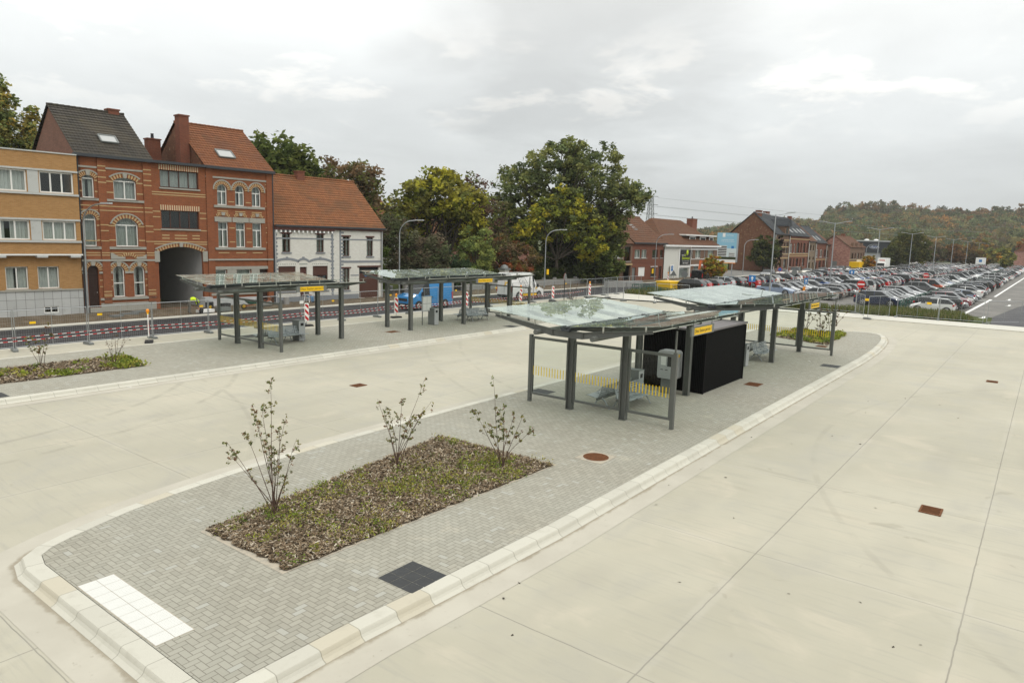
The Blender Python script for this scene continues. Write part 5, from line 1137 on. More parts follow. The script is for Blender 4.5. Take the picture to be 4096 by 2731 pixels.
def house_yellow():
    b = Bld('apartment_block', 'flat-roofed yellow brick flats with grey stone base at the left edge', 'flats', -20); s = b
    ws_t = [(-13.5, -11.2), (-8.9, -6.55), (-5.85, -3.88)]
    up = [arch(x0, x1, 8.05, 9.42) for x0, x1 in ws_t]+[arch(x0, x1, 4.98, 6.24) for x0, x1 in ws_t]
    lo = [arch(-7.98, -6.74, 1.78, 3.24), arch(-6.2, -4.96, 1.78, 3.24), arch(-12, -10.7, 1.78, 3.24)]
    b.wall(-20, -3.62, 4.08, 10.6, up, 'yelbrick', -.34, .3); b.wall(-20, -3.6, 1.66, 4.08, lo, 'yelbrick', 0); b.wall(-20, -3.6, -.1, 1.655, [arch(-6.0, -5.12, .12, .58)], 'slabs', -.05, .3, 'stone_base')
    for x0, x1 in ws_t:
        b.window(x0, x1, 8.05, 9.42, 0, (.33, .66), None, cm='curtain2' if x0 < -6 else None, y=-.24, sill=None, b=.09); b.window(x0, x1, 4.98, 6.24, 0, (.33, .66), None, cm='curtain2', y=-.24, sill=None, b=.09)
    b.multi('window_surround', [(-20, -3.62, -.42, -.34, 9.44, 9.56), (-20, -3.62, -.46, -.34, 7.9, 8.03), (-20, -3.62, -.42, -.34, 6.26, 6.38), (-20, -3.62, -.46, -.34, 4.82, 4.96)]+[(-6.5, -5.9, -.37, -.34, z0, z1) for z0, z1 in ((8.04, 9.43), (4.97, 6.25))], 'slab')
    b.multi('balcony_slab', [(-20, -3.6, -.5, -.06, 3.98, 4.07)], 'white'); b.multi('slab_block', [(x, x+.62, -.52, -.03, 3.84, 3.975) for x in (-8.6, -6.3, -4.35)], 'slab')
    for x0, x1 in ((-7.98, -6.74), (-6.2, -4.96), (-12, -10.7)): b.window(x0, x1, 1.78, 3.24, 0, (.5,), None, cm='curtain2')
    b.window(-6.0, -5.12, .12, .58, 0, (.5,), None, cm=None, y=0, sill=None)
    b.multi('base_coping', [(-20, -3.6, -.12, -.05, 1.62, 1.72)], 'bluestone'); b.multi('parapet_coping', [(-20, -3.62, -.42, .1, 10.6, 10.68)], 'slab'); b.multi('end_wall', [(-3.9, -3.62, .3, 9.5, 0, 10.6)], 'yelbrick'); r = b.box('roof', -20, -3.62, .1, 9.6, 10.5, 10.58, 'zinc')
    b.multi('rear_wall', [(-20, -3.62, 9.5, 9.7, 0, 10.6)], 'gable'); b.box('unlit_room_sheet', -19.8, -3.9, 1.4, 1.45, .1, 10.4, 'dark'); b.chimney(-8.5, -7.75, 3.2, 3.8, 10.5, 11.5, 'slab', r, 1)  # the dark box is a sheet painted for the shade inside the flats
t = NT('grey_facing_slabs'); x, y, z = t.sep(t.coord()); br = t.n.new('ShaderNodeTexBrick'); br.offset = 0; t.l.new(t.comb(x, t.math('ADD', z, .13)), br.inputs[0]); br.inputs['Scale'].default_value = 1; br.inputs['Brick Width'].default_value = .52; br.inputs['Row Height'].default_value = .6; br.inputs['Mortar Size'].default_value = .012
for k, c in (('Color1', (.46, .47, .46)), ('Color2', (.40, .41, .40)), ('Mortar', (.16, .16, .15))): br.inputs[k].default_value = (*c, 1)
MT['slabs'] = t.fin(t.mix(t.math('MULTIPLY', t.rng(t.noise(1.5, 5, .7), .5, .75), .4), br.outputs['Color'], (.28, .28, .26)), .7)
house_yellow()
def house_white():
    b = Bld('white_house', 'whitewashed brick house with weathered orange roof and grey painted trim', 'house', 10.86); s = b; H = 6.35
    U = [(11.66, 12.44, 4.25, 5.82), (15.0, 15.77, 4.25, 5.82), (17.74, 18.5, 3.9, 5.68), (20.42, 21.16, 3.9, 5.66)]
    Gd = [(11.27, 12.91, .92, 3.05), (14.6, 16.15, .9, 3.05), (17.7, 18.5, .8, 2.8)]; D = (13.32, 14.02, .05, 2.98); Gg = (19.56, 21.84, -.1, 2.88)
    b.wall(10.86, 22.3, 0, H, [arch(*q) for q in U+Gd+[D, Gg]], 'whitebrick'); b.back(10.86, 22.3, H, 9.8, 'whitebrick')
    for w in U: b.window(*w, 0, (.5,), None, 'bframe', 'curtain', glaz=(.33, .66), sill='greypaint'); b.box('window_lintel', w[0]-.12, w[1]+.12, -.06, 0, w[3], w[3]+.12, 'shutter')
    for w in Gd[:2]:
        f = b.window(w[0], w[1], w[2], 2.25, 0, (.33, .66), None, 'bframe', 'curtain', glaz=(.5,), sill='greypaint'); b.box('roller_shutter', w[0], w[1], .1, .16, 2.255, w[3], 'shutterlines')
    b.window(*Gd[2], 0, (.5,), None, 'bframe', 'curtain', glaz=(.33, .66), sill='greypaint'); b.box('window_lintel', Gd[2][0]-.12, Gd[2][1]+.12, -.06, 0, 2.8, 2.92, 'shutter')
    b.box('door', D[0], D[1], .16, .22, D[2], D[3], 'shutter'); g = b.box('garage_door', Gg[0], Gg[1], .16, .22, 0, 2.3, 'shutterlines'); b.box('garage_transom', Gg[0], Gg[1], .16, .2, 2.32, 2.88, 'dark'); b.box('garage_lintel', Gg[0]-.2, Gg[1]+.2, -.07, 0, 2.89, 3.02, 'shutter')
    f = b.box('house_notice', 20.3, 20.62, .148, .158, 2.0, 2.14, 'blue', g); b.box('house_notice', 20.68, 20.9, .148, .158, 2.0, 2.1, 'white', g)
    tr = [(10.95, 16.6, -.02, 0, 5.36, 5.48), (17.5, 22.25, -.02, 0, 5.36, 5.48), (10.95, 11.1, -.025, 0, .42, 6.1), (16.55, 16.72, -.025, 0, .42, 6.3), (17.4, 17.56, -.025, 0, .42, 6.3), (17.5, 22.2, -.02, 0, 3.3, 3.5), (18.6, 19.5, -.02, 0, 2.1, 2.2)]
    for x in (10.9, 16.45, 17.52):
        for k in range(18): tr.append((x+(.0 if k % 2 else .04), x+.36 if k % 2 else x+.3, -.018, 0, .5+k*.32, .66+k*.32))
    mb = MB()
    for q in tr: mb.box(s.X(q[0]), s.X(q[1]), q[2], 0, q[4], q[5])
    for (c, w) in ((12.09, 1.15), (13.67, .55), (15.37, 1.1)):
        n = 8
        for k in range(n):
            a, d = -1+2*k/n, -1+2*(k+1)/n; z = lambda v: 3.36+.22*(1-v*v); X = s.X(c); mb.prism([(X+a*w, z(a)), (X+d*w, z(d)), (X+d*w, z(d)+.2), (X+a*w, z(a)+.2)], 'y', -.03, 0)
        mb.box(s.X(c)-.1, s.X(c)+.1, -.04, 0, 3.6, 3.86)
    for w in U[:2]: mb.prism([(s.X(w[0])-.15, 5.97), (s.X(w[1])+.15, 5.97), (s.X(w[1])+.15, 6.1), (s.X((w[0]+w[1])/2), 6.25), (s.X(w[0])-.15, 6.1)], 'y', -.03, 0)
    o = mb.build('painted_trim', MT['greypaint'], b.t); fix_normals(o)
    mb = MB()
    for (c, w) in ((12.09, .8), (13.67, .36), (15.37, .76)):
        for k in range(9): v = -1+2*k/8; mb.add([(s.X(c)+v*w-.05, -.006, 3.2), (s.X(c)+v*w+.05, -.006, 3.2), (s.X(c)+v*w, -.006, 3.28)], [(0, 1, 2)])
    mb.build('painted_garland', MT['green'], b.t)
    b.box('plinth', 10.9, 19.5, -.03, 0, -.05, .42, 'greypaint')
    b.multi('cornice', [(10.86, 16.75, -.22, 0, 6.12, 6.4), (16.75, 22.3, -.16, 0, 6.22, 6.4)], 'shutter'); b.multi('cornice_bracket', [(11+.42*k, 11.14+.42*k, -.2, -.0, 5.92, 6.11) for k in range(14)], 'white')
    b.box('gutter', 10.9, 22.5, -.36, -.1, 6.4, 6.54, 'zinc'); b.side(22.3, 9.8, H, 10.9, 4.9, 'whitebrick', left=False); b.side(10.86, 9.8, H, 10.9, 4.9, 'whitebrick')
    r = b.roof(10.84, 22.5, -.3, 6.42, 4.9, 11.0, 10.0, 6.42, 'tileorange2', 20); b.chimney(16.0, 16.75, 4.5, 5.1, 10.6, 11.45, 'darkred', r)
    mb = MB()
    for x in (10.98, 22.15): mb.tube([(s.X(x), -.1, .0), (s.X(x), -.1, 6.4)], .05, 8)
    mb.build('drainpipe', MT['grey'], b.t)
MT['shutterlines'] = stripes('brown_slatted_shutter', (.085, .032, .02), (.06, .022, .014), .12)
house_white()
def house_row():
    # houses beyond the garden; facades on the line y = 51
    A0 = 0.0; Y0 = 51.0
    b = Bld('brown_house', 'narrow brown brick house with garage half hidden by the garden trees', 'house', 89.4, (0, Y0), A0); s = b
    b.wall(89.4, 96.75, -.1, 5.5, [arch(90.4, 93.7, 3.5, 4.9), arch(94.2, 96.2, 3.0, 5.2), arch(89.9, 92.6, .7, 2.35), arch(93, 96.4, .1, 2.35)], 'brownbrick'); b.window(90.4, 93.7, 3.5, 4.9, 0, (.5,), None, cm='curtain', sill='bluestone'); b.window(94.2, 96.2, 3.0, 5.2, 0, (), None, 'bframe', None); b.window(89.9, 92.6, .7, 2.35, 0, (), None, cm=None)
    b.box('garage_recess', 93, 96.4, 1.2, 1.25, -.1, 2.4, 'brownbrick'); b.multi('stone_trim', [(89.5, 96.8, -.08, 0, 2.4, 2.62)], 'cream'); b.back(89.4, 96.75, 5.5, 10, 'brownbrick'); b.side(89.4, 10, 5.5, 9.9, 5, 'brownbrick')
    b.roof(89.2, 96.8, -.3, 5.6, 5, 10, 10.3, 5.6, 'tilebrown', 12)
    b = Bld('red_house', 'two-storey red brick house with brown roof and white roller shutter', 'house', 96.75, (0, Y0), A0); s = b
    U = [(97.5, 99.4), (99.8, 101.6), (103.5, 105.5), (106.3, 107.5)]
    b.wall(96.75, 107.9, -.1, 5.65, [arch(x0, x1, 3.45, 4.75) for x0, x1 in U]+[arch(96.9, 98.1, 0, 2), arch(99.0, 101.3, .6, 2.05), arch(103.3, 105.2, .5, 2.0), arch(106.2, 107.2, 0, 2.05)], 'darkred')
    for i, (x0, x1) in enumerate(U): b.window(x0, x1, 3.45, 4.75, 0, (.5,) if i < 2 else (), None, 'wframe' if i < 2 else 'bframe', 'curtain' if i < 2 else None)
    b.box('door', 96.9, 98.1, .15, .2, 0, 2, 'midgrey'); b.box('roller_shutter', 99, 101.3, .1, .15, .6, 2.05, 'white'); b.window(103.3, 105.2, .5, 2.0, 0, (.5,), None, 'dark', None); b.box('door', 106.2, 107.2, .15, .2, 0, 2.05, 'door'); b.multi('stone_trim', [(96.8, 107.85, -.05, 0, 2.75, 2.85)], 'darkred'); b.box('lintel', 103.1, 105.6, -.06, 0, 2.02, 2.12, 'white'); b.box('window_poster', 103.9, 104.5, .10, .125, .95, 1.75, 'yellow')
    b.back(96.75, 107.9, 5.65, 10, 'darkred'); b.side(107.9, 10, 5.65, 9.9, 5, 'darkred', left=False); b.box('gutter', 96.7, 108.3, -.4, 0, 5.66, 5.86, 'zinc'); r = b.roof(96.8, 108.1, -.3, 5.8, 5, 10, 10.3, 5.8, 'tilebrown', 12); b.skylight(101.2, 102.3, 2.3, 7.75, 3.3, 8.55, r); b.skylight(99.2, 99.8, 1.5, 7.0, 2.1, 7.5, r)
    b = Bld('pub', 'white and brick corner pub with hipped brown roof and three dormers', 'pub', 107.95, (0, Y0), A0); s = b
    U = [(118.8, 119.6), (120.7, 123.2), (124.6, 125.3), (126.4, 129.2)]
    b.wall(107.95, 118.55, -.1, 5.3, [arch(114.0, 118.2, -.05, 1.7)], 'plasterwhite'); b.wall(118.55, 131, -.1, 5.3, [arch(x0, x1, 3.3, 4.75) for x0, x1 in U]+[arch(120.2, 122.8, .2, 1.9), arch(125.5, 128, .2, 1.9)], 'brownbrick', .002)
    for i, (x0, x1) in enumerate(U): b.window(x0, x1, 3.3, 4.75, 0, (.5,) if x1-x0 > 1 else (), None, cm='curtain2')
    b.window(114, 118.2, -.05, 1.7, 0, (), None, 'wframe', 'curtain', sill=None); b.window(120.2, 122.8, .2, 1.9, 0, (), None, 'wframe', 'curtain'); b.window(125.5, 128, .2, 1.9, 0, (.5,), None, 'wframe', 'curtain')
    b.multi('lintel', [(118.6, 131, -.08, 0, 4.78, 5.1), (118.6, 131, -.08, 0, 1.95, 2.2), (118.6, 131, -.06, 0, 3.1, 3.2), (113.6, 118.5, -.06, 0, 1.72, 2.15)], 'white'); b.multi('pilaster', [(113.5, 113.9, -.1, 0, -.1, 5.3), (118.3, 118.6, -.1, 0, -.1, 5.3)], 'white')
    b.multi('side_wall', [(107.95, 108.25, .3, 10, -.1, 5.3), (130.7, 131, .3, 10, -.1, 5.3)], 'plasterwhite'); b.back(107.95, 131, 5.3, 10, 'brownbrick'); b.box('gutter', 107.4, 131.6, -.5, 0, 5.3, 5.6, 'white')
    mb = MB(); X0, X1 = s.X(107.5), s.X(131.5); ra, rb = s.X(112.5), s.X(124.5); n = 12
    e0, e1, yr, ze, zr = -.4, 10.4, 5, 5.6, 10.1
    for k in range(n):
        q, p = k/n, min(1, (k+1.1)/n); f = lambda a, c, v: a+(c-a)*v
        for (A, B) in ((((X0, e0), (X1, e0)), ((ra, yr), (rb, yr))), (((X1, e1), (X0, e1)), ((rb, yr), (ra, yr))), (((X0, e1), (X0, e0)), ((ra, yr), (ra, yr))), (((X1, e0), (X1, e1)), ((rb, yr), (rb, yr)))):
            P = [(f(A[0][0], B[0][0], q), f(A[0][1], B[0][1], q), f(ze, zr, q)+.05), (f(A[1][0], B[1][0], q), f(A[1][1], B[1][1], q), f(ze, zr, q)+.05), (f(A[1][0], B[1][0], p), f(A[1][1], B[1][1], p), f(ze, zr, p)+.01), (f(A[0][0], B[0][0], p), f(A[0][1], B[0][1], p), f(ze, zr, p)+.01)]
            mb.add(P, [(0, 1, 2, 3)])
    r = mb.build('roof', MT['tilebrown'], b.t)
    for (x0, x1) in ((119.6, 122.2), (124.3, 126.9), (128.7, 130.6)):
        d = b.box('dormer', x0, x1, .9, 4.2, 6.1, 7.25, 'darkred', r); b.box('dormer_frame', x0-.05, x1+.05, .8, .895, 6.05, 7.2, 'white', d)
        mb = MB()
        for k in range(3): w = (x1-x0-.5)/3; a = s.X(x0)+.2+k*(w+.05); mb.box(a, a+w, .79, .799, 6.3, 7.0)
        mb.build('pane', MT['dark'], d)
    b.box('dormer_roof', 117.2, 131.3, .4, 4.4, 7.27, 7.5, 'white', r); b.chimney(128.3, 130.5, 4.2, 5.4, 8, 10.5, 'darkred', r, 1); b.chimney(110.6, 112.4, 6.5, 7.6, 6, 9.3, 'darkred', r)
    bn = thing('banner', 'black pub banner with yellow-green lettering hung on the white wall', 'banner', (116.2, Y0-.12, 2.2)); MB().box(-2.1, 2.1, -.05, .0, 0, 2.6).build('cloth', MT['text'], bn)
    text('lettering', 'Bier\u00adtempel'.replace('\u00ad', ''), .72, MT['lime'], bn, (.1, -.06, 1.15), ext=.003); text('lettering', 'De', .55, MT['lime'], bn, (-.3, -.06, 1.68), ext=.003); text('lettering', 'Taverne', .36, MT['white'], bn, (-1.25, -.06, 1.68), ext=.003); text('lettering', 'GROTE MARKT DIEST', .3, MT['grey'], bn, (0, -.06, .62), ext=.003); text('lettering', 'debiertempel.be', .36, MT['white'], bn, (0, -.06, .3), ext=.003)
    mb = MB(); mb.lathe([(0, 0), (.42, 0), (.42, .01), (0, .012)], n=20); mb.xform(Matrix.Translation((.6, -.052, 2.12)) @ Matrix.Rotation(R(90), 4, 'X') @ Matrix.Scale(1.15, 4, (0, 1, 0))); mb.build('emblem', MT['lime'], bn)
    b = Bld('slate_house', 'steep dark slate roof showing behind the pub chimneys', 'house', 132, (0, 58), A0); b.multi('wall', [(132, 142, 0, 9, 0, 5.4)], 'brownbrick'); r = b.roof(131.8, 142.2, -.3, 5.4, 4.5, 9.9, 9.3, 5.4, 'slate', 8); b.chimney(135, 137, 3, 4, 8, 9.6, 'darkred', r)
    # terrace beyond the trees
    def terr(name, lab, x0, x1, zw, zr, mat, rmat, wins, band, gab=None, depth=10.5, yr=5.3, sky=()):
        b = Bld(name, lab, 'house', x0, (0, Y0), A0); b.wall(x0, x1, -.5, zw, [arch(*w[:5]) for w in wins], mat)
        for w in wins: b.window(w[0], w[1], w[2], w[3], w[4] if len(w) > 4 else 0, (.5,) if w[1]-w[0] > 1.6 else (), None, w[5] if len(w) > 5 else 'bframe', 'curtain' if rnd.random() < .4 else None, b=.1)
        if band: b.multi('stone_trim', [(x0+.02, x1-.02, -.06, 0, z, z+.22) for z in band], 'cream')
        b.back(x0, x1, zw, depth, mat)
        b.side(x0, depth, zw, zr-.1, yr, gab or mat); b.side(x1, depth, zw, zr-.1, yr, gab or mat, left=False); r = b.roof(x0-.2, x1+.1, -.35, zw+.05, yr, zr, depth+.35, zw+.05, rmat, 11)
        b.box('gutter', x0, x1, -.42, 0, zw, zw+.18, 'zinc')
        for xs in sky: sl = (zr-zw)/(yr+.35); b.skylight(xs, xs+1.3, .6, zw+sl*.95, 1.9, zw+sl*2.25, r)
        MB().tube([(.15, -.1, 0), (.15, -.1, zw)], .07, 6).build('drainpipe', MT['white'], b.t); return b, r
    w1 = [(x0, x1, 4.2, 6.5, .35) for x0, x1 in ((166.8, 168.3), (170.1, 171.6), (172.6, 173.6), (174.4, 175.9))]+[(x0, x1, .6, 2.8) for x0, x1 in ((167.0, 168.6), (170.2, 171.6), (173.4, 175.5))]
    b, r = terr('terrace_house', 'tall end-of-terrace brick house with big sooty gable and slate dormer', 165.5, 176.6, 8.5, 13.5, 'brownbrick', 'slate', w1, (3.9, 2.95, 7.2, 5.6), 'gable2'); b.chimney(166.2, 167.9, 4.2, 5.2, 12.6, 13.9, 'darkred', r); b.chimney(174, 176, 5, 6, 12.8, 14.0, 'darkred', r)
    d = b.box('dormer', 172.2, 175.6, -.1, 3.5, 8.5, 10.6, 'brownbrick', r); mb = MB(); X0, X1 = b.X(171.9), b.X(175.9); mb.prism([(X0, 10.6), (X1, 10.6), (b.X(174.6), 12.3), (b.X(173.2), 12.3)], 'y', -.6, 4.5); o = mb.build('dormer_roof', MT['slate'], r); fix_normals(o); b.box('dormer_window', 173.2, 174.6, -.14, -.11, 8.9, 10.2, 'winglassdark', d)
    w2 = [(x0, x1, 4.3, 6.3, .4, 'wframe') for x0, x1 in ((177.6, 179.5), (180.8, 182.0))]+[(x0, x1, 4.3, 6.4, .5) for x0, x1 in ((183.2, 185.5), (186.6, 187.7), (189, 191), (192.3, 193.4))]+[(x0, x1, .9, 3.0) for x0, x1 in ((178, 179.8), (181, 182.2), (183.6, 185.5), (186.8, 187.8), (189.2, 191.2))]
    b, r = terr('terrace_house', 'red brick terrace house with round-arched upper windows and slate roof', 176.65, 194.0, 8.4, 13.1, 'darkred', 'slate', w2, (3.4, 7.6, 3.9), None, sky=(180, 184, 187.5, 190.5)); b.chimney(192.5, 193.8, 4.8, 5.6, 12.4, 13.6, 'darkred', r)
    terr('terrace_house', 'narrow tan house with small square windows in the terrace', 194.05, 201, 7.2, 12, 'tanbrick', 'tilebrown', [(195.2, 196.8, 4.9, 6.4), (198.2, 199.5, 4.9, 6.4), (195.4, 196.6, 2.4, 3.3), (198.8, 200.1, 2.4, 3.3), (195, 196.8, -.2, 1.8), (198.6, 199.8, -.2, 1.8)], ())
    terr('terrace_house', 'dark red terrace house with white-framed windows and two skylights', 201.05, 212.2, 6.9, 11.6, 'darkred', 'slate', [(201.7, 203.9, 3.1, 5.2, 0, 'wframe'), (205.7, 208.4, 3.1, 5.1, .3, 'wframe'), (209.9, 211.8, 3.1, 5.1, .3), (201.6, 203.6, -.2, 1.8), (205.4, 207.9, .2, 1.9, .4), (209.6, 211.2, -.1, 1.9, .4)], (2.4,), None, sky=(203, 206.5))
    terr('terrace_house', 'last brown terrace house with white arched door', 212.25, 219, 6.5, 10.6, 'brownbrick', 'tilebrown', [(213, 214.6, 3, 5), (216, 217.8, 3, 5), (213, 214.4, 0, 1.9, .4), (215.8, 217.8, -.3, 1.9, .5, 'white')], ())
    # pink-sided house
    b = Bld('pink_house', 'detached house with pale pink mottled brick side wall', 'house', 216, (0, 45.6), A0); g = b.side(216, 8.6, 6, 9.2, 4.4, 'pinkbrick'); b.wall(216.28, 236, -.5, 6, [arch(x0, x1, 2.8, 4.5) for x0, x1 in ((218.7, 220.9), (222.6, 224.2), (226.1, 228.3), (230.2, 232), (233.8, 235))]+[arch(x0, x1, -.2, 1.7) for x0, x1 in ((218.7, 220.6), (222.6, 224.2), (226.1, 228), (231, 232.4))], 'brownbrick')
    for x0, x1 in ((218.7, 220.9), (222.6, 224.2), (226.1, 228.3), (230.2, 232), (233.8, 235)): b.window(x0, x1, 2.8, 4.5, 0, (), None, 'bframe', None)
    for x0, x1 in ((218.7, 220.6), (222.6, 224.2), (226.1, 228), (231, 232.4)): b.window(x0, x1, -.2, 1.7, 0, (), None, 'bframe', None)
    b.back(216.3, 236, 6, 8.6, 'brownbrick'); b.box('stone_trim', 216.3, 236, -.05, 0, 2.5, 2.7, 'cream', b.t); r = b.roof(215.7, 236.2, -.3, 6.05, 4.4, 9.3, 9, 6.05, 'tilebrown', 8); b.chimney(226, 227.2, 4, 5, 8.6, 9.9, 'darkred', r)
    b.multi('pinnacle', [(x, x+1.5, -.2, .5, 5.9, 7.4) for x in (219, 224, 230)], 'brownbrick'); MB().box(-.03, 0.0, 3.1, 4.6, -.5, 2.1).build('side_door', MT['midgrey'], b.t); MB().box(-.03, 0.0, 6.2, 6.9, 7.0, 7.8).build('gable_window', MT['dark'], b.t)
    # car showroom
    b = thing('car_showroom', 'dark flat-topped car showroom with a blue oval sign', 'showroom', (300, 48.2, 0))
    MB().box(0, 30, 0, 14.5, 4.3, 8.5).build('fascia', MT['showroom'], b); MB().box(.6, 30, 4.4, 14.4, -.5, 4.29).build('wall', MT['grey'], b); MB().box(1.2, 30, .1, 4.35, -.5, 4.29).build('glazing', MT['winglassdark'], b); mb = MB(); mb.box(-.4, 30.4, -1.5, 15, 8.5, 8.95); mb.box(.5, 31, -8, -1.55, 8.3, 9.0); r = mb.build('roof', MT['grey'], b)
    for y in (6.5, 9.8): MB().lathe([(.0, 9.5), (.6, 9.4), (.9, 9.1), (.9, 8.96)], (1.5, y, 0), 12).build('roof_dome', MT['white'], r)
    mb = MB(); mb.lathe([(0, .02), (1, .02), (1, 0)], n=28); mb.xform(Matrix.Translation((-.04, 6.6, 6.35)) @ Matrix.Rotation(R(-90), 4, 'Y') @ Matrix.Diagonal((.62, 1.75, 3, 1))); e = mb.build('oval_sign', MT['blue2'], b)
    mb = MB(); mb.lathe([(.9, .03), (.96, .03)], n=28); mb.xform(Matrix.Translation((-.05, 6.6, 6.35)) @ Matrix.Rotation(R(-90), 4, 'Y') @ Matrix.Diagonal((.62, 1.75, 3, 1))); mb.build('oval_rim', MT['white'], e)
    tx = text('lettering', 'Ford', 1.15, MT['white'], e, (-.14, 6.6, 6.33), (R(90), 0, R(-90)), .01); tx.data.transform(Matrix(((1, .3, 0, 0), (0, 1, 0, 0), (0, 0, 1, 0), (0, 0, 0, 1))))
    # house behind the garden trees, brick outbuilding glimpsed between trunks
    b = Bld('garden_house', 'cream-walled house with orange roof glimpsed behind the white house', 'house', 58, (0, 72), A0); b.multi('wall', [(58, 68, 0, 8, 0, 7)], 'plasterwhite'); b.roof(57.6, 68.4, -.4, 7, 4, 10.8, 8.4, 7, 'tileorange', 8)
    b = Bld('garden_outbuilding', 'pinkish brick outbuilding glimpsed between the garden trunks', 'outbuilding', 74, (0, 72), A0); b.multi('wall', [(74, 100, 0, 8, 0, 5.6)], 'pinkbrick'); b.roof(73.6, 100.4, -.4, 5.6, 4, 9, 8.4, 5.6, 'tilebrown', 8)
    b = Bld('red_roof_house', 'house with pale red roof at the far right edge below the hill', 'house', 0, (395, 2), A0); b.multi('wall', [(0, 12, 0, 12, 0, 6.5)], 'pinkbrick'); mb = MB(); mb.prism([(0, 6.5), (12, 6.5), (6, 11.5)], 'x', -.4, 12.4); mb.xform(Matrix.Rotation(0, 4, 'Z')); o = mb.build('roof', MT['tileorange'], b.t); fix_normals(o)
t = NT('white_wall_flaking'); MT['plasterwhite'] = t.fin(t.mix(t.rng(t.noise(2.6, 6, .75), .63, .7), (.62, .62, .57), (.36, .33, .28)), .85)
MT['lime'] = plain('lime_lettering', (.55, .72, .01), .5); MT['showroom'] = plain('showroom_cladding', (.024, .027, .034), .5, 0, .1, 1); MT['blue2'] = plain('oval_blue', (.012, .045, .16), .3); t = NT('dark_glazing'); MT['winglassdark'] = t.fin((.03, .035, .04), .05, 0, .8)
house_row()
def garden_wall():
    for i, (x0, x1, lab) in enumerate(((50.5, 57.5, 'low grey garden wall with coping behind the blue van'), (59.4, 66.2, 'low garden wall left of the stone gate pillar'), (67.6, 88, 'low garden wall running towards the brown house'))):
        t = thing('garden_wall', lab, 'wall', (x0, 52.35, 0)); L = x1-x0; MB().box(0, L, -.12, .12, -.1, .62).build('masonry', MT['block'], t); MB().box(0, L, -.17, .17, .62, .7).build('coping', MT['bluestone'], t); mb = MB(); n = int(L/2.4)
        for k in range(n+1): x = L*k/max(n, 1); mb.box(x-.17, x+.17, -.19, .19, -.1, .95)
        mb.build('wall_pier', MT['block'], t)
    t = thing('gate_pillar', 'white stone gate pillar with dark domed cap beside the hedge', 'gate pillar', (66.8, 52.3, 0)); MB().box(-.42, .42, -.42, .42, -.1, 2.15).build('shaft', MT['plasterwhite'], t); mb = MB(); mb.box(-.55, .55, -.55, .55, 2.15, 2.35); mb.lathe([(.5, 2.35), (.42, 2.6), (.2, 2.75), (0, 2.8)], n=14); mb.build('cap', MT['midgrey'], t)
garden_wall()
# ---------------------------------------------------------------- vehicles
def loft(st, cab, ws, rw, pillars, wid, L):
    """st: (x, z_low, z_belt, z_top, w_low, w_belt, w_top); returns body / glass face lists. x from front 0 to L"""
    xs = sorted(set([s[0] for s in st]+[p+d for p in pillars for d in (-.04, .04)]))
    def S(x):
        for a, b in zip(st, st[1:]):
            if a[0] <= x <= b[0]: f = (x-a[0])/max(1e-6, b[0]-a[0]); return [p+(q-p)*f for p, q in zip(a, b)]
        return list(st[-1])
    V, body, gl = [], [], {'windscreen': [], 'rear_window': [], 'side_window': []}; n = 9
    for x in xs:
        _, zl, zb, zt, wl, wb, wt = S(x); zm = zl+(zb-zl)*.55; X = L/2-x
        V += [(X, wl, zl), (X, wb*1.015, zm), (X, wb, zb), (X, wt, zt), (X, 0, zt+.035), (X, -wt, zt), (X, -wb, zb), (X, -wb*1.015, zm), (X, -wl, zl)]
    for i in range(len(xs)-1):
        m = (xs[i]+xs[i+1])/2
        for k in range(n-1):
            f = (i*n+k, i*n+k+1, (i+1)*n+k+1, (i+1)*n+k); pil = any(abs(m-p) < .05 for p in pillars)
            if k in (2, 5) and cab[0] < m < cab[1] and not pil: gl['side_window'].append(f)
            elif k in (3, 4) and ws[0] < m < ws[1]: gl['windscreen'].append(f)
            elif k in (3, 4) and rw and rw[0] < m < rw[1]: gl['rear_window'].append(f)
            else: body.append(f)
        body.append((i*n, (i+1)*n, (i+1)*n+8, i*n+8))
    N = len(xs)-1; body.append(tuple(range(n))); body.append(tuple(range(N*n+n-1, N*n-1, -1)))
    return V, body, gl
CAR = {}
def car_type(nm, L, W, Hh, zbelt, hood, wsr, roof_end, rear_x, tail, rw, wheels, r=.31, zl=.24, deck=None, pill=None, roofw=.78, nose=.62):
    w = W/2; wl = w*.93; zb0 = nose; hx, hz = hood
    st = [(0, zl+.08, zb0-.12, zb0-.06, wl*.78, w*.80, w*.72), (.10, zl, zb0, zb0+.06, wl*.94, w*.93, w*.82), (.45, zl, zb0+.1, zb0+.16, wl, w*.985, w*.86), (hx, zl, zbelt-.01, hz, wl, w, w*.86), (wsr, zl, zbelt+.01, Hh-.05, wl, w, w*roofw), ((wsr+roof_end)/2, zl, zbelt+.02, Hh-.035, wl, w, w*roofw), (roof_end, zl, zbelt+.04, Hh-.07, wl, w*.99, w*roofw*.97)]
    if deck: st += [(rear_x, zl, zbelt+.03, deck, wl, w*.97, w*.82), (L-.08, zl, zbelt-.02, deck-.04, wl*.96, w*.92, w*.8), (L, zl+.12, zbelt-.2, zbelt-.16, wl*.86, w*.84, w*.74)]
    else: st += [(rear_x, zl, zbelt+.02, zbelt+.14, wl, w*.96, w*.80), (L-.05, zl, zbelt-.18, zbelt-.1, wl*.95, w*.92, w*.8), (L, zl+.1, zbelt-.32, zbelt-.28, wl*.88, w*.86, w*.76)]
    V, body, gl = loft(st, (hx+.28, min(rear_x-.12, roof_end+.35)), (hx+.03, wsr-.03), (roof_end+.03, rear_x-.05) if rw else None, pill or [(wsr+roof_end)/2-.05], W, L)
    CAR[nm] = (V, body, gl, L, W, wheels, r, zbelt, zl, nose)
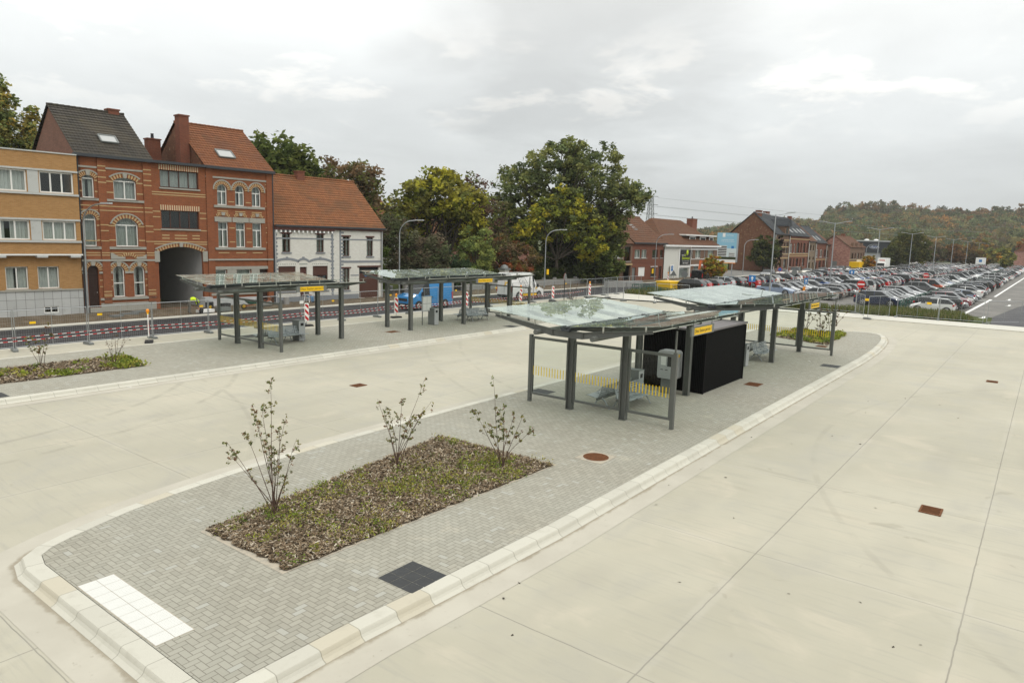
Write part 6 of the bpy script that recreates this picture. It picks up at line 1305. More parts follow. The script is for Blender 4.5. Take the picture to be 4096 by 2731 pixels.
#         L    W    H   belt  hood(x,z)    wsr  roofend rear  tail rw wheels
car_type('hatchback', 3.85, 1.70, 1.48, .93, (.95, .98), 1.72, 3.2, 3.72, 0, True, (.72, 3.2))
car_type('estate_car', 4.62, 1.80, 1.47, .93, (1.18, .96), 2.0, 4.05, 4.5, 0, True, (.86, 3.6), .33, pill=[2.6, 3.5])
car_type('saloon_car', 4.65, 1.80, 1.44, .93, (1.2, .96), 2.02, 3.35, 3.98, 0, True, (.86, 3.66), .33, deck=1.0)
car_type('suv', 4.5, 1.86, 1.65, 1.05, (1.08, 1.08), 1.85, 3.85, 4.36, 0, True, (.86, 3.52), .36, .3, pill=[2.5, 3.4], nose=.78)
car_type('people_carrier', 4.4, 1.80, 1.80, 1.02, (.82, 1.08), 1.6, 4.1, 4.36, 0, True, (.84, 3.55), .32, .26, pill=[2.3, 3.3], roofw=.84, nose=.72)
def shade(me, a=32):
    me.polygons.foreach_set('use_smooth', [True]*len(me.polygons)); me.set_sharp_from_angle(angle=R(a)); return me
def orient(me):
    import bmesh
    bm = bmesh.new(); bm.from_mesh(me); bmesh.ops.recalc_face_normals(bm, faces=bm.faces); bm.to_mesh(me); bm.free(); return me
def wheel_mb(r, w):
    mb = MB(); mb.lathe([(.0, -.02), (r*.6, -.02), (r*.66, 0), (r*.93, 0), (r, .03), (r, w-.03), (r*.93, w), (0, w)], n=18); mb.lathe([(0, -.025), (r*.14, -.03), (r*.16, -.021)], n=8, m=1)
    for k in range(5):
        a = 2*math.pi*k/5; c, s = math.cos(a), math.sin(a); mb.add([(r*.1*c-r*.09*s, r*.1*s+r*.09*c, -.026), (r*.1*c+r*.09*s, r*.1*s-r*.09*c, -.026), (r*.62*c+r*.07*s, r*.62*s-r*.07*c, -.026), (r*.62*c-r*.07*s, r*.62*s+r*.07*c, -.026)], [(0, 1, 2, 3)], 1)
    mb.lathe([(r*.6, -.024), (r*.68, -.004)], n=18, m=1)
    return mb
def car_meshes(nm):
    V, body, gl, L, W, wh, r, zb, zl, nose = CAR[nm]; d = {}
    w = W/2
    mb = MB(); mb.add(V, body); zm = zl+.05
    for x in wh:
        for s in (-1, 1):
            X = L/2-x; vs = [(X+(r+.07)*math.cos(a), s*w*1.017+s*.004, r+(r+.07)*math.sin(a)) for a in [2*math.pi*k/16 for k in range(16)]]; mb.add(vs, [tuple(range(16))], 1)
    mb.box(-L/2+.25, L/2-.25, -w*.9, w*.9, .14, zl, 1)
    for s in (-1, 1):
        mb.cbox((L/2-CAR[nm][0][0][0]*0-1.45, s*(w+.07), zb+.07), (.16, .14, .11), 0, 0)   # mirror
        mb.cbox((L*.02, s*(w*1.02), zb-.1), (.18, .02, .025), 0, 1)
    mb.box(L/2-.06, L/2+.012, -w*.5, w*.5, nose-.2, nose-.06, 1); mb.box(L/2-.06, L/2+.01, -w*.6, w*.6, zl+.06, zl+.14, 1)
    d['body'] = shade(orient(mb.mesh('body', [MT['paint'], MT['black']])))
    for k, f in gl.items():
        if not f: continue
        g = MB(); used = sorted({i for q in f for i in q}); mp = {i: j for j, i in enumerate(used)}; g.add([V[i] for i in used], [tuple(mp[i] for i in q) for q in f]); d[k] = shade(orient(g.mesh(k, [MT['carglass']])))
    d['wheels'] = []
    for x in wh:
        for s in (-1, 1):
            q = wheel_mb(r, .2); M = Matrix.Translation((L/2-x, s*(w*1.015+.03), r)) @ Matrix.Rotation(R(90)*s, 4, 'X'); q.xform(M); d['wheels'].append(orient(q.mesh('wheel', [MT['tyre'], MT['rim']])))
    d['head'] = []; d['tail'] = []
    for s in (-1, 1):
        q = MB(); q.add([(L/2-.03, s*w*.52, nose-.05), (L/2-.42, s*w*.975, nose+.08), (L/2-.42, s*w*.90, nose+.17), (L/2-.1, s*w*.55, nose+.08), (L/2-.16, s*w*.93, nose-.06)], [(0, 4, 2, 3), (4, 1, 2)]); 
        me = q.mesh('headlight', [MT['lampclr']]); me.transform(Matrix.Translation((.03, s*.012, .006))); d['head'].append(orient(me))
        q = MB(); zt = zb; q.cbox((-L/2+.10, s*w*.86, zt-.08), (.16, .2, .17), 0, 0); me = q.mesh('tail_light', [MT['lampred']]); d['tail'].append(me)
    d['plates'] = []
    for s, x in ((1, L/2+.016), (-1, -L/2-.01)): q = MB(); q.box(x-.006, x+.006, -.26, .26, nose-.24 if s > 0 else zb-.33, nose-.13 if s > 0 else zb-.22); d['plates'].append(q.mesh('number_plate', [MT['plate']]))
    # distant version: lamps and wheels kept in the body mesh
    import bmesh
    bm = bmesh.new()
    def addm(me, off):
        n0 = len(bm.faces); bm.from_mesh(me); bm.faces.ensure_lookup_table()
        for f in bm.faces[n0:]: f.material_index = off[f.material_index] if f.material_index < len(off) else off[0]
    addm(d['body'], [0, 1])
    for m in d['wheels']: addm(m, [1, 2])
    for m in d['head']: addm(m, [3])
    for m in d['tail']: addm(m, [4])
    me = bpy.data.meshes.new('body'); bm.to_mesh(me); bm.free()
    for k in ('paint', 'black', 'rim', 'lampclr', 'lampred'): me.materials.append(MT[k])
    d['far'] = shade(me); bm = bmesh.new()
    for k in gl:
        if k in d: bm.from_mesh(d[k])
    g = bpy.data.meshes.new('window'); bm.to_mesh(g); bm.free(); g.materials.append(MT['carglass']); d['farglass'] = shade(g); return d
CM = {k: car_meshes(k) for k in CAR}
PC = dict(white=(.72, .72, .70), black=(.012, .012, .014), silver=(.42, .43, .44), grey=(.13, .135, .14), blue=(.02, .07, .22), navy=(.012, .02, .055), red=(.45, .015, .015), maroon=(.16, .012, .02), beige=(.33, .30, .25), brown=(.085, .065, .05), green=(.015, .07, .055), cream=(.6, .57, .48), lightblue=(.25, .31, .42), orange=(.42, .07, .02))
def car(kind, colour, x, y, rz, label, group, near, z=-.14):
    d = CM[kind]; c = (*PC[colour], 1); t = thing(kind, label, {'suv': 'SUV', 'people_carrier': 'people carrier'}.get(kind, kind.replace('_', ' ').replace('saloon car', 'car').replace('estate car', 'estate car')), (x, y, z), rz, group)
    def p(name, me):
        o = link(name, me, t); o.color = c; return o
    if near:
        p('body', d['body'])
        for k in ('windscreen', 'side_window', 'rear_window'):
            if k in d: p(k, d[k])
        for m in d['wheels']: p('wheel', m)
        for m in d['head']: p('headlight', m)
        for m in d['tail']: p('tail_light', m)
        for m in d['plates']: p('number_plate', m)
    else: p('body', d['far']); p('window', d['farglass'])
    return t
ORD = ['first', 'second', 'third', 'fourth', 'fifth', 'sixth', 'seventh', 'eighth', 'ninth', 'tenth', '11th', '12th', '13th', '14th', '15th', '16th', '17th', '18th', '19th', '20th']+['%d%s' % (k, {1: 'st', 2: 'nd', 3: 'rd'}.get(k % 10 if k % 100 not in (11, 12, 13) else 0, 'th')) for k in range(21, 90)]
KW = {'hatchback': 'hatchback', 'estate_car': 'estate', 'saloon_car': 'saloon', 'suv': 'SUV', 'people_carrier': 'people carrier'}
rc = random.Random(5)
def row(y, x0, x1, dirn, first, name, skip=(), mixed=0.0, step=2.5, yfun=None):
    x = x0; k = 0
    while x < x1:
        if any(a < x < b for a, b in skip): x += step; continue
        if k < len(first): kind, col, dd = first[k]
        else:
            kind = rc.choices(list(KW), [5, 5, 3, 4, 1.6])[0]; col = rc.choices(list(PC), [7, 7, 6, 8, 1.6, 2, 1.5, 1, 1, 1, .3, .8, .5, .2])[0]; dd = dirn if rc.random() >= mixed else -dirn
        yy = (yfun(x) if yfun else y)+rc.uniform(-.25, .25)
        # step back from the row end so that every nose or tail lines up
        face = 'nose' if dd < 0 else 'tail'
        car(kind, col, x+rc.uniform(-.08, .08), yy, R(90)*dd+rc.uniform(-.025, .025), '%s %s, %s car from the near end of the %s' % ({'beige': 'beige', 'lightblue': 'pale blue'}.get(col, col), KW[kind], ORD[k], name), 'cars parked in the '+name, x < 136)
        x += step+(rc.uniform(0, .15)); k += 1
    return k
H_, E_, S_, U_, P_ = 'hatchback', 'estate_car', 'saloon_car', 'suv', 'people_carrier'
row(8.9, 80.6, 214, -1, [(H_, 'white', 1), (H_, 'black', -1), (E_, 'black', 1), (S_, 'grey', -1), (U_, 'maroon', -1), (H_, 'navy', 1), (S_, 'beige', -1), (E_, 'black', -1), (H_, 'lightblue', 1), (E_, 'grey', -1), (S_, 'white', 1), (U_, 'grey', -1), (H_, 'silver', 1), (U_, 'navy', 1), (P_, 'grey', 1), (E_, 'silver', -1), (H_, 'maroon', -1), (U_, 'black', 1), (E_, 'silver', -1), (U_, 'grey', 1), (P_, 'green', 1)], 'exit lane row', mixed=.5, skip=((106.2, 111.5),))
row(14.5, 84.0, 214, -1, [(U_, 'navy', -1), (H_, 'white', -1), (S_, 'black', -1), (S_, 'grey', -1), (E_, 'silver', -1), (U_, 'grey', -1), (E_, 'grey', -1), (S_, 'silver', -1), (S_, 'grey', -1)], 'green railing row', skip=((106.2, 113.5),))
row(21.6, 87.6, 214, 1, [(S_, 'silver', 1), (E_, 'black', 1), (U_, 'brown', 1), (U_, 'black', 1), (S_, 'grey', -1), (H_, 'grey', 1), (S_, 'black', 1), (P_, 'black', 1), (P_, 'white', 1), (H_, 'grey', 1), (E_, 'black', 1), (U_, 'black', 1), (H_, 'white', 1), (U_, 'red', 1)], 'no-entry sign row', mixed=.15)
LAMPX = [84.9, 113.3, 147.6, 186.0, 228.0, 270.9, 319.7, 372.5, 428, 490]
row(27.2, 91.0, 214, -1, [(S_, 'lightblue', -1), (H_, 'silver', -1), (S_, 'grey', -1), (S_, 'silver', -1), (E_, 'grey', -1), (S_, 'grey', 1), (E_, 'white', -1), (U_, 'blue', -1), (E_, 'silver', -1), (S_, 'navy', -1)], 'double lamp row', skip=tuple((a-1.7, a+1.7) for a in LAMPX), mixed=.2)
row(35.2, 85.4, 214, 1, [(U_, 'black', 1), (H_, 'red', 1), (E_, 'black', 1), (S_, 'black', 1), (U_, 'silver', 1), (U_, 'black', 1), (H_, 'black', 1), (H_, 'red', 1), (H_, 'grey', 1), (E_, 'navy', 1), (U_, 'cream', 1), (S_, 'black', 1), (E_, 'cream', -1), (U_, 'black', 1), (H_, 'black', 1), (U_, 'white', 1), (U_, 'maroon', 1), (E_, 'black', 1), (S_, 'silver', 1)], 'row nearest the road', yfun=lambda x: 35.4 if x > 103 else 36.6)
for kind, col, x, y, lab in ((U_, 'grey', 135.6, 42.6, 'grey pickup-like SUV facing the camera beside the no-stopping sign'), (S_, 'beige', 146, 43.0, 'beige car parked on the street behind the grey pickup-like SUV'), (P_, 'beige', 154.5, 42.8, 'beige high-roofed people carrier facing the camera on the street'), (S_, 'cream', 161, 42.2, 'cream car parked on the street right of the high beige people carrier'), (H_, 'grey', 173.5, 42.0, 'grey hatchback on the street before the white arched door'), (U_, 'silver', 183.5, 42, 'silver SUV facing the camera on the street by the pink wall'), (U_, 'grey', 188.5, 41.6, 'grey SUV second in the street group by the pink wall'), (H_, 'white', 193.5, 41.2, 'white car right end of the street group by the pink wall'), (H_, 'white', 232, 40.5, 'white car on the street before the showroom')): car(kind, col, x, y, math.pi+rc.uniform(-.05, .05), lab, 'cars parked along the street', False, -.15)
# everything farther away than the three hundred nearest cars, as one mass
def far_cars():
    import bmesh
    V, F, C = [], [], []; fc = random.Random(3)
    base = {}
    for k in CAR:
        bm = bmesh.new(); bm.from_mesh(CM[k]['far']); v = np.array([q.co[:] for q in bm.verts]); f = [[q.index for q in fa.verts] for fa in bm.faces]; mi = [fa.material_index for fa in bm.faces]
        n0 = len(v); bm2 = bmesh.new(); bm2.from_mesh(CM[k]['farglass']); v2 = np.array([q.co[:] for q in bm2.verts]); f += [[q.index+n0 for q in fa.verts] for fa in bm2.faces]; mi += [1]*len(bm2.faces); base[k] = (np.concatenate([v, v2]), f, mi); bm.free(); bm2.free()
    for (y, x0, d) in ((8.6, 217, -1), (14.5, 217, -1), (21.6, 217, 1), (27.4, 217, -1), (35.2, 217, 1)):
        x = x0
        while x < (318 if y < 30 else 300):
            k = fc.choices(list(KW), [5, 5, 3, 4, 1.6])[0]; c = PC[fc.choices(list(PC), [8, 6, 6, 7, 1.6, 1.5, 1.5, 1, 1, 1, .3, 1, .5, .2])[0]]; v, f, mi = base[k]; a = R(90)*d; M = np.array([[math.cos(a), -math.sin(a), 0], [math.sin(a), math.cos(a), 0], [0, 0, 1]]); n = len(V); w = v @ M.T+np.array([x, y+fc.uniform(-.2, .2), -.14]); V += w.tolist()
            for q, m in zip(f, mi): F.append([n+i for i in q]); C.append({0: c, 1: (.02, .02, .022), 2: (.35, .35, .35), 3: (.6, .6, .6), 4: (.4, .02, .02)}[m])
            x += 2.6 if 284 > x or x > 296 or y > 16 else 6
    me = bpy.data.meshes.new('distant_cars'); me.from_pydata(V, [], F); me.materials.append(MT['farcar']); at = me.attributes.new('tint', 'FLOAT_COLOR', 'FACE'); at.data.foreach_set('color', np.array([(*c, 1) for c in C], np.float32).ravel()); shade(me); o = link('distant_cars', me); tag(o, 'mass of parked cars filling the far end of the car park', 'parked cars', None, 'stuff')
t = NT('distant_car'); t.b.inputs['Coat Weight'].default_value = .5; MT['farcar'] = t.fin(t.attr('tint'), .25, 0, .5)
far_cars()
# vans with more detail
def van(name, label, cat, loc, rz, L, W, H, hx, hz, wsr, wheels, r, colour, panelwin, stripe=None, low=.32, zbelt=1.12, nose=.9):
    w = W/2
    st = [(0, low, nose-.2, nose-.1, w*.82, w*.86, w*.8), (.1, low-.05, nose, nose+.08, w*.94, w*.95, w*.84), (.5, low-.05, nose+.12, nose+.2, w*.97, w*.985, w*.86), (hx, low-.05, zbelt, hz, w*.97, w, w*.86), (wsr, low-.05, zbelt+.05, H-.14, w*.97, w, w*.84), (wsr+.45, low-.05, zbelt+.05, H-.03, w*.97, w, w*.86), (L-.5, low-.05, zbelt+.05, H-.03, w*.97, w, w*.88), (L-.06, low-.05, zbelt+.05, H-.06, w*.97, w*.99, w*.87), (L, low, zbelt, H-.14, w*.93, w*.96, w*.84)]
    V, body, gl = loft(st, (hx+.3, panelwin), (hx+.05, wsr-.02), None, [hx+.45], W, L)
    t = thing(name, label, cat, loc, rz); mb = MB(); mb.add(V, body)
    b = link('body', shade(orient(mb.mesh('body', [MT['paint']]))), t); b.color = (*colour, 1)
    for k, f in gl.items():
        if not f: continue
        g = MB(); used = sorted({i for q in f for i in q}); mp = {i: j for j, i in enumerate(used)}; g.add([V[i] for i in used], [tuple(mp[i] for i in q) for q in f]); link(k, shade(orient(g.mesh(k, [MT['carglass']]))), t)
    for x in wheels:
        for s in (-1, 1):
            a = MB(); X = L/2-x; a.add([(X+(r+.1)*math.cos(q), s*(w*1.02), r+(r+.1)*math.sin(q)) for q in [2*math.pi*k/18 for k in range(18)]], [tuple(range(18))]); a.build('wheel_arch', MT['black'], t)
            q = wheel_mb(r, .22); q.xform(Matrix.Translation((X, s*(w*1.01+.045), r)) @ Matrix.Rotation(R(90)*s, 4, 'X')); link('wheel', orient(q.mesh('wheel', [MT['tyre'], MT['rim']])), t)
    mb = MB(); mb.box(-L/2+.3, L/2-.3, -w*.9, w*.9, .2, low, 0); mb.box(L/2-.14, L/2+.03, -w*.86, w*.86, low-.08, low+.22); mb.box(L/2-.1, L/2+.02, -w*.5, w*.5, nose-.28, nose-.06); mb.box(-L/2-.04, -L/2+.12, -w*.9, w*.9, low-.02, low+.16); mb.build('bumper', MT['black'], t)
    for s in (-1, 1):
        X = L/2
        q = MB(); q.add([(X-.02, s*w*.55, nose-.16), (X-.1, s*w*.9, nose-.14), (X-.55, s*w*1.0, nose+.22), (X-.45, s*w*.9, nose+.28), (X-.12, s*w*.6, nose+.06)], [(0, 1, 2, 3, 4)]); me = q.mesh('headlight', [MT['lampclr']]); me.transform(Matrix.Translation((.03, s*.012, .02))); link('headlight', orient(me), t)
        MB().box(-L/2-.02, -L/2+.12, s*w*.98-.06, s*w*.98+.045, zbelt-.35, zbelt+.25).build('tail_light', MT['lampred'], t)
        m = MB(); m.cbox((L/2-hx-.25, s*(w+.14), zbelt+.22), (.14, .2, .34)); m.build('mirror', MT['black'], t)
        d = MB(); yy = s*(w*1.016+.003)
        for x in (hx+.25, hx+1.35, hx+2.35): d.box(L/2-x-.008, L/2-x+.008, yy-.003, yy+.003, low+.1, zbelt+.0)
        d.box(L/2-hx-1.2, L/2-hx-1.02, yy-.015, yy+.015, zbelt-.12, zbelt-.07); d.box(L/2-hx-1.6, L/2-hx-1.42, yy-.015, yy+.015, zbelt-.12, zbelt-.07); d.build('door_seam', MT['black'], t)
    MB().box(L/2+.031, L/2+.04, -.26, .26, low+.02, low+.13).build('number_plate', MT['plate'], t); MB().box(-L/2-.05, -L/2-.041, -.26, .26, low+.2, low+.31).build('number_plate', MT['plate'], t)
    return t
VB = van('delivery_van', 'bright blue panel van driving left on the fresh asphalt', 'van', (43.0, 42.3, -.155), math.pi, 5.0, 2.05, 2.3, .92, 1.3, 1.72, (.84, 4.02), .34, (.012, .19, .46), 1.95, nose=1.02)
VW = van('works_van', 'white high-roofed works van with black outline drawing and yellow strip', 'van', (58.2, 43.3, -.155), R(-3), 5.3, 2.0, 2.7, 1.1, 1.3, 1.95, (.95, 4.2), .35, (.74, .74, .73), 2.15)
def van_marks():
    w = -1.02; f = VW
    MB().box(-1.0, 1.35, w-.012, w-.006, .32, .62).build('door_trim', MT['black'], f); y = MB().box(-.95, 1.3, w-.018, w-.0125, .36, .56).build('yellow_strip', MT['yellow'], f)
    def stroke(pts, wd=.035):
        mb = MB()
        for a, b in zip(pts, pts[1:]): mb.bar((a[0], w-.03*(1 if a[1] < 1.4 else 0)-.004, a[1]), (b[0], w-.03*(1 if b[1] < 1.4 else 0)-.004, b[1]), .012, wd, 0, (0, 1, 0))
        return mb
    q = MB()
    for pts in (((-1.75, 2.25), (-1.15, 1.3), (-1.45, .85), (-1.75, .8)), ((-1.55, 1.75), (-1.2, 2.25), (-.75, 2.2), (.0, 1.35), (-.3, .85), (-.75, .8), (-.45, 1.35)), ((-1.25, 1.5), (-1.0, 1.9), (-.8, 1.8), (-.35, 1.1)), ((-1.1, 1.38), (.15, 1.38))):
        s = stroke(pts); b = len(q.v); q.v += s.v; q.f += [tuple(i+b for i in fa) for fa in s.f]; q.m += s.m; q.sm += s.sm
    q.build('outline_drawing', MT['midgrey'], f)
    e = MB().box(1.0, 1.42, w-.012, w-.002, .95, 1.38).build('door_emblem', MT['white'], f)
    mb = MB(); mb.prism([(1.05, .98), (1.2, 1.28), (1.26, 1.15), (1.4, 1.28), (1.4, 1.0), (1.3, 1.12), (1.2, .98)], 'y', w-.018, w-.013); mb.build('emblem', MT['yellow'], e)
    t = text('lettering', 'HENS', .13, MT['text'], e, (1.2, w-.016, 1.44), ext=.001)
    b = MB().box(-2.66, -2.645, -.62, .12, 1.35, 2.2).build('rear_emblem', MT['white'], f); text('lettering', 'HENS', .22, MT['text'], b, (-2.668, -.25, 2.05), (R(90), 0, R(-90)), .001)
    mb = MB(); mb.prism([(.02, 1.45), (-.2, 1.9), (-.3, 1.7), (-.5, 1.9), (-.5, 1.45), (-.35, 1.65), (-.2, 1.45)], 'x', -2.668, -2.661); mb.build('emblem', MT['yellow'], b)
    MB().box(-2.672, -2.64, -.008, .008, .4, 2.5).build('rear_door', MT['black'], f)
van_marks()
VK = van('black_van', 'black van with red tail lights seen from behind on the road bend', 'van', (109.5, 44.9, -.155), R(2), 5.0, 1.95, 1.95, 1.0, 1.2, 1.75, (.9, 4.0), .34, (.012, .012, .014), 4.9)
def tipper():
    t = thing('tipper_truck', 'yellow tipper truck with white cab on the street by the brown house', 'truck', (204, 40.6, -.15), R(-8)); mb = MB(); mb.prism([(-3.2, .95), (1.4, .95), (1.5, 2.5), (-3.3, 2.5)], 'y', -1.25, 1.25); o = mb.build('tipper_body', MT['yellow'], t); fix_normals(o); r = MB()
    for x in (-2.9, -1.7, -.5, .7): r.box(x-.06, x+.06, -1.3, -1.25, 1.0, 2.5)
    r.build('body_rib', MT['yellow'], o); mb = MB(); mb.prism([(1.7, .8), (3.5, .8), (3.55, 1.7), (3.3, 2.9), (1.7, 3.0)], 'y', -1.2, 1.2); c = mb.build('cab', MT['white'], t); fix_normals(c); MB().box(1.9, 3.1, -1.215, -1.2, 1.8, 2.6).build('side_window', MT['dark'], c); MB().box(-3.2, 3.4, -1.0, 1.0, .5, .94).build('chassis', MT['black'], t)
    for x in (-2.4, -1.3, 2.6):
        for s in (-1, 1): q = wheel_mb(.5, .3); q.xform(Matrix.Translation((x, s*1.2, .5)) @ Matrix.Rotation(R(90)*s, 4, 'X')); q.build('wheel', [MT['tyre'], MT['rim']], t)
    t = thing('box_truck', 'white box truck facing the camera before the showroom', 'truck', (221, 37.9, -.15), math.pi); MB().box(-4.2, .8, -1.2, 1.2, .9, 3.5).build('cargo_box', MT['white'], t); mb = MB(); mb.prism([(.85, .5), (2.7, .5), (2.75, 1.2), (2.2, 2.2), (.85, 2.25)], 'y', -1.05, 1.05); c = mb.build('cab', MT['white'], t); fix_normals(c); mb = MB(); mb.add([(2.72, -.95, 1.3), (2.72, .95, 1.3), (2.27, .92, 2.12), (2.27, -.92, 2.12)], [(0, 1, 2, 3)]); mb.build('windscreen', MT['dark'], c); MB().box(.81, .83, -.7, .7, 2.75, 2.98).build('red_strip', MT['red'], t)
    for x in (-3, 1.9):
        for s in (-1, 1): q = wheel_mb(.4, .25); q.xform(Matrix.Translation((x, s*1.0, .4)) @ Matrix.Rotation(R(90)*s, 4, 'X')); q.build('wheel', [MT['tyre'], MT['rim']], t)
tipper()
def digger():
    t = thing('excavator', 'orange excavator with folded arm behind the golden bush', 'excavator', (117.5, 47.0, -.1), R(185)); O = MT['digger']
    for s in (-1, 1):
        mb = MB(); mb.prism([(-1.5, .0), (1.5, 0), (1.75, .35), (1.5, .7), (-1.5, .7), (-1.75, .35)], 'y', s*1.0-.25, s*1.0+.25); mb.build('track', MT['black'], t)
    MB().box(-1.8, .9, -1.15, 1.15, .8, 1.7).build('upper_body', O, t); MB().box(-.2, 1.1, .2, 1.15, 1.0, 2.5).build('cab', MT['dark'], t)
    MB().bar((.8, -.3, 1.3), (2.2, -.3, 3.0), .35, .45, 0).bar((2.2, -.3, 3.0), (4.0, -.3, 3.1), .3, .4, 0).build('boom', O, t); MB().bar((4.0, -.3, 3.2), (4.6, -.3, 1.3), .28, .35).build('stick', O, t); mb = MB(); mb.prism([(4.3, 1.4), (5.0, 1.3), (4.9, .7), (4.3, .6), (4.1, 1.0)], 'y', -.75, .15); mb.build('bucket', MT['midgrey'], t); MB().tube([(1.2, -.3, 2.2), (2.5, -.3, 2.9)], .07, 6).build('ram', MT['stain'], t); MB().box(2.4, 3.2, -.49, -.47, 2.86, 3.2).build('boom_plate', MT['white'], t)
digger()
# ---------------------------------------------------------------- street lamps, signs, masts
def street_lamp(x, y, h, rz, lab):
    t = thing('street_lamp', lab, 'street lamp', (x, y, -.05), rz, 'curved street lamps'); mb = MB(); pts = [(0, 0, 0), (0, 0, h-1.5)]+[(1.5*(1-math.cos(a)), 0, h-1.5+1.35*math.sin(a)) for a in [R(90)*k/7 for k in range(1, 8)]]+[(1.9, 0, h-.1)]
    mb.tube(pts, [.085, .06]+[.05]*7+[.045], 10); mb.box(-.09, .09, -.09, .09, 0, .9) if 0 else None; mb.build('pole', MT['galv'], t)
    mb = MB(); mb.prism([(1.7, -.09), (2.5, -.13), (2.65, 0), (2.5, .13), (1.7, .09)], 'z', h-.14, h-.03); mb.build('lamp_head', MT['grey'], t)
for x, y, h, lab in ((20.6, 53.0-.3, 7.65, 'curved street lamp between the yellow flats and the brown front door'), (49.3, 52.0, 7.6, 'curved street lamp right of the white house'), (72.2, 50.1, 7.3, 'curved street lamp before the big garden tree'), (102.7, 50.0, 7.4, 'curved street lamp before the red brick house'), (145.2, 50.8, 7.2, 'curved street lamp right of the blue billboard'), (214, 41, 7.2, 'curved street lamp before the showroom sign')): street_lamp(x, y, h, R(-70), lab)
nb = thing('bus_stop_flag', 'yellow bus stop notice fixed to the lamp post before the garden tree', 'notice', (72.55, 49.9, 1.4), R(-30)); MB().box(-.15, .15, -.02, .02, .2, .85).build('plate', MT['yellow'], nb)
for i, x in enumerate(LAMPX):
    t = thing('double_lamp', ['nearest double-armed lamp of the car park', 'second double-armed lamp, before the terrace', 'third double-armed lamp, before the showroom sign', 'fourth double-armed lamp, against the round green tree', 'fifth double-armed lamp, against the brown avenue trees', 'sixth double-armed lamp from the camera', 'seventh double-armed lamp from the camera', 'eighth double-armed lamp from the camera', 'ninth double-armed lamp from the camera', 'farthest double-armed lamp of the car park'][i], 'street lamp', (x, 26.3, -.14), 0, 'double lamps of the car park')
    MB().tube([(0, 0, 0), (0, 0, 9.75)], [.11, .06], 10).build('pole', MT['galv'], t)
    for s in (-1, 1): MB().tube([(0, 0, 9.6), (0, s*1.0, 9.78), (0, s*1.3, 9.84)], .035, 8).build('arm', MT['galv'], t); mb = MB(); mb.cbox((0, s*1.75, 9.93), (.34, 1.0, .09), 0, 0, Matrix.Rotation(R(6)*s, 3, 'X')); mb.build('lamp_head', MT['grey'], t)
def sign(lab, x, y, zc, kind, rz, post_h=None, cat='traffic sign', size=.4, z0=-.14):
    t = thing('traffic_sign', lab, cat, (x, y, z0), rz); h = zc-z0; MB().tube([(0, 0, 0), (0, 0, h+size*.9 if kind != 'round_edge' else h+.9)], .04, 8).build('post', MT['galv' if kind != 'round_edge' else 'black'], t); Y = -.05
    def disc(r, y, m, name, par): mb = MB(); mb.add([(r*math.cos(a), y, h+r*math.sin(a)) for a in [2*math.pi*k/24 for k in range(24)]]+[(r*math.cos(a), y+.008, h+r*math.sin(a)) for a in [2*math.pi*k/24 for k in range(24)]], [tuple(range(24)), tuple(range(47, 23, -1))]+[(k, k+24, (k+1) % 24+24, (k+1) % 24) for k in range(24)]); o = mb.build(name, MT[m], par); fix_normals(o); return o
    if kind == 'arrow':
        p = MB().box(-size, size, Y, Y+.01, h-size*1.05, h+size*1.05).build('plate', MT['blue'], t); mb = MB(); mb.prism([(-.055, h-.27), (.055, h-.27), (.055, h+.08), (.16, h+.0), (.16, h+.12), (0, h+.29), (-.16, h+.12), (-.16, h), (-.055, h+.08)], 'y', Y-.006, Y-.002); o = mb.build('arrow', MT['white'], p); fix_normals(o)
    elif kind == 'noentry': p = disc(size, Y, 'red', 'plate', t); MB().box(-size*.82, size*.82, Y-.006, Y-.002, h-.08, h+.08).build('bar', MT['white'], p)
    elif kind == 'back': disc(size, Y, 'midgrey', 'plate', t)
    elif kind == 'nostop': p = disc(size, Y, 'red', 'plate', t); q = disc(size*.8, Y-.009, 'blue', 'face', p); mb = MB(); mb.bar((-size*.55, Y-.012, h-size*.55), (size*.55, Y-.012, h+size*.55), .01, .07, 0, (0, 1, 0)); mb.bar((-size*.55, Y-.014, h+size*.55), (size*.55, Y-.014, h-size*.55), .01, .07, 0, (0, 1, 0)); mb.build('cross', MT['red'], q)
    elif kind == 'tri': mb = MB(); mb.prism([(-size, h-size*.7), (size, h-size*.7), (0, h+size)], 'y', Y, Y+.01); mb.build('plate', MT['midgrey'], t)
    elif kind == 'round_edge': disc(size, Y, 'midgrey', 'plate', t); disc(size*1.04, Y+.012, 'red', 'rim', t)
    elif kind == 'parking': p = MB().box(-size*1.5, size*1.5, Y, Y+.01, h-size*1.7, h+size*1.5).build('plate', MT['white'], t); q = MB().box(-size*.75, size*.75, Y-.01, Y-.002, h-.3, h+.55).build('face', MT['blue'], p); text('lettering', 'P', .62, MT['white'], q, (0, Y-.014, h+.12), ext=.001)
    return t
CAM = R(-66)
sign('blue one-way arrow sign left, before the red hatchback', 91.5, 30.7, 1.66, 'arrow', CAM, size=.41); sign('narrow-seen blue arrow sign above the amber sleeve', 96.3, 25.3, 1.48, 'arrow', R(-18), size=.36); sign('farthest blue arrow sign, in the middle of the car park', 136.2, 28.1, 1.6, 'arrow', CAM, size=.42)
sign('nearest red no-entry sign beside the dark blue car', 93.9, 18.2, 1.63, 'noentry', R(-76), size=.46); sign('farther red no-entry sign among the parked cars', 149.5, 18.2, 1.35, 'noentry', R(-80), size=.46)
sign('back of a round sign before the beige people carrier', 122.8, 34.2, 1.62, 'back', CAM, size=.44); sign('no-stopping sign with blue face and red cross beside the grey pickup-like SUV', 137.5, 41, 1.5, 'nostop', CAM, size=.42)
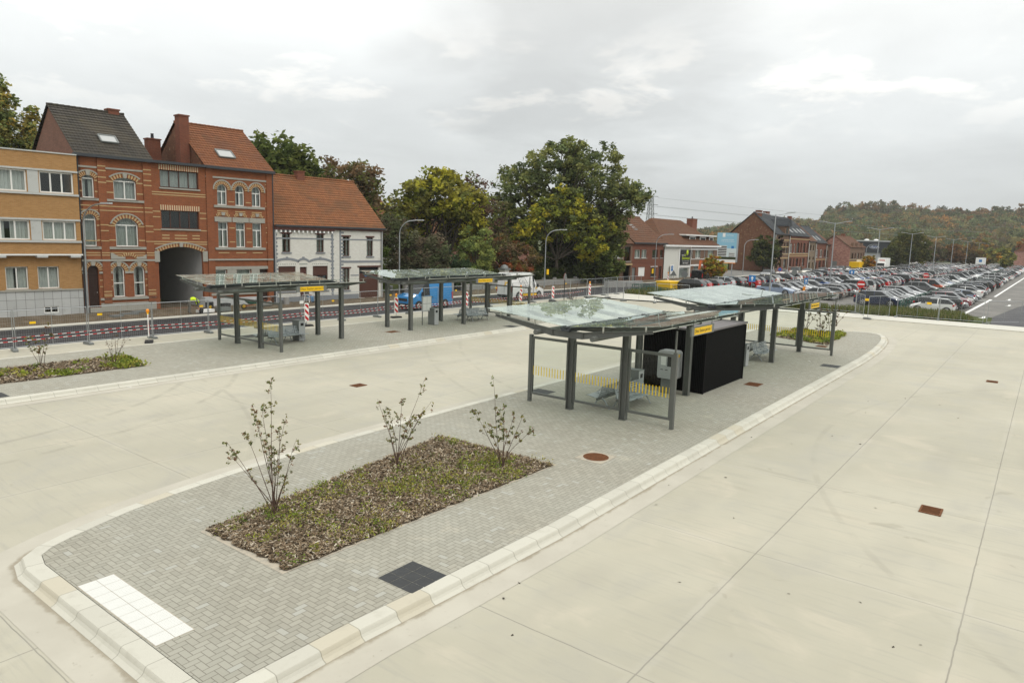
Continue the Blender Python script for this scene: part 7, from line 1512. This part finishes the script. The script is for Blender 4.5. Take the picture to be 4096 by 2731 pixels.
sign('back of a triangular warning sign before the white pub wall', 101, 46, 1.3, 'tri', R(-70), size=.5); sign('back of two stacked round signs before the pub window', 104, 45.5, 1.1, 'back', R(-70), size=.5); sign('tall black post with round red-rimmed sign seen edge-on by the fence', 60.1, 39.2, 2.25, 'round_edge', R(12), size=.34); sign('parking sign with P on the white pub wall', 110.6, 50.75, 1.55, 'parking', 0, size=.5)
for i, (x, y, lab) in enumerate(((95.4, 25.1, 'amber sleeve on the post of the narrow blue arrow sign'), (93.85, 18.15, 'amber sleeve on the nearest no-entry post'), (135.9, 28.0, 'amber sleeve under the farthest blue arrow sign'), (148.9, 18.1, 'amber sleeve on the farther no-entry post'), (120.5, 31.2, 'amber sleeve below the round sign back'))): o = MB().box(-.13, .13, -.13, .13, 0, .95).build('bollard_sleeve', MT['orange'], None, (x-.25, y, -.12)); tag(o, lab, 'bollard', 'amber post sleeves')
def misc_site():
    t = thing('skip_container', 'yellow builder container with black lettering beside the black SUV', 'container', (83.0, 39.0, -.14), R(-6)); mb = MB(); mb.prism([(0, 0), (2.7, 0), (3.0, 1.2), (-.3, 1.2)], 'y', -1.0, 1.0); o = mb.build('shell', MT['yellow'], t); fix_normals(o); mb = MB(); mb.box(-.34, 3.04, -1.06, -1.0, 1.1, 1.22); mb.box(-.34, 3.04, 1.0, 1.06, 1.1, 1.22); mb.build('rim', MT['yellow'], t); text('lettering', 'HENS', .8, MT['text'], t, (1.35, -1.012, .55), ext=.003)
    for i, (x, y) in enumerate(((82.4, 46.4), (84.1, 46.0), (85.8, 45.6), (87.5, 45.2))): o = MB().box(-.82, .82, -.4, .4, 0, .8).build('concrete_block', MT['block'], None, (x, y, -.15)); o.rotation_euler = (0, 0, R(-13)); tag(o, ['first grey concrete block of the road closure, nearest the fence', 'second grey concrete block across the road', 'third grey concrete block across the road', 'last grey concrete block, nearest the yellow container'][i], 'concrete block', 'concrete blocks closing the road')
    t = thing('barrier_block', 'low stained concrete barrier with red and white marks in the car park', 'barrier', (109.6, 16.6, -.14), R(4)); MB().box(-1.7, 1.7, -.25, .25, 0, .8).build('body', MT['block'], t); MB().box(-1.72, 1.72, -.258, -.2505, .5, .72).build('chevrons', MT['beacon'], t)
    # green railings
    def railing(x0, x1, y0, y1, lab):
        t = thing('railing', lab, 'railing', (x0, y0, -.14), math.atan2(y1-y0, x1-x0)); L = math.hypot(x1-x0, y1-y0); MB().bar((0, 0, 1.0), (L, 0, 1.0), .06, .07).bar((0, 0, .55), (L, 0, .55), .04, .05).bar((0, 0, .2), (L, 0, .2), .04, .05).build('rail', MT['green'], t); mb = MB(); n = int(L/2)
        for k in range(n+1): mb.box(L*k/n-.035, L*k/n+.035, -.035, .035, 0, 1.02)
        for k in range(int(L/.5)): mb.box(.5*k-.012, .5*k+.012, -.012, .012, .2, 1.0)
        mb.build('railing_post', MT['green'], t)
    railing(80, 290, 11.75, 11.75, 'long green railing between the two right-hand rows of cars'); railing(96, 214, 39.3, 38.2, 'green railing between the car park and the street'); railing(76.5, 92, 40.1, 39.9, 'thin green fence behind the left verge'); railing(73.4, 76.5, 33, 40.1, 'short green fence return at the verge')
    t = thing('billboard', 'large pale blue billboard showing a white block of flats', 'billboard', (135.6, 51.0, -.1), R(-68)); w, z0, z1 = 1.85, 2.35, 8.25
    for x in (-1.3, 1.3): MB().box(x-.09, x+.09, .1, .28, 0, 8.3).build('post', MT['galv'], t)
    MB().box(w, w+.35, .05, .3, 2.6, 8.2).build('frame', MT['galv'], t); p = MB().box(-w, w, -.02, .05, z0, z1).build('panel', MT['bbblue'], t)
    def bx(n, a, b, c, d, m, k=.024): return MB().box(a, b, -k, -k+.003, c, d).build(n, MT[m], p)
    bx('printed_ground', -w, w, z0, z0+.75, 'white'); bx('printed_ground', -w, w, z0+.0, z0+.14, 'orange', .028); bx('printed_hedge', -w, w, z0+.75, z0+1.25, 'hedge'); bx('printed_sky', -w, w, z0+1.25, z0+2.9, 'bbpale'); bx('printed_flag', .9, 1.4, z0+2.9, z0+3.4, 'blue', .028); bx('printed_flag', -.85, -.35, z1-.8, z1-.05, 'white', .028); f = bx('printed_building', -1.55, .05, z0+1.3, z0+3.45, 'dark', .028)
    for k in range(7): MB().box(-1.62, .12, -.035, -.0285, z0+1.35+k*.33, z0+1.46+k*.33).build('printed_balcony', MT['white'], f)
    f = bx('printed_building', .55, 1.6, z0+1.25, z0+2.1, 'midgrey', .028)
    for k in range(3): MB().box(.6, 1.65, -.035, -.0285, z0+1.35+k*.3, z0+1.45+k*.3).build('printed_balcony', MT['white'], f)
    for s, z, sz in (('De Tuinen', z1-.45, .3), ('DUURZAAM WONEN', z1-1.35, .24), ('TUSSEN DEMER EN STATION', z1-1.66, .2)): text('lettering', s, sz, MT['white'], p, (.15 if sz < .29 else .55, -.026, z), ext=.002)
    t = thing('lattice_pylon', 'tall lattice power pylon behind the red brick house', 'pylon', (260, 130, 0)); mb = MB(); H = 24
    def c(z): q = 1.9-1.25*z/H; return [(-q, -q, z), (q, -q, z), (q, q, z), (-q, q, z)]
    zs = [0, 4, 7.5, 10.5, 13, 15.2, 17.2, 19, 20.7, 22.4, 24]
    for a, b in zip(zs, zs[1:]):
        A, B = c(a), c(b)
        for k in range(4): mb.bar(A[k], B[k], .16, .16); mb.bar(A[k], B[(k+1) % 4], .08, .08); mb.bar(A[(k+1) % 4], B[k], .08, .08); mb.bar(B[k], B[(k+1) % 4], .08, .08)
    mb.build('lattice', MT['midgrey'], t)
    for z in (17.2, 20.7, 24): MB().bar((-3.0, 1.6, z), (3.0, -1.6, z), .18, .2).build('cross_arm', MT['midgrey'], t)
    for i, z in enumerate((24, 20.7, 17.2, 20.7, 17.2)):
        s = 1 if i < 3 else -1; P = []
        for k in range(25): f = k/24; P.append((260+2.9*s+(760-260)*f, 130-1.5*s-(130+60)*f, z-.5+9*f-9*math.sin(math.pi*f)*.8))
        o = MB().tube(P, .035, 4).build('power_line', MT['midgrey']); tag(o, ['topmost power line crossing the sky', 'middle near power line from the pylon', 'lowest near power line from the pylon', 'middle far power line from the pylon', 'lowest far power line from the pylon'][i], 'power line', 'power lines')
    t = thing('site_hut', 'white cabinet with blue round sign at the far end of the car park', 'cabinet', (333, 22.5, -.1), 0); MB().box(0, 3, -1.6, 1.6, 0, 3.6).build('body', MT['white'], t); mb = MB(); mb.cbox((-.02, 0, 2.4), (.02, 1.0, 1.0)); mb.build('sign_face', MT['blue'], t)
MT['bbblue'] = plain('billboard_blue', (.24, .47, .60), .5, 0, .05, .5); MT['bbpale'] = plain('billboard_pale', (.55, .62, .62), .5, 0, .05, .5)
misc_site()
# ---------------------------------------------------------------- people and building-site bits
def skin_body(name, edges, radii, verts, mats, pick, parent):
    me = bpy.data.meshes.new(name); me.from_pydata([Vector(v) for v in verts], edges, []); o = bpy.data.objects.new(name, me); COL.objects.link(o)
    m = o.modifiers.new('s', 'SKIN'); m.use_smooth_shade = True; o.modifiers.new('u', 'SUBSURF').levels = 1
    for i, r in enumerate(radii): me.skin_vertices[0].data[i].radius = (r, r)
    me.skin_vertices[0].data[0].use_root = True; bpy.context.view_layer.update()
    nm = bpy.data.meshes.new_from_object(o.evaluated_get(bpy.context.evaluated_depsgraph_get())); bpy.data.objects.remove(o)
    nm.materials.clear()
    for x in mats: nm.materials.append(x)
    for p in nm.polygons: p.material_index = pick(p.center); p.use_smooth = True
    return link(name, nm, parent)
def hand(V, E, Rd, i, d, side):
    """palm, four unequal bent fingers and a thumb grown from wrist vertex i"""
    p = Vector(V[i]); d = Vector(d).normalized(); s = Vector(side).normalized(); n = d.cross(s)
    V.append(tuple(p+d*.07)); Rd.append(.026); E.append((i, len(V)-1)); k = len(V)-1
    for f, L in zip((-.03, -.01, .01, .03), (.06, .075, .07, .055)):
        a = p+d*.09+s*f; b = a+d*L*.55; c = b+d*L*.4+n*L*.3
        V.append(tuple(a)); V.append(tuple(b)); V.append(tuple(c)); Rd += [.010, .009, .008]; E += [(k, len(V)-3), (len(V)-3, len(V)-2), (len(V)-2, len(V)-1)]
    V.append(tuple(p+d*.05+s*.04)); V.append(tuple(p+d*.09+s*.065)); Rd += [.011, .009]; E += [(k, len(V)-2), (len(V)-2, len(V)-1)]
def worker():
    t = thing('person', 'bent-over worker in yellow hi-vis vest and grey trousers digging at the kerb', 'person', (25.7, 48.75, -.03), R(-15))
    V = [(0, 0, .92), (.16, 0, 1.04), (.36, 0, 1.06), (.52, 0, .98), (.62, 0, .90), (.70, 0, .82), (.73, 0, .74)]; E = [(0, 1), (1, 2), (2, 3), (3, 4), (4, 5), (5, 6)]; Rd = [.155, .15, .17, .15, .065, .10, .075]
    for s in (-1, 1):
        k = len(V); V += [(0, s*.11, .84), (.05, s*.15, .48), (-.02, s*.16, .09), (.14, s*.17, .03)]; E += [(0, k), (k, k+1), (k+1, k+2), (k+2, k+3)]; Rd += [.10, .075, .052, .045]
        k = len(V); V += [(.50, s*.19, .95), (.56, s*.24, .66), (.62, s*.16, .40)]; E += [(3, k), (k, k+1), (k+1, k+2)]; Rd += [.07, .052, .036]; hand(V, E, Rd, k+2, (.2, -s*.1, -1), (1, 0, 0))
    skin_body('body', E, Rd, V, [MT['trouser'], MT['hivis'], MT['skin'], MT['black'], MT['hair']], lambda c: 3 if c.z < .08 else (2 if c.z < .45 and c.x > .42 else (4 if c.x > .68 and c.z > .72 and c.z < .95 else (0 if c.x < .1 or c.z < .62 else (3 if abs(c.y) > .2 and c.x > .45 else 1)))), t)
    bk = thing('bucket', 'dark bucket the bent worker reaches into', 'bucket', (26.5, 48.55, -.03)); MB().lathe([(.0, .02), (.13, .02), (.17, .32), (.155, .32), (.12, .05)], n=14).build('pail', MT['black'], bk); MB().tube([(-.16, 0, .3), (-.1, 0, .42), (.1, 0, .42), (.16, 0, .3)], .008, 5).build('handle', MT['galv'], bk)
worker()
def sitter():
    c = thing('garden_chair', 'white plastic garden chair before the white house door', 'chair', (37.2, 50.55, 0), R(-60)); mb = MB()
    MB().box(-.24, .24, -.24, .24, .42, .45).build('seat', MT['white'], c); mb = MB()
    for k in range(7): a = -.9+1.8*k/6; mb.bar((-.22*math.cos(a)-.02, .24*math.sin(a), .45), (-.30*math.cos(a)-.03, .26*math.sin(a), .88-.08*abs(a)), .05, .02)
    mb.tube([(-.05, -.27, .86), (-.3, -.15, .9), (-.35, 0, .92), (-.3, .15, .9), (-.05, .27, .86)], .02, 6); mb.build('backrest', MT['white'], c)
    for x in (-.2, .2):
        for y in (-.2, .2): MB().bar((x, y, .42), (x*1.25, y*1.25, 0), .05, .04).build('leg', MT['white'], c)
    for s in (-1, 1): MB().tube([(-.2, s*.27, .64), (.22, s*.27, .64), (.25, s*.25, .42)], .02, 6).build('armrest', MT['white'], c)
    t = thing('person', 'person in dark jacket and blue jeans sitting on the white chair', 'person', (37.2, 50.55, 0), R(-60))
    V = [(-.08, 0, .56), (-.12, 0, .78), (-.14, 0, .98), (-.1, 0, 1.08), (-.06, 0, 1.18), (-.03, 0, 1.27)]; E = [(0, 1), (1, 2), (2, 3), (3, 4), (4, 5)]; Rd = [.16, .155, .165, .06, .095, .08]
    for s in (-1, 1):
        k = len(V); V += [(.02, s*.11, .53), (.40, s*.13, .52), (.42, s*.14, .10), (.56, s*.15, .04)]; E += [(0, k), (k, k+1), (k+1, k+2), (k+2, k+3)]; Rd += [.10, .075, .05, .045]
        k = len(V); V += [(-.1, s*.2, .94), (-.02, s*.26, .68), (.2, s*.17, .62)]; E += [(2, k), (k, k+1), (k+1, k+2)]; Rd += [.075, .055, .038]; hand(V, E, Rd, k+2, (1, -s*.3, -.2), (0, 0, 1))
    skin_body('body', E, Rd, V, [MT['jeans'], MT['jacket'], MT['skin'], MT['black'], MT['hair']], lambda q: 3 if q.z < .1 else (4 if q.z > 1.24 or (q.z > 1.12 and q.x < -.07) else (2 if q.z > 1.06 or (q.x > .2 and q.z > .58 and abs(q.y) < .26) else (0 if q.z < .58 else 1))), t)
    MB().cbox((.055, 0, 1.19), (.03, .03, .04)).build('nose', MT['skin'], t)
sitter()
def walker(x, y, lab, top, z=-.14, rz=0):
    t = thing('person', lab, 'person', (x, y, z), rz)
    V = [(0, 0, .95), (0, 0, 1.2), (0, 0, 1.42), (0, 0, 1.52), (.01, 0, 1.62), (.01, 0, 1.70)]; E = [(0, 1), (1, 2), (2, 3), (3, 4), (4, 5)]; Rd = [.15, .15, .17, .06, .095, .075]
    for s in (-1, 1):
        k = len(V); V += [(0, s*.1, .88), (.1*s, s*.12, .5), (.02*s, s*.12, .08), (.16+.02*s, s*.13, .04)]; E += [(0, k), (k, k+1), (k+1, k+2), (k+2, k+3)]; Rd += [.10, .075, .05, .042]
        k = len(V); V += [(0, s*.21, 1.38), (-.04, s*.27, 1.1), (.08, s*.26, .86)]; E += [(2, k), (k, k+1), (k+1, k+2)]; Rd += [.07, .05, .035]; hand(V, E, Rd, k+2, (.2, 0, -1), (1, 0, 0))
    skin_body('body', E, Rd, V, [MT['jeans'], MT[top], MT['skin'], MT['black'], MT['hair']], lambda q: 3 if q.z < .09 else (4 if q.z > 1.66 or (q.z > 1.58 and q.x < 0) else (2 if q.z > 1.5 or q.z < .84 and abs(q.y) > .2 else (0 if q.z < .92 else 1))), t)
walker(129.5, 31.0, 'person in dark clothes with a red cap walking between the parked cars', 'black', rz=2.5); walker(146.5, 18.4, 'person in dark jacket beside the farther no-entry sign', 'black', rz=-1.2)
def site_bits():
    t = thing('wheelbarrow', 'green wheelbarrow with yellow wheel standing on the dug-up footpath', 'wheelbarrow', (31.3, 49.3, -.06), R(170)); mb = MB(); mb.add([(-.45, -.3, .38), (.45, -.22, .38), (.45, .22, .38), (-.45, .3, .38), (-.6, -.36, .66), (.7, -.34, .64), (.7, .34, .64), (-.6, .36, .66)], [(0, 1, 2, 3), (0, 4, 5, 1), (1, 5, 6, 2), (2, 6, 7, 3), (3, 7, 4, 0)]); mb.build('tray', MT['green'], t)
    q = wheel_mb(.2, .1); q.xform(Matrix.Translation((.85, .05, .2)) @ Matrix.Rotation(R(90), 4, 'X')); q.build('wheel', [MT['tyre'], MT['yellow']], t); mb = MB()
    for s in (-1, 1): mb.tube([(.85, s*.07, .2), (-.1, s*.24, .36), (-1.0, s*.28, .6)], .018, 6)
    mb.build('handle', MT['digger'], t)
    for s in (-1, 1): MB().tube([(-.2, s*.2, .38), (-.35, s*.24, 0)], .016, 6).build('leg', MT['green'], t)
    tag(MB().lathe([(.0, .0), (.33, 0), (.38, .5), (.35, .5), (.31, .04), (0, .04)], n=18).build('mortar_tub', MT['black'], None, (28.9, 49.4, -.03)), 'black round mortar tub on the dug-up footpath', 'tub')
    tag(MB().box(-.5, .5, -.25, .25, 0, .3).build('tool_crate', MT['midgrey'], None, (28.4, 48.9, -.03)), 'grey crate beside the black mortar tub', 'crate')
    t = thing('compactor', 'small machine with black engine and yellow wheel by the passage wall', 'machine', (28.0, 50.4, -.03)); MB().box(-.3, .3, -.3, .3, .2, .95).build('housing', MT['grey'], t); MB().box(-.32, .32, -.34, -.3, .2, .6).build('engine', MT['black'], t); q = wheel_mb(.2, .1); q.xform(Matrix.Translation((0, -.45, .2)) @ Matrix.Rotation(R(-90), 4, 'X')); q.build('wheel', [MT['tyre'], MT['yellow']], t)
    tag(MB().tube([(0, 0, .22), (1.0, .1, .22)], .2, 14).build('concrete_pipe', MT['block'], None, (32.2, 49.9, -.05)), 'short grey concrete pipe lying beside the wheelbarrow', 'pipe'); tag(MB().tube([(0, 0, 0), (0, 0, .62)], .22, 14).build('standing_pipe', MT['block'], None, (34.9, 50.3, -.05)), 'upright concrete pipe against the white house plinth', 'pipe')
    tag(MB().cbox((0, 0, .1), (1.2, .55, .2), .2).build('plastic_sheet', MT['litter'], None, (27.0, 48.9, -.03)), 'crumpled white sheet by the kerb', 'plastic sheet')
    for i, (x, y) in enumerate(((22.4, 50.6), (23.4, 51.4), (21.2, 49.8))): tag(MB().cbox((0, 0, .06), (1.1-.2*i, .5, .12), .1*i).build('kerb_slab', MT['midgrey'], None, (x, y, -.03)), ['loose grey slab before the bay of the red house', 'second loose slab nearer the wall', 'third loose slab near the brown door'][i], 'slab', 'loose slabs on the footpath')
    tag(MB().cbox((0, 0, .16), (.5, .4, .32)).build('plinth_block', MT['midgrey'], None, (35.0, 50.6, -.03)), 'small grey base block near the white house', 'block')
    tag(MB().lathe([(.0, 0), (.3, 0), (.33, .9), (.35, .95), (0, 1.0)], n=4).build('wheelie_bin', MT['midgrey'], None, (48.1, 52.0, -.02)), 'grey wheelie bin with white lid beside the ivy', 'wheelie bin')
    k = random.Random(4)
    for i in range(46):
        x, y, s = [(14.6, 12.7, .09), (11.4, 12.2, .07), (12.2, 27.9, .1), (38.6, 9.6, .1), (46.9, 9.2, .05)][i] if i < 5 else (k.uniform(7, 34), k.uniform(-4, 7.2), k.uniform(.02, .04))
        z = .03 if 2 <= i < 5 or i < 2 else -.146
        if i == 2: z = -.146
        mb = MB(); a = k.uniform(0, 6); mb.add([(-s, -s*.4, 0), (s, -s*.5, .004), (s*.8, s*.5, .02), (-s*.7, s*.4, .006)], [(0, 1, 2, 3)]); o = mb.build('paper_scrap' if i < 5 else 'fallen_leaf', MT['litter'] if i < 5 else MT['bark'], None, (x, y, z)); o.rotation_euler = (0, 0, a)
        tag(o, ['white paper scrap in the nearest planting bed', 'small white scrap in the middle of the nearest bed', 'white paper lying in the lane beside the far kerb', 'crumpled paper near the farther near-side bench', 'dark scrap near the far end of platform 1'][i] if i < 5 else 'small dry brown leaf lying on the open concrete', 'litter' if i < 5 else 'leaf', None if i < 5 else 'dry leaves on the concrete')
site_bits()
# ---------------------------------------------------------------- air
def haze():
    t = NT('haze_air'); t.n.remove(t.b); v = t.n.new('ShaderNodeVolumePrincipled'); v.inputs['Color'].default_value = (.80, .84, .86, 1); v.inputs['Density'].default_value = .00017; v.inputs['Anisotropy'].default_value = .2
    t.l.new(v.outputs[0], t.out.inputs['Volume']); o = MB().box(-1000, 3600, -1000, 2600, -1.6, 75).build('haze', t.mat); o['kind'] = 'stuff'; tag(o, 'thin grey haze over the far hills', 'haze')
    SC.cycles.volume_bounces = 1
haze()
